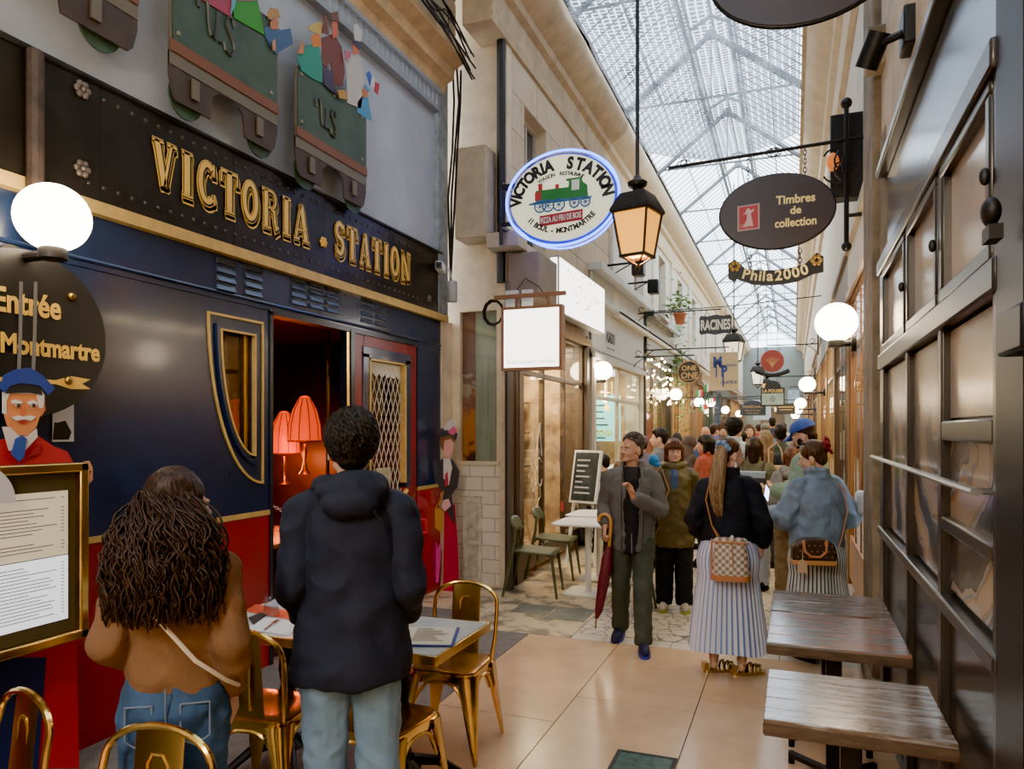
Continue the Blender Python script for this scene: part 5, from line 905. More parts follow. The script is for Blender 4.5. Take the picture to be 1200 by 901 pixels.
# ================================================================ oval neon sign of the restaurant
NEON = emis('blue_neon', (.03,.12,1), 7); CRL = emis('lit_cream_face', (.80,.80,.58), .55)
so = thing('oval_sign', 'lit cream oval sign with green locomotive and blue neon rim', 'sign', (onY(660,234,6.95)[0],6.95,onY(660,234,6.95)[1]), sc=.92)
def sign_panel(parent, poly, m, th=.05, y=0, nm='panel', bevel=0): m1 = MB(); m1.prism(poly, xz, y, y+th); return m1.build(nm, m, parent, 30, bevel)
sign_panel(so, oval(.575,.455,64), CRL, .16, -.08); sign_panel(so, oval(.60,.48,64), mat('dark_blue_rim', (.03,.06,.3), .4), .10, -.05, 'rim')
mb = MB(); mb.tube([(.625*math.cos(2*PI*i/72),-.07,.505*math.sin(2*PI*i/72)) for i in range(72)], .013, 8, True); mb.build('neon_tube', NEON, so)
mb = MB(); mb.tube([(.70*math.cos(q)*.86+.0,.07,.505*math.sin(q)) for q in [2*PI*i/72 for i in range(72)]], .010, 8, True); mb.build('neon_tube', NEON, so)
INK = mat('black_ink', (.01,.012,.02), .5)
arctext('lettering', 'VICTORIA', INK, so, 0, -.03, .455, .335, 176, 106, .17, -.085, .010, .85); arctext('lettering', 'STATION', INK, so, 0, -.03, .455, .335, 78, 7, .17, -.085, .010, .85)
arctext('lettering', 'WAGON', INK, so, 0, .0, .36, .235, 128, 103, .055, -.085, .002); arctext('lettering', 'RESTAURANT', INK, so, 0, .0, .36, .235, 90, 50, .055, -.085, .002)
arctext('lettering', '11 BOUL - MONTMARTRE', INK, so, 0, .0, .46, .375, 217, 323, .08, -.085, .004, .9, True)
lo = MB(); LG = mat('loco_green', (.01,.22,.045), .5); LR = mat('loco_red', (.5,.03,.04), .5); LB = mat('loco_blue', (.04,.16,.45), .5); LWT = mat('loco_white', (.8,.85,.85), .5)
loc = sign_panel(so, [(-.28,-.02),(.10,-.02),(.10,.10),(-.28,.10)], LG, .004, -.088, 'locomotive')
sign_panel(loc, [(-.29,-.01),(-.22,-.01),(-.22,.085),(-.29,.085)], LR, .003, -.091, 'front'); sign_panel(loc, [(.07,-.03),(.30,-.03),(.29,.10),(.24,.14),(.23,.19),(.06,.19),(.055,.17),(.09,.16)], LG, .004, -.089, 'cab'); sign_panel(loc, [(.12,.06),(.205,.06),(.205,.17),(.12,.17)], LWT, .002, -.092, 'cab_window')
sign_panel(loc, [(-.36,-.05),(.33,-.05),(.34,-.02),(-.3,-.02),(-.36,-.035)], LB, .004, -.092, 'footplate'); sign_panel(loc, [(-.25,.1),(-.205,.1),(-.205,.17),(-.255,.17)], LR, .003, -.091, 'chimney'); sign_panel(loc, [(-.06,.1),(-.02,.1),(-.02,.145),(-.06,.145)], LR, .003, -.091, 'dome'); sign_panel(loc, oval(.035,.014,16,-.20,.185), LWT, .002, -.092, 'smoke')
for x, r_ in ((-.23,.062),(-.14,.062),(-.02,.062),(.15,.05),(.27,.05)): 
    m1 = MB(); m1.tube([(x+r_*math.cos(2*PI*i/20),-.094,-.075+r_*math.sin(2*PI*i/20)) for i in range(20)], .009, 5, True)
    for i in range(4): q = PI*i/4; m1.tube([(x-r_*math.cos(q),-.094,-.075-r_*math.sin(q)),(x+r_*math.cos(q),-.094,-.075+r_*math.sin(q))], .004, 4)
    m1.build('wheel', LB, loc)
sign_panel(so, [(-.24,-.29),(.24,-.26),(.24,-.145),(-.24,-.175)], mat('red_banner', (.42,.01,.04), .5), .003, -.086, 'banner')
text('lettering', 'PIZZA AU FEU DE BOIS', LWT, so, 0, -.245, -.09, .085, rot=.055, bold=.0022, width=.45)
mb = MB(); mb.tube([(-.72,.0,-.42),(-.72,.0,.42)], .022, 8); mb.box((-.75,-.02,.2),(-.55,.02,.24)); mb.box((-.75,-.02,-.22),(-.57,.02,-.18)); mb.box((-.74,.0,.24),(-.70,.26,.28)); mb.box((-.74,.0,-.24),(-.70,.26,-.20)); mb.build('wall_bracket', DARKB, so)
# shutter boxes on the corner
BX = mat('grey_beige_box', (.42,.35,.24), .7, var=.2, vs=5)
mb = MB(); mb.box((-3.38,7.1,3.75),(-3.02,7.39,4.72)); mb.box((-3.02,7.1,3.62),(-2.66,7.39,3.78)); o = mb.build('utility_box', BX, bevel=.01); tag(o, 'tall grey beige utility box fixed high behind the oval neon sign', 'box')
mb = MB(); mb.box((-2.86,7.3,3.12),(-2.5,7.95,3.6)); o = mb.build('awning_box', mat('brown_grey_awning', (.22,.17,.12), .6, var=.2), bevel=.02); tag(o, 'brown grey awning casing below the oval neon sign', 'awning')
# white light box "Restaurant coréen"
LBX = emis('white_light_box', (1,.93,.86), 3.2); BRF = mat('copper_brown_frame', (.28,.13,.07), .4, .3)
s1 = thing('light_box', 'blank white square light box lettered Restaurant coréen hanging from a brown bar', 'sign', (-2.48,7.05,2.645))
sign_panel(s1, [(-.30,-.30),(.30,-.30),(.30,.30),(-.30,.30)], LBX, .10, -.052, 'face'); mb = MB()
for q in ((-.325,-.325,.325,-.295),(-.325,.295,.325,.325),(-.325,-.295,-.295,.295),(.295,-.295,.325,.295)): mb.box((q[0],-.055,q[1]),(q[2],.055,q[3]))
mb.build('frame', BRF, s1); text('lettering', 'Restaurant coréen', mat('pale_grey_ink', (.45,.42,.42), .6, emit=.8), s1, 0, -.26, -.054, .07, width=.5)
mb = MB(); mb.box((-.42,-.02,.42),(.35,.02,.46)); mb.box((-.19,-.015,.32),(-.16,.015,.43)); mb.box((.16,-.015,.32),(.19,.015,.43)); mb.build('hanging_bar', BRF, s1)
qs = [onX(655,303,-2.62), onX(708,337,-2.62), onX(708,378,-2.62), onX(655,372,-2.62)]
s2 = thing('light_box', 'large blank white light box set flat along the wall above the square one', 'sign', (0,0,0)); m1 = MB(); y0, y1, z0, z1 = qs[0][0], qs[1][0], 3.12, 3.80; m1.box((-2.735,y0,z0),(-2.62,y1,z1)); m1.build('casing', mat('grey_metal_casing', (.35,.35,.34), .4, .6), s2)
m1 = MB(); m1.box((-2.62,y0+.02,z0+.02),(-2.612,y1-.02,z1-.02)); m1.box((-2.725,y0-.005,z0+.02),(-2.64,y0,z1-.02)); m1.build('face', LBX, s2); m1 = MB(); random.seed(3)
for i in range(60): q = y0+random.random()*(y1-y0)*.7+.3; zz = z0+.2+random.random()*.42; m1.box((-2.612,q,zz),(-2.610,q+.03,zz+.02))
m1.build('dot_pattern', mat('pale_grey_ink', (.5,.5,.5)), s2)
# ASADO letters on the pale fascia
lt = thing('wall_lettering', 'small dark lettering on the pale grey fascia', 'lettering', (FX+.055,11.45,3.0), PI/2); text('lettering', 'ASADO', INK, lt, .55, .15, 0, .26, width=.62, bold=.004); text('lettering', 'CUISINE ARGENTINE', mat('grey_ink', (.35,.35,.35)), lt, .55, .04, 0, .05, width=.6)
# ---------------------------------------------------------------- shop signs across the passage
def hang(name, lab, px, py, Y, poly_r, m, arm=None, rod=None, th=.04, bevel=0):
    x, z = onY(px, py, Y); t_ = thing(name, lab, 'sign', (x,Y,z)); sign_panel(t_, poly_r, m, th, -th/2, 'panel', bevel)
    if arm:
        m1 = MB(); x0, zz = arm; m1.tube([(x0-x,0,zz),(-x0+x if False else .1*(1 if x0 > x else -1)*-1,0,zz)], .014, 6); m1.tube([(x0-x,0,zz-.25),(x0-x,0,zz+.2)], .016, 6)
        q = 1 if x0 > x else -1; xx = x0-x-q*.03; m1.tube([(xx-q*.22*i/10*1.0,0,zz-.20+.19*(i/10)**.6) for i in range(11)], .009, 5); m1.tube([(xx-q*(.09+.05*math.cos(a_)),0,zz+.07+.05*math.sin(a_)) for a_ in [i*PI/6 for i in range(11)]], .008, 5); m1.build('bracket', BLACK, t_)
    return t_
PUR = mat('dark_plum_panel', (.045,.030,.032), .35, var=.1); YEL = mat('pale_yellow_letters', (.85,.68,.25), .5, emit=.12)
tm = hang('oval_sign', 'dark oval hanging sign reading Timbres de collection with a red postage stamp', 909.5, 248, 7.3, oval(.505,.345,64), PUR, None)
mb = MB(); mb.tube([(.50*math.cos(2*PI*i/64),-.0,.34*math.sin(2*PI*i/64)) for i in range(64)], .02, 8, True); mb.build('rim', BLACK, tm)
mb = MB(); x0 = .60; mb.tube([(x0,0,-.36),(x0,0,.88)], .022, 8); mb.ell((x0,0,.92), .05); mb.ell((x0,0,-.38), .045); mb.tube([(.95,0,.60),(-1.0,0,.535)], .018, 8); mb.tube([(.95,0,-.10),(x0,0,-.10)], .018, 6)
for xx, rr_ in ((-.02,.05),(-.85,.045)): 
    for a_ in (0,PI/3,-PI/3): mb.tube([(xx+rr_*1.4*math.cos(t_)*math.cos(a_), rr_*math.sin(t_)*.6, .56+rr_*math.sin(t_)) for t_ in [2*PI*i/14 for i in range(14)]], .006, 5, True)
for k_ in (1,-1): mb.tube([(x0-.03-.16*s_*abs(math.cos(1.2+s_*5)),0,.54-.17*(1-k_*.4)-k_*.09*math.sin(s_*6)) for s_ in [i/14 for i in range(15)]], .010, 5)
mb.build('bracket', BLACK, tm)
def chain(mbx, x, z0, z1, y=0, r=.014):
    n_ = max(2, int((z1-z0)/(r*2.6)))
    for i in range(n_):
        zz = z0+(z1-z0)*(i+.5)/n_; h_ = (z1-z0)/n_*.72
        mbx.tube([(x+(r*math.cos(t_) if i % 2 else 0), y+(0 if i % 2 else r*math.cos(t_)), zz+h_*math.sin(t_)) for t_ in [2*PI*j/8 for j in range(8)]], .004, 4, True)
mb = MB(); chain(mb, .25, .30, .58); chain(mb, -.25, .30, .56); mb.build('chain', BLACK, tm)
text('lettering', 'Timbres', YEL, tm, .17, .06, -.022, .11, bold=.0028, width=.34); text('lettering', 'de', YEL, tm, .17, -.04, -.022, .10, bold=.0025); text('lettering', 'collection', YEL, tm, .17, -.155, -.022, .11, bold=.0025, width=.36)
sp_ = sign_panel(tm, [(-.345,-.16),(-.145,-.15),(-.145,.09),(-.345,.08)], mat('stamp_edge', (.55,.38,.34), .6), .004, -.024, 'stamp'); sign_panel(sp_, [(-.33,-.145),(-.16,-.137),(-.16,.075),(-.33,.067)], mat('stamp_red', (.50,.04,.05), .5), .002, -.026, 'stamp_face')
sign_panel(sp_, [(-.265,.04),(-.24,.055),(-.23,.03),(-.19,.04),(-.20,.02),(-.225,.0),(-.215,-.05),(-.20,-.12),(-.29,-.12),(-.26,-.05),(-.262,.0),(-.30,-.01),(-.27,.015)], mat('stamp_pale', (.75,.5,.45), .5), .002, -.028, 'stamp_figure'); text('lettering', '10c', mat('stamp_pale', (.75,.5,.45)), sp_, -.29, -.13, -.029, .05)
x, z = onY(908, 319, 7.3); ph = thing('scroll_sign', 'black scroll shaped sign with yellow lettering below the oval stamp sign', 'sign', (x,7.3,z))
low = [(-.42+.84*i/16, -.12+.0+.09*(2*abs(i/16-.5))**2) for i in range(17)]; up = [(.42-.84*i/16, .02+.09*(2*abs(.5-i/16))**2) for i in range(17)]
sign_panel(ph, [(-.42,.11),(-.36,.15),(-.30,.09)]+list(reversed(up))[3:-3]+[(.30,.09),(.36,.15),(.42,.11),(.42,-.03),(.34,-.04)]+list(reversed(low))[4:-4]+[(-.34,-.04),(-.36,-.07),(-.42,-.03)], BLACK, .03, -.015)
arctext('lettering', 'Phila2000', YEL, ph, 0, .92, 1.0, 1.0, 254.5, 285.5, .135, -.02, .003, 1, True)
for xx in (-.36,.36): 
    m1 = MB()
    for i in range(6): q = PI*i/3; m1.ell((xx+.035*math.cos(q),-.02,.08+.035*math.sin(q)), (.02,.008,.02), 8, 5)
    m1.build('flower_ornament', mat('dull_gold', (.45,.28,.06), .4, .5), ph)
mb = MB(); chain(mb, -.22, .03, .22); chain(mb, .22, .03, .20); mb.build('chain', BLACK, ph)
x, z = onY(940, -42, 4.5); tp = thing('oval_sign', 'dark oval hanging sign cut off by the top edge of the picture', 'sign', (x,4.5,z)); sign_panel(tp, oval(.505,.345,64), PUR, .05, -.025); mb = MB(); mb.tube([(.50*math.cos(2*PI*i/64),-.0,.34*math.sin(2*PI*i/64)) for i in range(64)], .02, 8, True); mb.build('rim', BLACK, tp); mb = MB(); mb.tube([(.62,0,.45),(-.5,0,.45)], .018, 6); mb.tube([(.25,0,.3),(.25,0,.45)], .008, 5); mb.tube([(-.25,0,.3),(-.25,0,.45)], .008, 5); mb.build('bracket', BLACK, tp)
# further signs
def small(name, lab, px, py, Y, w, h, m, shape='rect', wall=-1):
    w /= 2; h /= 2
    poly = {'rect':[(-w,-h),(w,-h),(w,h),(-w,h)], 'round':oval(w,h,40), 'plaque':[(-w,-h*.7),(-w*.9,-h*.95),(-w*.5,-h*.85),(0,-h),(w*.5,-h*.85),(w*.9,-h*.95),(w,-h*.7),(w*.96,0),(w,h*.7),(w*.9,h*.95),(w*.5,h*.85),(0,h),(-w*.5,h*.85),(-w*.9,h*.95),(-w,h*.7),(-w*.96,0)], 'arch':[(-w,-h),(w,-h),(w,h*.45)]+arc(0,h*.45,w*.7,h*.55,0,180,14)+[(-w,h*.45)]}[shape]
    t_ = hang(name, lab, px, py, Y, poly, m, ((FX+.0 if wall < 0 else RX-.0), h+.10), None, .04); 
    for s_ in (-.6,.6): m1 = MB(); m1.tube([(w*s_,0,h*.8),(w*s_,0,h+.1)], .007, 5); m1.build('hanger', BLACK, t_)
    return t_
IV = mat('ivory_letters', (.78,.76,.66), .5)
t_ = small('hanging_sign', 'dark wavy edged plaque with ivory capital letters', 838.5, 380.5, 14.3, .60, .38, mat('charcoal_plaque', (.04,.045,.05), .5), 'plaque'); text('lettering', 'RACINES', IV, t_, 0, -.09, -.022, .26, width=.54, bold=.008)
t_ = small('hanging_sign', 'round dark brown sign with gold lettering and gold ring', 807.5, 436, 14.0, .43, .43, mat('dark_brown_disc', (.05,.038,.028), .5), 'round'); GL2 = mat('gold_script', (.70,.45,.16), .4)
text('lettering', 'ONE', GL2, t_, 0, .03, -.022, .13, bold=.003); text('lettering', 'ONE', GL2, t_, .01, -.11, -.022, .15, bold=.003); mb = MB(); mb.tube([(.205*math.cos(2*PI*i/40),-.02,.205*math.sin(2*PI*i/40)) for i in range(40)], .008, 6, True); mb.tube([(-.14,-.022,-.10),(-.08,-.022,-.15),(.05,-.022,-.14),(.16,-.022,-.12)], .006, 5); mb.build('ring', GL2, t_)
t_ = small('hanging_sign', 'cream rectangular sign with a large blue monogram', 848.5, 435, 14.9, .54, .74, mat('cream_sign', (.66,.52,.30), .5, var=.08), 'rect'); BI = mat('blue_ink', (.03,.06,.28), .5)
for ch, x, z, s_ in (('M',-.12,.08,.26),('P',-.0,-.10,.26)): text('lettering', ch, BI, t_, x, z, -.022, s_*1.15, bold=.012, sx=.75)
text('lettering', 'ARTIN', BI, t_, .12, .09, -.022, .07); text('lettering', 'HILATÉLIE', BI, t_, .09, -.24, -.022, .07, width=.30, bold=.002); mb = MB(); mb.box((-.03,-.024,-.30),(.0,-.02,.12)); mb.box((-.155,-.024,-.12),(-.13,-.02,.1)); mb.build('monogram_stem', BI, t_)
t_ = small('hanging_sign', 'round brick red sign with a small gold tree emblem', 905, 423, 17.5, .50, .50, mat('brick_red_disc', (.34,.05,.035), .5), 'round', 1); m1 = MB()
for a_ in range(-4,5): m1.tube([(0,-.024,-.12),(a_*.02,-.024,-.02),(a_*.036,-.024,.09-abs(a_)*.012)], .004, 4)
m1.tube([(0,-.024,-.15),(0,-.024,-.08)], .008, 5); m1.build('emblem', GL2, t_); m1 = MB(); m1.tube([(-.36+.72*i/14,-.0,-.22-.10*math.sin(PI*i/14)) for i in range(15)], .045, 8, flat=.3); m1.build('curved_plate', BLACK, t_)
t_ = small('hanging_sign', 'black arched sign in gold letters over a pale green picture', 905.5, 461, 20, .58, .66, mat('black_green_panel', (.02,.025,.022), .5), 'arch', 1); text('lettering', 'LA POUSSE', GL2, t_, 0, .03, -.022, .11, width=.5, bold=.003); sign_panel(t_, [(-.26,-.29),(.26,-.29),(.26,0),(-.26,0)], mat('pale_green_picture', (.35,.45,.40), .5, var=.2, vs=14), .004, -.025, 'picture'); sign_panel(t_, oval(.07,.09,16,0,-.14), mat('grey_green_medallion', (.20,.28,.25), .5), .003, -.028, 'medallion')
t_ = small('hanging_sign', 'slate blue arched sign with gold lettering hanging low at the left', 882, 478, 20.5, .66, .40, mat('slate_blue_panel', (.04,.055,.075), .5), 'arch'); text('lettering', 'MARÉCHAL', GL2, t_, 0, .0, -.022, .09, width=.5); text('lettering', 'timbres et monnaies', GL2, t_, 0, -.08, -.022, .05, width=.4); text('lettering', 'achat vente', GL2, t_, 0, -.15, -.022, .05, width=.3)
t_ = small('hanging_sign', 'pale blue white sign behind the dark arched one', 893, 480, 23, .50, .60, mat('pale_blue_sign', (.45,.60,.75), .5), 'rect')
t_ = small('hanging_sign', 'dark brown sign with gold bands low in the middle distance', 921, 479, 24, .55, .34, mat('brown_black_panel', (.05,.04,.03), .5), 'rect', 1); m1 = MB(); m1.box((-.22,-.026,.04),(.22,-.02,.07)); m1.box((-.18,-.026,-.04),(.18,-.02,-.02)); m1.build('gold_band', GL2, t_)
t_ = small('hanging_sign', 'small blue and white sign at the far right wall', 930, 466, 25, .34, .50, mat('blue_white_sign', (.35,.55,.80), .5, var=.4, vs=8), 'rect', 1)
t_ = small('hanging_sign', 'tan wooden board sign far down the left side', 900, 474, 27, .9, .22, mat('tan_board', (.35,.26,.10), .5), 'rect')
# entrance sign at far left
en = thing('oval_sign', 'black oval wall sign lettered Entrée Montmartre with a gold arrow', 'sign', (LX+.12,0,0), PI/2)
cy, cz = onX(30,391,LX+.12); r_y = onX(121,395,LX+.12)[0]-cy; sign_panel(en, oval(r_y,.40,56,cy,cz), mat('black_board', (.014,.013,.012), .4), .04, -.02); text('lettering', 'Entrée', GOLD, en, onX(29,362,LX+.12)[0], cz+.09, -.024, .16, bold=.004, width=.33); text('lettering', 'Bd Montmartre', GOLD, en, onX(42,400,LX+.12)[0]+.0, cz-.10, -.024, .13, bold=.004, width=.66)
sign_panel(en, [(cy-.3,cz-.22),(cy+.14,cz-.215),(cy+.22,cz-.19),(cy+.33,cz-.20),(cy+.28,cz-.225),(cy+.33,cz-.25),(cy+.22,cz-.255),(cy+.14,cz-.235),(cy-.3,cz-.24)], GOLD, .003, -.024, 'arrow'); 
for a_ in ((80,348),(76,446)): m1 = MB(); q = onX(*a_,LX+.12); m1.ell((q[0],-.025,q[1]), (.022,.02,.022)); m1.build('stud', BRASSD, en)
for a_ in ((25,330),(42,330)): m1 = MB(); q = onX(*a_,LX+.2); m1.tube([(LX+.2,q[0],q[1]-.0),(LX+.18,q[0]+.01,q[1]-.25),(LX+.19,q[0]-.01,q[1]-.55)], .008, 5); fit0 = m1.build('cable', mat('grey_cable', (.16,.15,.14), .6)); tag(fit0, 'thin %s cable hanging from the big globe lamp over the Entrée sign' % ('left' if a_[0] == 25 else 'right'), 'cable')
# ================================================================ globe lamps, lanterns
def globe(lab, x, y, z, d, wallx, grp, arm=True, strap=False):
    t_ = thing('globe_lamp', lab, 'lamp', (x,y,z), 0, grp); r_ = d/2; m1 = MB(); m1.ell((0,0,r_*.85), (r_*1.04,r_*1.04,r_), 28, 18); m1.build('glass_globe', WGLOBE, t_, 180)
    m1 = MB(); m1.lathe([(r_*.36,-r_*.42),(r_*.40,-r_*.40),(r_*.40,-.02),(r_*.34,0)], 20); m1.build('base', DARKB, t_)
    m1 = MB(); m1.tube([(0,0,-r_*.25),(wallx-x,0,-r_*.25)], r_*.16, 10); q = 1 if wallx > x else -1; m1.cyl((wallx-x,0,-r_*.25),(wallx-x-q*.04,0,-r_*.25), r_*.45, 20); m1.build('arm', DARKB, t_); return t_
x, y = atd(62, 3.45); globe('big glowing opal globe lamp at far left beside the Entrée sign', x, y, CH+(HY-288)*3.45/FPX, .312, LX, 'opal globe wall lamps')
x, y = atd(980, 6.36); globe('glowing opal globe lamp on the stone pillar of the right wall, nearest on that side', x, y, CH+(HY-397)*6.36/FPX, .335, RX, 'opal globe wall lamps')
RGL = [(946,452,14.5),(938,472,20.5),(935,478,24.5),(932,484,29)]
for i, (px, py, Z) in enumerate(RGL): x, y = atd(px, Z); globe('opal globe lamp on the right wall, %s beyond the pillar lamp' % ['first','second','third','fourth'][i], min(x, RX-.12), y, CH+(HY-py-6)*Z/FPX, .30, RX+.08, 'opal globe wall lamps')
for i, (px, py, Z, wh) in enumerate([(699,436,11.3,'outside the pale fascia window'),(787,460,18.3,'first beyond the string lights'),(816,468,22.8,'second beyond the string lights'),(827,468,26,'third beyond the string lights'),(850,476,29,'fourth beyond the string lights'),(866,480,33,'fifth beyond the string lights')]):
    x, y = atd(px, Z); globe('opal globe lamp on the left wall, %s' % wh, max(x, FX+.16), y, CH+(HY-py-8)*Z/FPX, .29, FX, 'opal globe wall lamps')
LANG = mat('lantern_amber_glass', (.9,.45,.08), .3, emit=1.05, ecol=(1,.40,.03)); LANW = mat('lantern_frosted_glass', (.8,.76,.66), .4, emit=1.2, ecol=(1,.88,.66))
def lantern(lab, x, y, z, s, gl, rodtop):                # z: centre of the glass
    t_ = thing('street_lantern', lab, 'lantern', (x,y,z), math.radians(-14), 'hanging lanterns along the passage'); m1 = MB(); a_, b_ = .20*s, .135*s; h_ = .24*s
    sq = lambda r_, zz: [(-r_,-r_,zz),(r_,-r_,zz),(r_,r_,zz),(-r_,r_,zz)]
    m1.rings([sq(b_*.94,-h_),sq(a_*.94,h_)], caps=False); m1.build('glass', gl, t_, 0); m1 = MB()
    for sx_, sy_ in ((-1,-1),(1,-1),(1,1),(-1,1)): m1.tube([(sx_*b_,sy_*b_,-h_),(sx_*a_,sy_*a_,h_)], .014*s, 6)
    for zz, r_ in ((-h_,b_),(h_,a_)): m1.rings([[(p[0],p[1],zz-.015*s) for p in sq(r_+.015*s,0)],[(p[0],p[1],zz+.015*s) for p in sq(r_+.015*s,0)],[(p[0],p[1],zz+.015*s) for p in sq(r_-.02*s,0)],[(p[0],p[1],zz-.015*s) for p in sq(r_-.02*s,0)]], closed=True)
    for sx_, sy_ in ((-1,-1),(1,-1),(1,1),(-1,1)): m1.tube([(sx_*b_*(1-i/8)**.6,sy_*b_*(1-i/8)**.6,-h_-.10*s*(i/8)**1.6) for i in range(9)], .012*s, 5)
    m1.ell((0,0,-h_-.12*s), (.03*s,.03*s,.04*s)); m1.build('frame', DARKB, t_, 30); m1 = MB()
    m1.rings([sq(a_+.028*s,h_),sq(a_+.025*s,h_+.03*s),sq(a_*.72,h_+.20*s),sq(a_*.62,h_+.21*s)]); m1.lathe([(.07*s,h_+.2*s),(.05*s,h_+.26*s),(.10*s,h_+.29*s),(.11*s,h_+.33*s),(.05*s,h_+.37*s),(.02*s,h_+.42*s)], 16); m1.build('roof_cap', DARKB, t_, 30)
    m1 = MB(); m1.tube([(0,0,h_+.4*s),(0,0,rodtop-z)], .014, 8); m1.build('hanging_rod', BLACK, t_)
    return t_
x, y = atd(747, 5.3); zz = CH+(HY-275)*5.3/FPX; lantern('big dark lantern with glowing amber glass hanging nearest the camera', x, y, zz, .66, LANG, EZ+.02)
for i, (px, py, Z, g) in enumerate([(860,412,15.0,LANW),(888,443,22.5,LANW),(899,455,29,LANG),(911,478,36,LANW)]): x, y = atd(px, Z); lantern('dark lantern hanging in the passage, %s after the big amber one' % ['first','second','third','fourth'][i], x, y, CH+(HY-py)*Z/FPX, .80, g, EZ+.02)
# ================================================================ net under the roof
NET, N, L, p = nodes('torn_plastic_netting'); N.remove(p)
tc = N.new('ShaderNodeTexCoord'); wv = []
for ax, rot, sc in ((0,0,7),(1,PI/2,9)):
    mp = N.new('ShaderNodeMapping'); mp.inputs['Rotation'].default_value = (0,0,rot); L.new(tc.outputs['Object'], mp.inputs[0]); w = N.new('ShaderNodeTexWave'); w.inputs['Scale'].default_value = sc*.5; w.inputs['Distortion'].default_value = 1.2; w.inputs['Detail'].default_value = 2; w.inputs['Detail Scale'].default_value = .8; L.new(mp.outputs[0], w.inputs[0]); wv.append(w)
mxx = N.new('ShaderNodeMath'); mxx.operation = 'MAXIMUM'; L.new(wv[0].outputs['Fac'], mxx.inputs[0]); L.new(wv[1].outputs['Fac'], mxx.inputs[1])
nz = N.new('ShaderNodeTexNoise'); nz.inputs['Scale'].default_value = 1.6; nz.inputs['Detail'].default_value = 8; L.new(tc.outputs['Object'], nz.inputs[0])
r1 = N.new('ShaderNodeValToRGB'); r1.color_ramp.elements[0].position = .3; r1.color_ramp.elements[0].color = (.06,.06,.062,1); r1.color_ramp.elements[1].position = .74; r1.color_ramp.elements[1].color = (.36,.38,.42,1); L.new(nz.outputs['Fac'], r1.inputs[0])
r2 = N.new('ShaderNodeValToRGB'); r2.color_ramp.elements[0].position = .70; r2.color_ramp.elements[0].color = (.97,.97,.97,1); r2.color_ramp.elements[1].position = .99; r2.color_ramp.elements[1].color = (.42,.42,.42,1); L.new(mxx.outputs[0], r2.inputs[0])
d = N.new('ShaderNodeBsdfTranslucent'); L.new(r1.outputs[0], d.inputs[0]); df = N.new('ShaderNodeBsdfDiffuse'); L.new(r1.outputs[0], df.inputs[0]); m0 = N.new('ShaderNodeMixShader'); m0.inputs[0].default_value = .45; L.new(d.outputs[0], m0.inputs[1]); L.new(df.outputs[0], m0.inputs[2])
t = N.new('ShaderNodeBsdfTransparent'); t.inputs[0].default_value = (.85,.92,1,1); mx = N.new('ShaderNodeMixShader'); L.new(r2.outputs[0], mx.inputs[0]); L.new(t.outputs[0], mx.inputs[1]); L.new(m0.outputs[0], mx.inputs[2]); L.new(mx.outputs[0], N['Material Output'].inputs[0])
mb = MB(); random.seed(5)
def netf(u, v):
    x = EL+.02+(ER-EL-.04)*u; y = -2.0+15.0*v+.25*math.sin(3*u)*v; sag = 4*u*(1-u); x = EL+.06+(ER-EL-.12)*u
    return (x, y, EZ-.10-.22*sag*(.7+.3*math.sin(v*9))+.05*noise.noise(V((x*2,y*1.5,0)))+.02*noise.noise(V((x*7,y*6,3))))
mb.grid(netf, 40, 150); o = mb.build('protective_net', NET, None, 180); tag(o, 'sagging grey see-through protective netting stretched under the glass roof', 'net')
# ================================================================ fittings
def fit(nm, lab, cat, mb_, m, grp=None, **k): o = mb_.build(nm, m, None, **k); return tag(o, lab, cat, grp)
mb = MB(); mb.tube([(-2.94,7.33,3.3),(-2.94,7.33,6.9)], .05, 8); fit('drain_pipe', 'black vertical pipe on the stone corner above the shutter boxes', 'pipe', mb, DARKB)
mb = MB(); mb.tube([(FX+.05,7.34,0),(FX+.05,7.34,3.3)], .05, 8); fit('drain_pipe', 'dark brown pipe down the corner beside the first restaurant window', 'pipe', mb, mat('brown_pipe', (.07,.055,.045), .4))
q = onX(52,150,LX+.15); mb = MB(); mb.tube([(LX+.085,q[0],2.64),(LX+.085,q[0],3.58)], .04, 10); fit('drain_pipe', 'short rusty dark pipe crossing the name board above the big globe lamp', 'pipe', mb, mat('rusty_pipe', (.05,.03,.02), .6, var=.6, vs=10, bump=.4))
random.seed(9); mb = MB()
for k in range(7):
    pts = []
    for i in range(26): t_ = i/25; pts.append((LX+.40+.03*math.sin(k+t_*5), 2.5+4.6*t_, 5.66+.06*k*.4-.10*math.sin(PI*t_*2+k)*(.3+t_)-.55*max(0,t_-.86)*6*.3*(1+k*.1)))
    mb.tube(pts, .010, 5)
fit('cable_bundle', 'bundle of dark cables drooping along the ochre cornice above the carriage', 'cables', mb, DARKB)
mb = MB()
for k in range(3): mb.tube([(LX+.2+.04*k,7.02+.02*k,5.6-.04*k),(LX+.2+.05*math.sin(k),7.06+.03*k,5.2),(LX+.16+.03*k,7.1,4.7),(LX+.12+.04*k,7.08,4.2),(LX+.14,7.1,3.3)], .012, 5)
fit('cable_tangle', 'black cables running down the corner post right of the grey panel', 'cables', mb, DARKB)
cm = thing('security_camera', 'small white security camera at the right end of the name board', 'camera', (LX+.1,6.95,3.42), .3); mb = MB(); mb.box((-.04,-.14,-.045),(.04,.09,.045)); mb.build('housing', WHITE, cm, bevel=.012); mb = MB(); mb.box((-.034,-.145,-.04),(.034,-.138,.035)); mb.ell((0,-.145,0), (.02,.01,.02)); mb.build('lens', BLACK, cm); mb = MB(); mb.tube([(0,.05,0),(-.08,.1,-.02)], .015, 6); mb.build('arm', WHITE, cm)
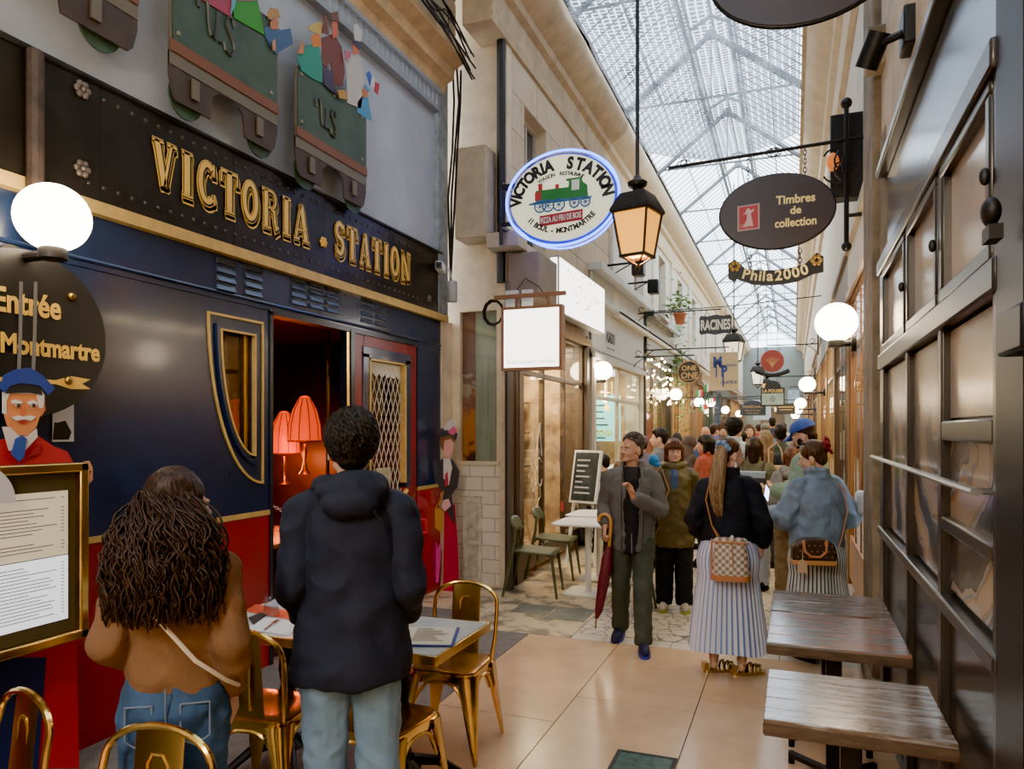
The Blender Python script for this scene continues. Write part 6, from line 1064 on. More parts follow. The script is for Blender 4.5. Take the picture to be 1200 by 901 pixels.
mb = MB(); q = onX(532,345,-3.45); mb.lathe([(.05,-.11),(.055,-.1),(.055,.1),(.05,.11)], 16, c=(-3.40,7.08,q[1])); mb.tube([(-3.40,7.08,q[1]+.1),(-3.42,7.04,q[1]+.24),(-3.5,7.0,q[1]+.22)], .012, 6); fit('junction_box', 'small grey cylinder junction box below the security camera', 'box', mb, mat('grey_plastic', (.35,.36,.36), .5))
px_ = thing('plug_box', 'two pale socket boxes with coiled black cable on the corner below the oval sign', 'box', (-2.82,7.25,3.08)); mb = MB(); mb.box((-.02,-.06,-.08),(.12,0,.1)); mb.box((.16,-.05,-.08),(.28,0,.1)); mb.build('box', mat('pale_plastic', (.6,.6,.56), .5), px_, bevel=.01); mb = MB()
for k in range(3): mb.tube([(-.16+(.10+.01*k)*math.cos(t_*.6),-.03-.01*k,-.12+(.12+.01*k)*math.sin(t_*.6)) for t_ in range(11)], .007, 5, True)
mb.tube([(.1,-.03,.1),(.2,-.04,.22),(.35,-.03,.12),(.5,0,-.1)], .006, 5); mb.build('cable', BLACK, px_)
sl = thing('spot_light', 'small black spotlight on a square mount high on the right wall', 'spotlight', (RX+.02,3.98,3.62)); mb = MB(); mb.box((-.04,-.12,-.09),(.02,.06,.09)); mb.build('mount', BLACK, sl, bevel=.01); mb = MB(); mb.cyl((-.18,.12,-.08),(-.12,.05,.06), .055, 16); mb.tube([(-.14,.06,0),(-.03,-.02,0)], .02, 8); mb.build('lamp_head', BLACK, sl)
mb = MB(); q = onX(1021,98,RX); mb.box((RX-.08,5.05,q[1]-.12),(RX+.05,5.25,q[1]+.12)); fit('junction_box', 'grey beige junction box on the right wall above the stone pillar', 'box', mb, BX, bevel=.015)
mb = MB(); a_ = onX(1180,372,RX-.06); mb.box((RX-.065,1.78,1.885),(RX+.2,1.975,1.985)); fit('wall_box', 'black square box on the black post at the right edge', 'box', mb, BLACK, bevel=.008)
mb = MB(); q = onX(1178,245,RX-.06); mb.ell((RX-.06,2.05,2.24), (.022,.035,.035)); mb.box((RX-.07,2.02,2.17),(RX-.04,2.09,2.205)); fit('wall_light', 'small dark rounded light on the black post above the square box', 'light', mb, DARKB)
mb = MB(); q = onX(1002,578,RX); mb.box((RX-.06,6.05,q[1]-.09),(RX+.06,6.25,q[1]+.09)); fit('meter_box', 'grey rounded box on the right wall behind the woman in denim', 'box', mb, mat('grey_box', (.42,.44,.46), .5), bevel=.03)
mb = MB(); q = onY(986,185,7.6); mb.box((q[0]-.1,7.5,q[1]-.40),(RX+.12,7.7,q[1]+.38)); fit('rusty_box', 'dark weathered box behind the scroll bracket on the right', 'box', mb, DARKB, bevel=.01); mb = MB(); q = onY(976,189,7.4); mb.ell((q[0],7.42,q[1]), (.055,.055,.085)); mb.tube([(q[0],7.42,q[1]),(q[0],7.52,q[1])], .02, 6); fit('warning_light', 'small orange light below the weathered box', 'light', mb, mat('orange_plastic', (.8,.2,.03), .4, emit=.5))
for i, (px, py) in enumerate(((710,350),(727,372))): 
    t_ = thing('flood_light', ['black floodlight on an arm above the pale fascia, left one','black floodlight on an arm above the pale fascia, right one'][i], 'floodlight', (FX,[12.0,13.4][i],[4.45,4.40][i]), 0, 'floodlights above the pale fascia'); mb = MB(); mb.tube([(0,0,0),(.5,0,.02)], .02, 6); mb.tube([(0,0,-.2),(.4,0,0)], .012, 5); mb.build('arm', BLACK, t_); mb = MB(); mb.box((.42,-.12,-.22),(.62,.12,.04)); mb.build('lamp_head', BLACK, t_, bevel=.03)
# string lights and plants
random.seed(11)
for i in range(46):
    y = 15.2+random.random()*3.2; z = 2.35+random.random()*.85-(.1 if y > 17 else 0); mb = MB() if i == 0 else None
    if i == 0: mb.ell((0,0,0), .022, 8, 6); b0_ = mb.build('fairy_bulb', WARMB, None, 180); b0_.location = (FX+.1+random.random()*.25,y,z); tag(b0_, 'tiny warm fairy light bulb in the cluster over the dark bar front', 'bulb', 'fairy lights over the dark bar front')
    else: dup(b0_, (FX+.06+random.random()*.3,y,z))
LEAF = mat('fresh_leaf', (.10,.28,.04), .5, var=.4, vs=12)
def leaves(mbx, c, r, n, s):
    for i in range(n):
        p_ = V((random.gauss(0,1),random.gauss(0,1),random.gauss(0,1))); p_ = V(c)+V((p_.x*r[0],p_.y*r[1],p_.z*r[2]))*.5; a_ = random.random()*6.3; d_ = V((math.cos(a_),math.sin(a_),random.uniform(-.9,.4)))*s; q_ = V((-d_.y,d_.x,s*.2))*.35
        mbx.add([p_,p_+d_*.5+q_,p_+d_,p_+d_*.5-q_],[(0,1,2,3)])
t_ = thing('potted_plant', 'green leafy plant in a terracotta pot on the dark fascia ledge', 'plant', (FX+.42,17.4,4.17)); mb = MB(); mb.lathe([(.09,0),(.14,.22),(.16,.22),(.16,.26),(.12,.26)], 16); mb.build('pot', mat('terracotta', (.45,.13,.06), .7), t_); mb = MB(); leaves(mb, (0,0,.45), (.35,.35,.4), 160, .12); mb.build('foliage', LEAF, t_, 0)
t_ = thing('hanging_vine', 'tall green climbing vine on the left wall behind the round sign', 'plant', (FX+.12,19.0,2.3)); mb = MB(); leaves(mb, (0,0,1.0), (.30,.5,1.9), 420, .11); mb.build('foliage', LEAF, t_, 0); mb = MB(); mb.tube([(0,0,-2.3),(.02,.03,0),(-.02,0,1.6)], .015, 6); mb.build('stem', WOODD, t_)
for i, (px, py) in enumerate(((822,462),(826,478),(836,470),(832,456))):
    x, y = atd(px, 21.5); t_ = thing('paper_flag', 'small green white red paper flag, %s of the bunting on the left' % ['leftmost','lowest','rightmost','topmost'][i], 'flag', (x,21.6,CH+(HY-py)*21.5/FPX), 0, 'paper flags strung on the left')
    for j, c in enumerate(((.02,.30,.08),(.8,.8,.8),(.6,.03,.03))): mb = MB(); mb.add([(-.1+j*.07,0,.1),(-.03+j*.07,0,.1),(-.05+j*.07,0,-.12+j*.03),(-.1+j*.07,0,-.1+j*.0)],[(0,1,2,3)]); mb.build('stripe', mat('flag_%d' % j, c, .6), t_, 0)
fp = [atd(px,21.5) for px in (818,822,826,832,836,842)]; mb = MB(); mb.tube([(x,21.62,CH+(HY-py)*21.5/FPX+.1) for (x,_), py in zip(fp,(450,461,476,456,469,452))], .008, 4); fit('bunting_cord', 'thin cord carrying the small paper flags on the left', 'cord', mb, BLACK)
ck = thing('wall_rod', 'long thin tie rod crossing the passage above the dark plaque sign', 'rod', (0,15.5,4.2)); mb = MB(); mb.tube([(FX,0,.0),(-1.2,0,.02),(RX,0,.12)], .012, 5); mb.build('rod', BLACK, ck)
# ================================================================ brass cafe chairs
SEATW = mat('worn_brass_seat', (.50,.24,.06), .22, .85, var=.45, vs=6)
def make_tolix(lab):
    t_ = thing('cafe_chair', lab, 'chair', (0,0,0), 0, 'brass cafe chairs')
    def rsq(h, r, z, n=6):
        P_ = []
        for cx, cy, a0 in ((h-r,h-r,0),(-h+r,h-r,90),(-h+r,-h+r,180),(h-r,-h+r,270)): P_ += [(p[0],p[1],z) for p in arc(cx,cy,r,r,a0,a0+90,n)]
        return P_
    mb = MB(); mb.rings([rsq(.155,.05,.436),rsq(.178,.06,.438),rsq(.18,.06,.452),rsq(.165,.055,.456),rsq(.10,.04,.450)]); mb.build('seat', SEATW, t_)
    mb = MB(); mb.rings([rsq(.176,.06,.385),rsq(.182,.06,.40),rsq(.184,.06,.445),rsq(.170,.05,.445),rsq(.168,.05,.385)], closed=True); mb.build('apron', BRASS, t_)
    for sx in (-1,1):
        for sy in (-1,1):
            mb = MB(); top = V((sx*.158,sy*.158,.43)); bot = V((sx*.215,sy*.215,0)); R = []
            for i in range(7):
                q = i/6; c = top.lerp(bot, q); w = .052*(1-q)+.013; d = .03*(1-q)+.012; u = V((sx,-sy,0)).normalized(); o_ = V((sx,sy,0)).normalized()
                R.append([c-u*w-o_*d*.4, c-u*w*.35+o_*d*.6, c+u*w*.35+o_*d*.6, c+u*w-o_*d*.4, c+u*w*.3-o_*d*.2, c-u*w*.3-o_*d*.2])
            mb.rings(R); mb.build('leg', BRASS, t_, 50)
    mb = MB()
    for ax in (0,1):
        for sg in (-1,1):
            pts = []
            for i in range(13):
                a_ = -1+2*i/12; z = .40-.13*abs(a_)**3; h = .165+.0*abs(a_)
                pts.append((a_*.15, sg*(h+.012), z) if ax == 0 else (sg*(h+.012), a_*.15, z))
            mb.tube(pts, .010, 6)
    mb.build('arch_brace', BRASS, t_)
    mb = MB(); pts = [(-.17,-.15,.44),(-.185,-.17,.56),(-.19,-.185,.70)]+[(-.19*math.cos(q), -.195-.015*math.sin(q), .72+.125*math.sin(q)**.8) for q in [PI*i/16 for i in range(1,16)]]+[(.19,-.185,.70),(.185,-.17,.56),(.17,-.15,.44)]
    mb.tube(pts, .0115, 8); mb.build('backrest_tube', BRASS, t_)
    mb = MB(); mb.rings([[(-.075+.0*z,-.165-(z-.44)*.10,z),(.075,-.165-(z-.44)*.10,z),(.085,-.169-(z-.44)*.10,z),(-.085,-.169-(z-.44)*.10,z)] for z in (.44,.6,.84)]); s_ = mb.build('backrest_panel', mat('olive_brass_panel', (.36,.25,.08), .3, 1.0, var=.2), t_, 30)
    mb = MB()
    for sg in (1,-1): mb.tube([(-.035,-.167+sg*.004-.03,.50),(-.035,-.167+sg*.004-.033,.74),(-.02,-.2+sg*.004,.765),(.02,-.2+sg*.004,.765),(.035,-.2+sg*.004,.74),(.035,-.197+sg*.004,.50)], .006, 5)
    mb.build('embossed_loop', BRASS, s_); return t_
c_ = make_tolix('brass cafe chair beside the curly haired woman, tucked under the laid table'); c_.location = (-2.26,2.76,0); c_.rotation_euler = (0,0,.12)
dup(c_, (-1.69,2.83,0), -.1, 'brass cafe chair mostly hidden behind the man in the navy jacket'); dup(c_, (-1.74,3.63,0), PI+.05, 'brass cafe chair on the far side of the laid table, its back towards the passage')
dup(c_, (-1.72,1.44,0), PI+.1, 'brass cafe chair at the bottom edge in front of the curly haired woman'); dup(c_, (-2.43,1.50,0), PI-.25, 'brass cafe chair cut off by the bottom left corner')
# laid tables
TOPM = mat('white_printed_table_top', (.58,.60,.58), .22, var=.15, vs=9)
def bistro(lab, x0, x1, y0, y1):
    t_ = thing('bistro_table', lab, 'table', ((x0+x1)/2,(y0+y1)/2,0), 0, 'laid bistro tables'); w, d = (x1-x0)/2, (y1-y0)/2
    mb = MB(); mb.box((-w+.012,-d+.012,.715),(w-.012,d-.012,.75)); mb.build('tabletop', TOPM, t_); mb = MB(); mb.box((-w,-d,.708),(w,-d+.012,.751)); mb.box((-w,d-.012,.708),(w,d,.751)); mb.box((-w,-d+.012,.708),(-w+.012,d-.012,.751)); mb.box((w-.012,-d+.012,.708),(w,d-.012,.751)); mb.build('brass_edge', BRASS, t_, bevel=.003)
    mb = MB(); mb.lathe([(.09,.70),(.05,.68),(.03,.62),(.045,.5),(.03,.42),(.05,.36),(.028,.28),(.05,.14),(.09,.10)], 16); mb.build('pedestal', BLACK, t_)
    for k in range(4): q = PI/4+k*PI/2; mb = MB(); mb.tube([(.05*math.cos(q),.05*math.sin(q),.13),(.18*math.cos(q),.18*math.sin(q),.10),(.29*math.cos(q),.29*math.sin(q),.02)], [.03,.025,.02], 8); mb.build('foot', BLACK, t_)
    return t_
bistro('laid bistro table with brass edge, the half against the red carriage wall', -2.76,-2.09,2.80,3.40); bistro('laid bistro table with brass edge, the half holding the open menu', -2.085,-1.42,2.80,3.40)
q = onZ(318,722,.752); tg = thing('water_glass', 'upturned clear ribbed tumbler on the laid table', 'glass', (q[0],q[1],.752)); mb = MB(); mb.lathe([(.042,0),(.041,.03),(.036,.09),(.033,.105),(.030,.108),(.028,.10),(.033,.08),(.038,.03),(.0395,0)], 20); mb.build('tumbler', glass('clear_tumbler', (.95,.96,1), .93, mix=.12), tg)
def sheet(nm, lab, cat, px, m, z=.7525, th=.0012):
    P_ = [onZ(a,b,.752) for a,b in px]; mb = MB(); mb.prism(P_, lambda u,v,d: (u,v,d), z, z+th); o = mb.build(nm, m, None, 0); return tag(o, lab, cat)
PAPER = mat('white_paper', (.72,.72,.72), .7); sheet('paper_mat', 'white paper place mat near the front edge of the laid table', 'place mat', [(288,737),(310,722),(352,731),(338,745)], PAPER); sheet('paper_mat', 'white printed paper on the back of the laid table by the wall', 'place mat', [(311,709),(330,697),(358,700),(352,714)], PAPER)
sheet('place_mat', 'orange red printed strip across the laid table', 'place mat', [(286,716),(300,708),(350,718),(346,727)], mat('orange_red_print', (.55,.07,.03), .5, var=.4, vs=20), .7521, .0006); sheet('dark_napkin', 'dark folded napkin at the left edge of the laid table', 'napkin', [(291,725),(306,719),(312,722),(297,733)], mat('dark_cloth', (.03,.028,.03), .8), .754, .006)
q = onZ(318,733,.754); fk = thing('fork', 'small steel fork lying by the upturned tumbler', 'fork', (q[0],q[1],.756), 1.9); mb = MB(); mb.box((-.09,-.006,0),(.03,.006,.004)); mb.box((.03,-.012,0),(.06,.012,.004)); [mb.box((.06,-.012+.009*k,0),(.10,-.007+.009*k,.004)) for k in range(3)]; mb.build('fork_body', mat('steel', (.5,.5,.5), .2, 1), fk)
q = onZ(503,747,.752); bk = thing('menu_booklet', 'open menu with blue covers lying on the laid table', 'menu', (-1.68,3.02,.753), .35); mb = MB(); mb.box((-.23,-.155,0),(.23,.155,.004)); mb.build('cover', mat('blue_cover', (.04,.06,.25), .5), bk)
for sg in (-1,1): mb = MB(); mb.add([(0,-.145,.008),(sg*.215,-.145,.006),(sg*.215,.145,.006),(0,.145,.008)],[(0,1,2,3)]); pg = mb.build('page', mat('cream_page', (.68,.64,.50), .7), bk, 0); mb = MB(); [mb.box((sg*.03,.11-.022*k,.0085),(sg*(.10+.09*random.random()),.116-.022*k,.009)) for k in range(10)]; mb.build('print', mat('brown_print', (.30,.2,.12), .7), pg, 0)
# reclaimed wood tables on the right
def plank_mat(name, cols):
    m, N, L, p = nodes(name); tc = N.new('ShaderNodeTexCoord'); mp = N.new('ShaderNodeMapping'); mp.inputs['Scale'].default_value = (1.5,11,11); L.new(tc.outputs['Object'], mp.inputs[0]); n = N.new('ShaderNodeTexNoise'); n.inputs['Scale'].default_value = 2.2; n.inputs['Detail'].default_value = 7; n.inputs['Roughness'].default_value = .65; L.new(mp.outputs[0], n.inputs[0])
    r = N.new('ShaderNodeValToRGB'); e = r.color_ramp.elements; e[0].position = .25; e[0].color = cols[0]+(1,); e[1].position = .78; e[1].color = cols[-1]+(1,)
    for i, c in enumerate(cols[1:-1]): q = e.new(.25+.53*(i+1)/(len(cols)-1)); q.color = c+(1,)
    L.new(n.outputs['Fac'], r.inputs[0]); L.new(r.outputs[0], p.inputs['Base Color']); p.inputs['Roughness'].default_value = .2; p.inputs['Coat Weight'].default_value = .5; p.inputs['Coat Roughness'].default_value = .15
    b = N.new('ShaderNodeBump'); b.inputs['Strength'].default_value = .15; b.inputs['Distance'].default_value = .01; L.new(n.outputs['Fac'], b.inputs['Height']); L.new(b.outputs[0], p.inputs['Normal']); return m
PK1 = plank_mat('grey_worn_planks', [(.04,.022,.013),(.20,.14,.10),(.12,.065,.035),(.30,.26,.23),(.19,.12,.07),(.42,.40,.38)]); PK2 = plank_mat('painted_worn_planks', [(.06,.03,.018),(.26,.06,.04),(.34,.16,.11),(.14,.19,.18),(.30,.10,.06),(.36,.34,.31)])
EDGE = mat('rough_plank_edge', (.10,.06,.035), .5, var=.5, vs=14, stretch=(1,1,5))
def wtable(lab, x0, x1, y0, y1, pk, n):
    cx, cy = (x0+x1)/2, (y0+y1)/2; t_ = thing('plank_table', lab, 'table', (cx,cy,0), 0, 'reclaimed plank tables'); w, d = (x1-x0)/2, (y1-y0)/2; mb = MB()
    ys = [-d+2*d*i/n for i in range(n+1)]
    for a, b in zip(ys, ys[1:]): mb.box((-w,a+.0015,.70+random.random()*.002),(w,b-.0015,.747+random.random()*.003))
    mb.build('tabletop', pk, t_, bevel=.003); mb = MB(); mb.box((-w+.002,-d+.004,.692),(w-.002,d-.004,.70)); mb.box((-w-.002,-d-.002,.70),(w+.002,-d+.004,.735)); mb.build('edge_board', EDGE, t_)
    mb = MB(); mb.box((-.035,-.035,.04),(.035,.035,.69)); mb.box((-.2,-.03,.675),(.2,.03,.692)); mb.build('pedestal', BLACK, t_, bevel=.004)
    for k in range(4): q = k*PI/2+PI/4; c, s = math.cos(q), math.sin(q); mb = MB(); mb.tube([(.02*c,.02*s,.06),(.27*c,.27*s,.045)], .022, 6); mb.tube([(.27*c,.27*s,.06),(.27*c,.27*s,0)], .018, 6); mb.build('foot', BLACK, t_)
    return t_
wtable('grey worn plank table, nearest of the three by the black wall', -.095,.475,2.60,3.16,PK1,5); wtable('red and grey painted plank table, middle of the three by the black wall', -.115,.475,3.55,4.17,PK2,4); wtable('narrow looking worn plank table, farthest of the three by the black wall', -.115,.475,4.19,4.72,PK1,4)
# ================================================================ terrace of the first restaurant
OLV = mat('olive_green_plastic', (.085,.09,.04), .45); 
def make_green(lab):
    t_ = thing('terrace_chair', lab, 'chair', (0,0,0), 0, 'olive terrace chairs'); mb = MB()
    def sf(u, v):
        x = (u-.5)*.44; y = (v-.5)*.44; return (x*(1-.12*(v<.2)), y, .455+.012*math.cos(v*PI)+.01*(2*u-1)**2)
    mb.grid(sf, 9, 9); s_ = mb.build('seat', OLV, t_, 180); so_ = s_.modifiers.new('t','SOLIDIFY'); so_.thickness = .022
    mb = MB()
    def bf(u, v):
        a_ = (u-.5)*1.9; return (.235*math.sin(a_)*1.0, -.20-.05*v+.09*(1-math.cos(a_)), .66+.15*v*(1-.25*(2*u-1)**4)-.02*(2*u-1)**2)
    mb.grid(bf, 15, 6); b_ = mb.build('backrest', OLV, t_, 180); so_ = b_.modifiers.new('t','SOLIDIFY'); so_.thickness = .02
    for sx in (-1,1):
        mb = MB(); mb.tube([(sx*.24,-.31,0),(sx*.215,-.22,.44),(sx*.21,-.19,.56),(sx*.195,-.185,.72)], [.014,.019,.018,.012], 8); mb.build('leg', OLV, t_); mb = MB(); mb.tube([(sx*.22,.25,0),(sx*.20,.19,.45)], [.013,.019], 8); mb.build('leg', OLV, t_)
    
    for yy in (.18,-.2): mb = MB(); mb.tube([(-.2,yy,.44),(.2,yy,.44)], .013, 6); mb.build('rail', OLV, t_)
    return t_
g_ = make_green('olive plastic chair left of the front white table, nearest the restaurant glass'); g_.location = (-2.52,7.28,0); g_.rotation_euler = (0,0,-PI/2+.15)
dup(g_, (-2.60,8.2,0), -PI/2+.1, 'olive plastic chair left of the rear white table'); dup(g_, (-1.52,7.35,0), PI/2-.1, 'olive plastic chair right of the front white table, partly behind the umbrella'); dup(g_, (-1.52,8.2,0), PI/2, 'olive plastic chair right of the rear white table')
def wt(lab, x, y):
    t_ = thing('terrace_table', lab, 'table', (x,y,0), 0, 'white terrace tables'); W_ = mat('white_table', (.74,.71,.66), .35); P_ = []
    for cx, cy, a0 in ((.24,.24,0),(-.24,.24,90),(-.24,-.24,180),(.24,-.24,270)): P_ += arc(cx,cy,.09,.09,a0,a0+90,6)
    mb = MB(); mb.prism(P_, lambda u,v,d: (u,v,d), .73, .75); mb.build('tabletop', W_, t_, bevel=.005); mb = MB(); mb.cyl((0,0,.02),(0,0,.73), .032, 16); mb.build('column', W_, t_)
    mb = MB(); mb.prism([(p[0]*.7,p[1]*.7) for p in P_], lambda u,v,d: (u,v,d), 0, .018); mb.build('base_plate', W_, t_, bevel=.004)
wt('white terrace table in front, beside the man with the umbrella', -2.02,7.50); wt('white terrace table behind the front one', -2.10,8.28)
ea = thing('menu_easel', 'white framed menu board leaning on an easel outside the restaurant', 'easel', (-2.50,9.02,0), -.35); q = .30
mb = MB(); mb.tube([(-.22,-.05,0),(-.17,.10,1.05)], .022, 6); mb.tube([(.22,-.05,0),(.17,.1,1.05)], .022, 6); mb.tube([(0,.45,0),(0,.12,1.05)], .022, 6); mb.tube([(-.17,.10,1.0),(.17,.10,1.0)], .02, 6); mb.build('easel_stand', WHITE, ea)
TI = Matrix.Translation((0,.0,.78)) @ Matrix.Rotation(-.2,4,'X'); mb = MB(); mb.box((-.21,-.02,0),(.21,.02,.68),TI); mb.build('frame', WHITE, ea, bevel=.006); mb = MB(); mb.box((-.18,-.024,.03),(.18,-.018,.65),TI); bb = mb.build('board', mat('chalk_board', (.05,.06,.065), .3, var=.6, vs=8), ea); mb = MB(); [mb.box((-.14,-.026,.12+.07*k),(-.14+.10+.16*random.random(),-.0245,.14+.07*k),TI) for k in range(7)]; mb.build('chalk_writing', mat('chalk', (.5,.5,.5), .9), bb)
# inside the first restaurant: pendant lamp and counter, outside sticker
mb = MB(); mb.ell((0,0,0), (.13,.13,.09), 20, 10); o = mb.build('pendant_lamp', emis('warm_pendant', (1,.82,.55), 5), None, 180); o.location = (FX-.5,8.6,2.55); tag(o, 'glowing oval pendant lamp inside the first restaurant window', 'lamp')
mb = MB(); mb.box((0,0,0),(.004,.10,.12)); o = mb.build('sticker', mat('red_white_sticker', (.65,.05,.04), .5), None); o.location = (FX-.01,9.42,.62); tag(o, 'small red sticker low on the restaurant door', 'sticker')
wbd = thing('window_lettering', 'white outline drawing of hands and dishes on the restaurant glass', 'window drawing', (FX-.035,8.2,0), PI/2); mb = MB(); random.seed(4)
for c in ((.15,1.15),(.42,1.2),(.28,.95)): mb.tube([(c[0]+.13*math.cos(2*PI*i/14)*(1+.3*math.sin(3*i)),-.002,c[1]+.16*math.sin(2*PI*i/14)*(1+.2*math.cos(5*i))) for i in range(14)], .006, 4, True)
mb.tube([(.05,-.002,1.3),(.2,-.002,1.75),(.25,-.002,1.4),(.4,-.002,1.8),(.5,-.002,1.3)], .006, 4); mb.build('drawing', mat('white_transfer', (.75,.72,.65), .6), wbd)
for k in range(5):
    mb = MB() 
    if k == 0: mb.lathe([(.03,0),(.035,.02),(.04,.16),(.015,.22),(.015,.28)], 10); bt = mb.build('bottle', mat('shop_bottle', (.35,.32,.2), .2, var=.3), None); bt.location = (FX-.35,7.75,.32); tag(bt, 'small bottle standing low inside the first restaurant window', 'bottle', 'bottles inside the first restaurant window')
    else: dup(bt, (FX-.35-.05*(k % 2),7.75+.16*k,.32))
# asado: cyan screens, glowing sign
CY = emis('cyan_screen', (.25,.85,.90), 1.3); y0, z1 = onY(684,464,13.5); y1, z0 = onY(727,517,13.5); ms = thing('menu_screen', 'glowing cyan menu screen inside the pale fronted restaurant', 'screen', (0,13.5,0)); mb = MB(); mb.box((y0,0,z0),(y1,.03,z1)); mb.build('screen', CY, ms); n_ = 7
for k in range(n_): zz = z0+(z1-z0)*(k+.5)/n_; mb = MB(); mb.box((y0+.08,-.006,zz-.015),(y0+.08+(y1-y0)*(.4+.4*random.random()),-.002,zz+.015)); mb.build('menu_line', mat('dark_cyan', (.02,.12,.14), .5), ms)
text('lettering', 'COCHSA', mat('lime_letters', (.55,.65,.1), .5, emit=.6), ms, (y0+y1)/2, z0+.10, -.01, .16, bold=.006, width=(y1-y0)*.6)
mb = MB(); q = onY(719,432,13.4); mb.box((-.09,0,-.14),(.09,.05,.14)); o = mb.build('neon_panel', emis('blue_white_neon', (.35,.5,1), 4), None); o.location = (q[0],13.4,q[1]); tag(o, 'small glowing blue white sign inside the pale fronted restaurant', 'sign')
for i, (px, py) in enumerate(((694,479),(709,468),(711,478),(717,478))): q = onX(px,py,FX-.3); mb = MB(); mb.ell((0,0,0), (.05,.05,.055)); mb.cyl((0,0,.05),(0,0,.5), .006, 6); o = mb.build('pendant_bulb', emis('amber_bulb', (1,.55,.12), 5) if i != 1 else WGLOBE, None, 180); o.location = (FX-.3,q[0],q[1]); tag(o, 'glowing pendant bulb inside the pale fronted restaurant, %s' % ['leftmost of the amber row','the small white globe above','middle of the amber row','rightmost of the amber row'][i], 'bulb')
mb = MB(); mb.box((FX-.03,15.35,.3),(FX-.02,16.3,2.1)); fit('red_panel', 'brick red panel behind the glass of the dark bar front', 'panel', mb, mat('brick_red_panel', (.40,.09,.05), .6, var=.2))
# ================================================================ carriage interior
LSH = mat('orange_fabric_shade', (.8,.08,.01), .6, emit=.75, ecol=(1,.07,.0)); RIB = mat('dark_rib', (.25,.03,.01), .6)
def tlamp(lab, x, y, z, s=1):
    t_ = thing('fabric_lamp', lab, 'lamp', (x,y,z), 0, 'orange fabric lamps in the carriage'); mb = MB(); n = 40; R = []
    for r_, zz in ((.165,-.22),(.155,-.05),(.12,.10),(.06,.22),(.045,.24)): R.append([(r_*(1+.03*math.cos(j*PI))*math.cos(2*PI*j/n), r_*(1+.03*math.cos(j*PI))*math.sin(2*PI*j/n), zz) for j in range(n)])
    mb.rings(R, caps=False); mb.build('lamp_shade', LSH, t_, 180); mb = MB()
    for j in range(10): a_ = 2*PI*j/10; mb.tube([(r_*1.04*math.cos(a_),r_*1.04*math.sin(a_),zz) for r_, zz in ((.165,-.22),(.155,-.05),(.12,.10),(.06,.22))], .006, 4)
    mb.tube([(.165*math.cos(2*PI*i/24),.165*math.sin(2*PI*i/24),-.22) for i in range(24)], .009, 5, True); mb.build('shade_rib', RIB, t_); mb = MB(); mb.lathe([(.03,.23),(.04,.25),(.02,.30),(.01,.31)], 12); mb.lathe([(.015,-.25),(.03,-.34),(.012,-.42),(.03,-.52),(.06,-.56)], 12); mb.build('lamp_stem', BRASSD, t_)
    pl = bpy.data.lights.new('lamp_bulb','POINT'); pl.energy = 26; pl.color = (1,.22,.05); pl.shadow_soft_size = .1; lo = bpy.data.objects.new('lamp_bulb', pl); COL.objects.link(lo); lo.location = (x,y,z-.3)
q = onX(357,492,-4.75); tlamp('big pleated orange lamp in the carriage doorway above the navy man', -4.75, q[0], q[1]); q = onX(333,508,-5.3); tlamp('second pleated orange lamp, left of the big one and partly hidden', -5.3, q[0], q[1]); q = onX(316,500,-4.5); tlamp('third pleated orange lamp at the left edge of the carriage doorway', -4.75, q[0]-.15, q[1])
q = onX(268,500,-4.4); tlamp('fourth pleated orange lamp low behind the curved window', -4.6, q[0], q[1])
mr_ = thing('wall_mirror', 'dark wall mirror with arched brass frame inside the carriage', 'mirror', (-6.15,0,0), PI/2); a_ = onX(320,440,-6.15); b_ = onX(376,455,-6.15); mb = MB(); P_ = [(a_[0],a_[1]),(b_[0],a_[1]-.12)]+[(b_[0]+(a_[0]-b_[0])*i/10, a_[1]+.28+.22*math.sin(PI*i/10)) for i in range(11)]; mb.prism(P_, xz, -.02, 0); mb.build('mirror_glass', mat('dark_mirror', (.06,.03,.02), .1, .8), mr_); mb = MB(); mb.tube([(p[0],-.02,p[1]) for p in P_], .018, 6, True); mb.build('mirror_frame', BRASSD, mr_)
mb = MB(); mb.tube([(-4.1,0,0),(-4.1,0,2.7)], .018, 8); q = onX(384,500,-4.1); o = mb.build('brass_pole', BRASS, None); o.location = (0,q[0],0); tag(o, 'vertical brass pole inside the carriage doorway', 'pole')
it = thing('dining_table', 'dark dining table set with glasses inside the carriage doorway', 'table', (-4.35,5.42,0)); mb = MB(); mb.box((-.4,-.55,.74),(.4,.45,.78)); mb.build('tabletop', mat('copper_lit_top', (.30,.10,.04), .25), it, bevel=.008); mb = MB(); mb.lathe([(.12,0),(.05,.05),(.03,.3),(.05,.5),(.04,.74)], 14); mb.build('pedestal', BRASSD, it)
for k in range(9):
    if k == 0: mb = MB(); mb.lathe([(.03,0),(.032,.004),(.006,.01),(.006,.075),(.02,.09),(.036,.12),(.036,.15),(.03,.175),(.028,.175),(.034,.15),(.034,.12),(.018,.092)], 14); wg = mb.build('wine_glass', glass('wine_glass', (1,.8,.65), .8, mix=.2), None); wg.location = (-4.12,5.05,.78); tag(wg, 'stemmed glass on the table inside the carriage doorway', 'glass', 'stemmed glasses in the carriage')
    else: dup(wg, (-4.12-.16*(k % 3),5.05+.16*(k//3)+.05*(k % 2),.78))
mb = MB(); mb.box((-5.9,4.2,0),(-5.3,5.6,.48)); mb.box((-5.98,4.2,.48),(-5.75,5.6,1.12)); fit('bench_seat', 'red velvet bench at the back of the carriage', 'bench', mb, mat('red_velvet', (.25,.02,.012), .8), bevel=.05)
ch_ = MB(); P0, P1 = V((LX-.04,4.39,1.18)), V((LX-.04,5.40,1.20))
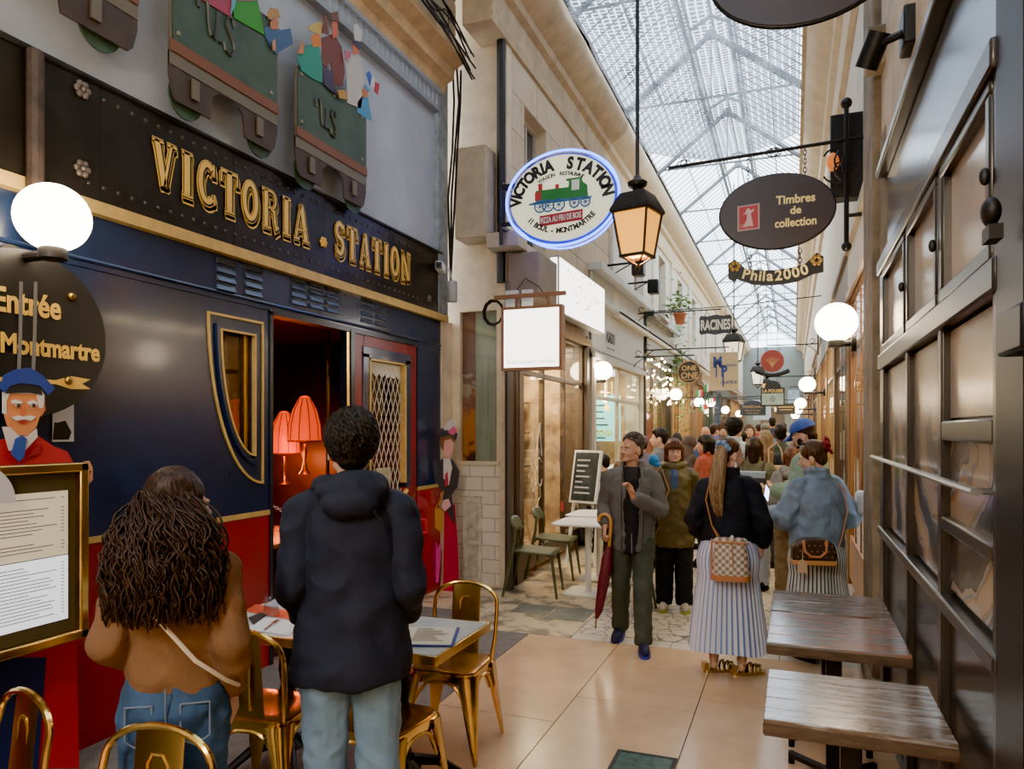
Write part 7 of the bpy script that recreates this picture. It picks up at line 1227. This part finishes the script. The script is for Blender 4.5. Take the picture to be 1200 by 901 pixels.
for i in range(44): t_ = (i+.5)/44; c = P0.lerp(P1,t_); c.z -= .16*math.sin(PI*t_); ch_.tube([c+V((.011*math.cos(a)*(i % 2),.016*math.sin(a),.011*math.cos(a)*(1-i % 2))) for a in [2*PI*j/8 for j in range(8)]], .004, 4, True)
fit('door_chain', 'thin steel chain hung across the open carriage doorway', 'chain', ch_, mat('steel_chain', (.35,.33,.3), .35, .9))
# ================================================================ painted porter cut-out with menu board
PX_ = LX+.22
pt = thing('porter_cutout', 'painted cutout of a white moustached porter in red coat and blue cap', 'painted cutout'); 
def pc(nm, pts, c, x0, par=pt, X=PX_): q = PLY(pts, X); m1 = MB(); m1.prism(q, yz(X+x0), 0, .006); return m1.build(nm, mat('paint_%02d%02d%02d' % tuple(int(99*v) for v in c), c, .45), par, 0)
pc('coat',[(-45,560),(-20,540),(0,515),(40,508),(62,523),(78,529),(84,540),(92,900),(-45,900)],(.48,.015,.03),0); pc('trousers',[(-30,770),(52,770),(42,905),(-30,905)],(.015,.025,.10),.008)
fc = pc('face',[(2,462),(5,450),(30,447),(46,456),(50,470),(45,485),(40,500),(30,510),(18,510),(6,498),(1,480)],(.72,.26,.09),.010); pc('ear',[(44,476),(50,472),(51,480),(46,488)],(.68,.22,.08),.008,fc); pc('hair',[(0,458),(8,452),(44,456),(49,463),(47,478),(43,478),(40,462),(8,461),(4,470),(4,486),(0,484)],(.72,.72,.68),.014,fc)
pc('eyebrow',[(10,470),(15,468),(23,471),(22,473),(11,473)],(.75,.75,.72),.016,fc); pc('eyebrow',[(29,471),(36,469),(40,472),(40,474),(30,474)],(.75,.75,.72),.016,fc)
for a_ in (13,31): pc('eye',[(a_,475),(a_+4,472.5),(a_+9,475),(a_+4,478)],(.6,.5,.38),.016,fc); pc('iris',[(a_+3,473),(a_+6,473),(a_+6,477.4),(a_+3,477.4)],(.05,.03,.02),.02,fc)
pc('moustache',[(10,489),(18,487),(24,488.5),(31,487),(38,488),(33,493),(24,491),(15,493)],(.75,.75,.70),.018,fc); pc('mouth',[(17,494),(24,493),(29,494),(24,496.5)],(.5,.03,.04),.018,fc); pc('nose',[(23,472),(26,472),(28,485),(24,487),(20,485)],(.62,.18,.06),.015,fc)
pc('shirt',[(0,500),(8,500),(20,511),(30,511),(40,502),(41,512),(26,528),(8,528)],(.70,.62,.55),.012); pc('tie',[(14,514),(22,510),(27,514),(24,535),(18,541),(9,532)],(.03,.08,.35),.02)
pc('cap_band',[(3,461),(4,450),(20,445),(42,450),(46,463),(30,460)],(.02,.02,.02),.018); pc('cap',[(-5,455),(0,440),(14,433),(30,431),(44,439),(60,455),(52,463),(42,452),(20,449),(8,452),(0,460)],(.02,.05,.28),.022)
pc('lapel',[(30,535),(40,522),(46,520),(44,530),(38,534)],(.3,.01,.02),.012)
mbd = thing('menu_board', 'brass framed menu board with printed sheets held by the porter cutout', 'menu board', (LX+.38,0,0), PI/2); MX = LX+.38
q0 = onX(97,541,MX); q1 = onX(85,748,MX); yb = q0[0]; zt_, zb_ = q0[1], q1[1]; ya = yb-1.05
mb = MB()
for a0_, a1_, c0_, c1_ in ((ya,yb,zt_-.045,zt_),(ya,yb,zb_,zb_+.045),(ya,ya+.045,zb_,zt_),(yb-.045,yb,zb_,zt_)): mb.box((a0_,-.045,c0_),(a1_,.02,c1_))
mb.build('frame', BRASS, mbd, bevel=.008); mb = MB(); mb.box((ya+.04,-.005,zb_+.04),(yb-.04,0,zt_-.04)); mb.build('back_panel', mat('dark_olive_back', (.10,.08,.04), .4), mbd)
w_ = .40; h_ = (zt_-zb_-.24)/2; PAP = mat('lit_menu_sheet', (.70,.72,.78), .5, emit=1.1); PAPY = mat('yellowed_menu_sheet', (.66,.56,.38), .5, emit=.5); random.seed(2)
for ci in range(2):
    for ri in range(2):
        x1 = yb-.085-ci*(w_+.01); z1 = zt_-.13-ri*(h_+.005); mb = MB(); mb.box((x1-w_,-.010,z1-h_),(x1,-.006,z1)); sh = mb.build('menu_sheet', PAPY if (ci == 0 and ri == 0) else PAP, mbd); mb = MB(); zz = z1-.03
        while zz > z1-h_+.03:
            if random.random() > .12: mb.box((x1-w_+.04,-.0115,zz),(x1-w_+.04+(w_-.08)*(.45+.5*random.random()),-.0105,zz+.0035)); mb.box((x1-.035,-.0115,zz),(x1-.02,-.0105,zz+.0035))
            zz -= .0155
        mb.build('print', mat('grey_print', (.16,.14,.16), .7), sh, 0)
mb = MB(); mb.prism(arc(yb-.52,zt_-.16,.16,.17,0,180,20), xz, -.05, -.046); mb.build('tab', mat('pale_tab', (.62,.60,.62), .5), mbd)
mb = MB(); mb.box((ya+.045,-.03,zb_+.045),(yb-.045,-.027,zt_-.045)); mb.build('pane', glass('board_glass', (1,1,1), .97, mix=.0), mbd)
hd_ = thing('cutout_hand', 'painted cutout hand gripping the right edge of the menu board', 'painted cutout', (0,0,0)); 
flat(hd_, 'hand', [(97,541),(103,540),(107,548),(107,562),(102,568),(96,571),(95,548)], SK, 0, .01, MX-.02); flat(hd_, 'knuckle_line', [(98,555),(104,551),(104,553),(98,557)], RIB, .012, .003, MX-.02)
q = onX(73,495,LX); ps = thing('notice_card', 'small white notice with a dark photo on the navy carriage wall', 'notice', (LX+.004,q[0],q[1]), PI/2); mb = MB(); mb.box((-.06,-.004,-.10),(.06,0,.10)); mb.build('card', PAPER, ps); mb = MB(); mb.prism([(-.06,-.09),(.03,-.09),(.045,-.05),(.01,.01),(-.03,.0),(-.05,.0)], xz, -.006, -.004); mb.build('photo', BLACK, ps)
# painted lady cut-out
ld = thing('lady_cutout', 'slim painted cutout of a lady in a feathered hat and long crimson skirt', 'painted cutout'); LY = 7.05
def lc(nm, pts, c, d): q = [onY(px,py,LY) for px,py in pts]; m1 = MB(); m1.prism(q, xz, LY-d-.008, LY-d); return m1.build(nm, mat('paint_%02d%02d%02d' % tuple(int(99*v) for v in c), c, .45), ld, 0)
lc('skirt',[(521,598),(533,590),(537,640),(538,722),(518,722),(520,660)],(.42,.01,.05),0); lc('jacket',[(513,565),(516,540),(524,533),(533,541),(539,552),(537,570),(530,580),(534,615),(528,606),(524,598),(516,602),(520,582)],(.05,.045,.05),.010); lc('blouse',[(521,536),(528,536),(531,548),(527,568),(521,560)],(.72,.62,.55),.020); lc('necktie',[(523,556),(526,552),(527,566),(523,570)],(.45,.03,.06),.026)
fc = lc('face',[(520,517),(528,512),(533,522),(529,537),(523,537)],(.75,.36,.30),.020); lc('hair',[(517,514),(524,508),(533,510),(535,520),(530,514),(522,516),(521,528),(517,522)],(.22,.10,.04),.026); lc('hat',[(514,510),(516,502),(530,502),(538,508),(536,517),(530,509),(520,512)],(.05,.05,.06),.032); lc('feather',[(522,504),(526,494),(534,490),(537,498),(532,504)],(.62,.55,.52),.036); lc('rose',[(527,506),(534,499),(538,505),(533,510)],(.7,.10,.22),.040)
lc('hands',[(521,586),(527,584),(530,592),(523,599),(519,594)],(.75,.40,.42),.030); lc('handbag',[(510,598),(515,590),(522,600),(520,624),(509,616)],(.50,.24,.05),.034); lc('bag_strap',[(514,594),(521,574),(522,577),(516,596)],(.45,.22,.05),.034); lc('umbrella',[(509,640),(512,634),(514,642),(518,634),(517,655),(515,682),(508,682)],(.65,.04,.28),.016)
# ================================================================ camera, light
cam = bpy.data.cameras.new('camera'); cam.sensor_width = 36; cam.sensor_fit = 'HORIZONTAL'; cam.lens = FPX/1200*36; cam.shift_y = (HY-450.5)/1200; cam.clip_end = 200; cam.clip_start = .05
co = bpy.data.objects.new('camera', cam); COL.objects.link(co); co.location = (0,0,CH); co.rotation_euler = (PI/2,0,YAW); scn.camera = co
w = bpy.data.worlds.new('sky'); scn.world = w; w.use_nodes = True; bg = w.node_tree.nodes['Background']; bg.inputs[0].default_value = (.86,.93,1,1); bg.inputs[1].default_value = 5.0
sn = bpy.data.lights.new('sun','SUN'); sn.energy = 1.2; sn.angle = .5; sn.color = (1,.96,.9); so = bpy.data.objects.new('sun', sn); COL.objects.link(so); so.rotation_euler = (.25,.15,0)
def lamp(x, y, z, e, c, r=.1):
    l = bpy.data.lights.new('lamp','POINT'); l.energy = e; l.color = c; l.shadow_soft_size = r; o = bpy.data.objects.new('lamp', l); COL.objects.link(o); o.location = (x,y,z); return o
lamp(-1.2,-1.6,3.6,260,(1,.88,.72),.35); lamp(-1.0,-4.5,3.6,120,(1,.86,.68),.35); lamp(*[v for v in bpy.data.objects['street_lantern'].location],30,(1,.6,.25),.06)  # first two are unseen fill lamps, added behind the camera to lift the foreground
scn.view_settings.view_transform = 'AgX'; scn.view_settings.look = 'AgX - Punchy'; scn.view_settings.exposure = 1.25
scn.cycles.max_bounces = 8; scn.cycles.transparent_max_bounces = 16; scn.cycles.sample_clamp_indirect = 6; scn.cycles.caustics_reflective = False; scn.cycles.caustics_refractive = False
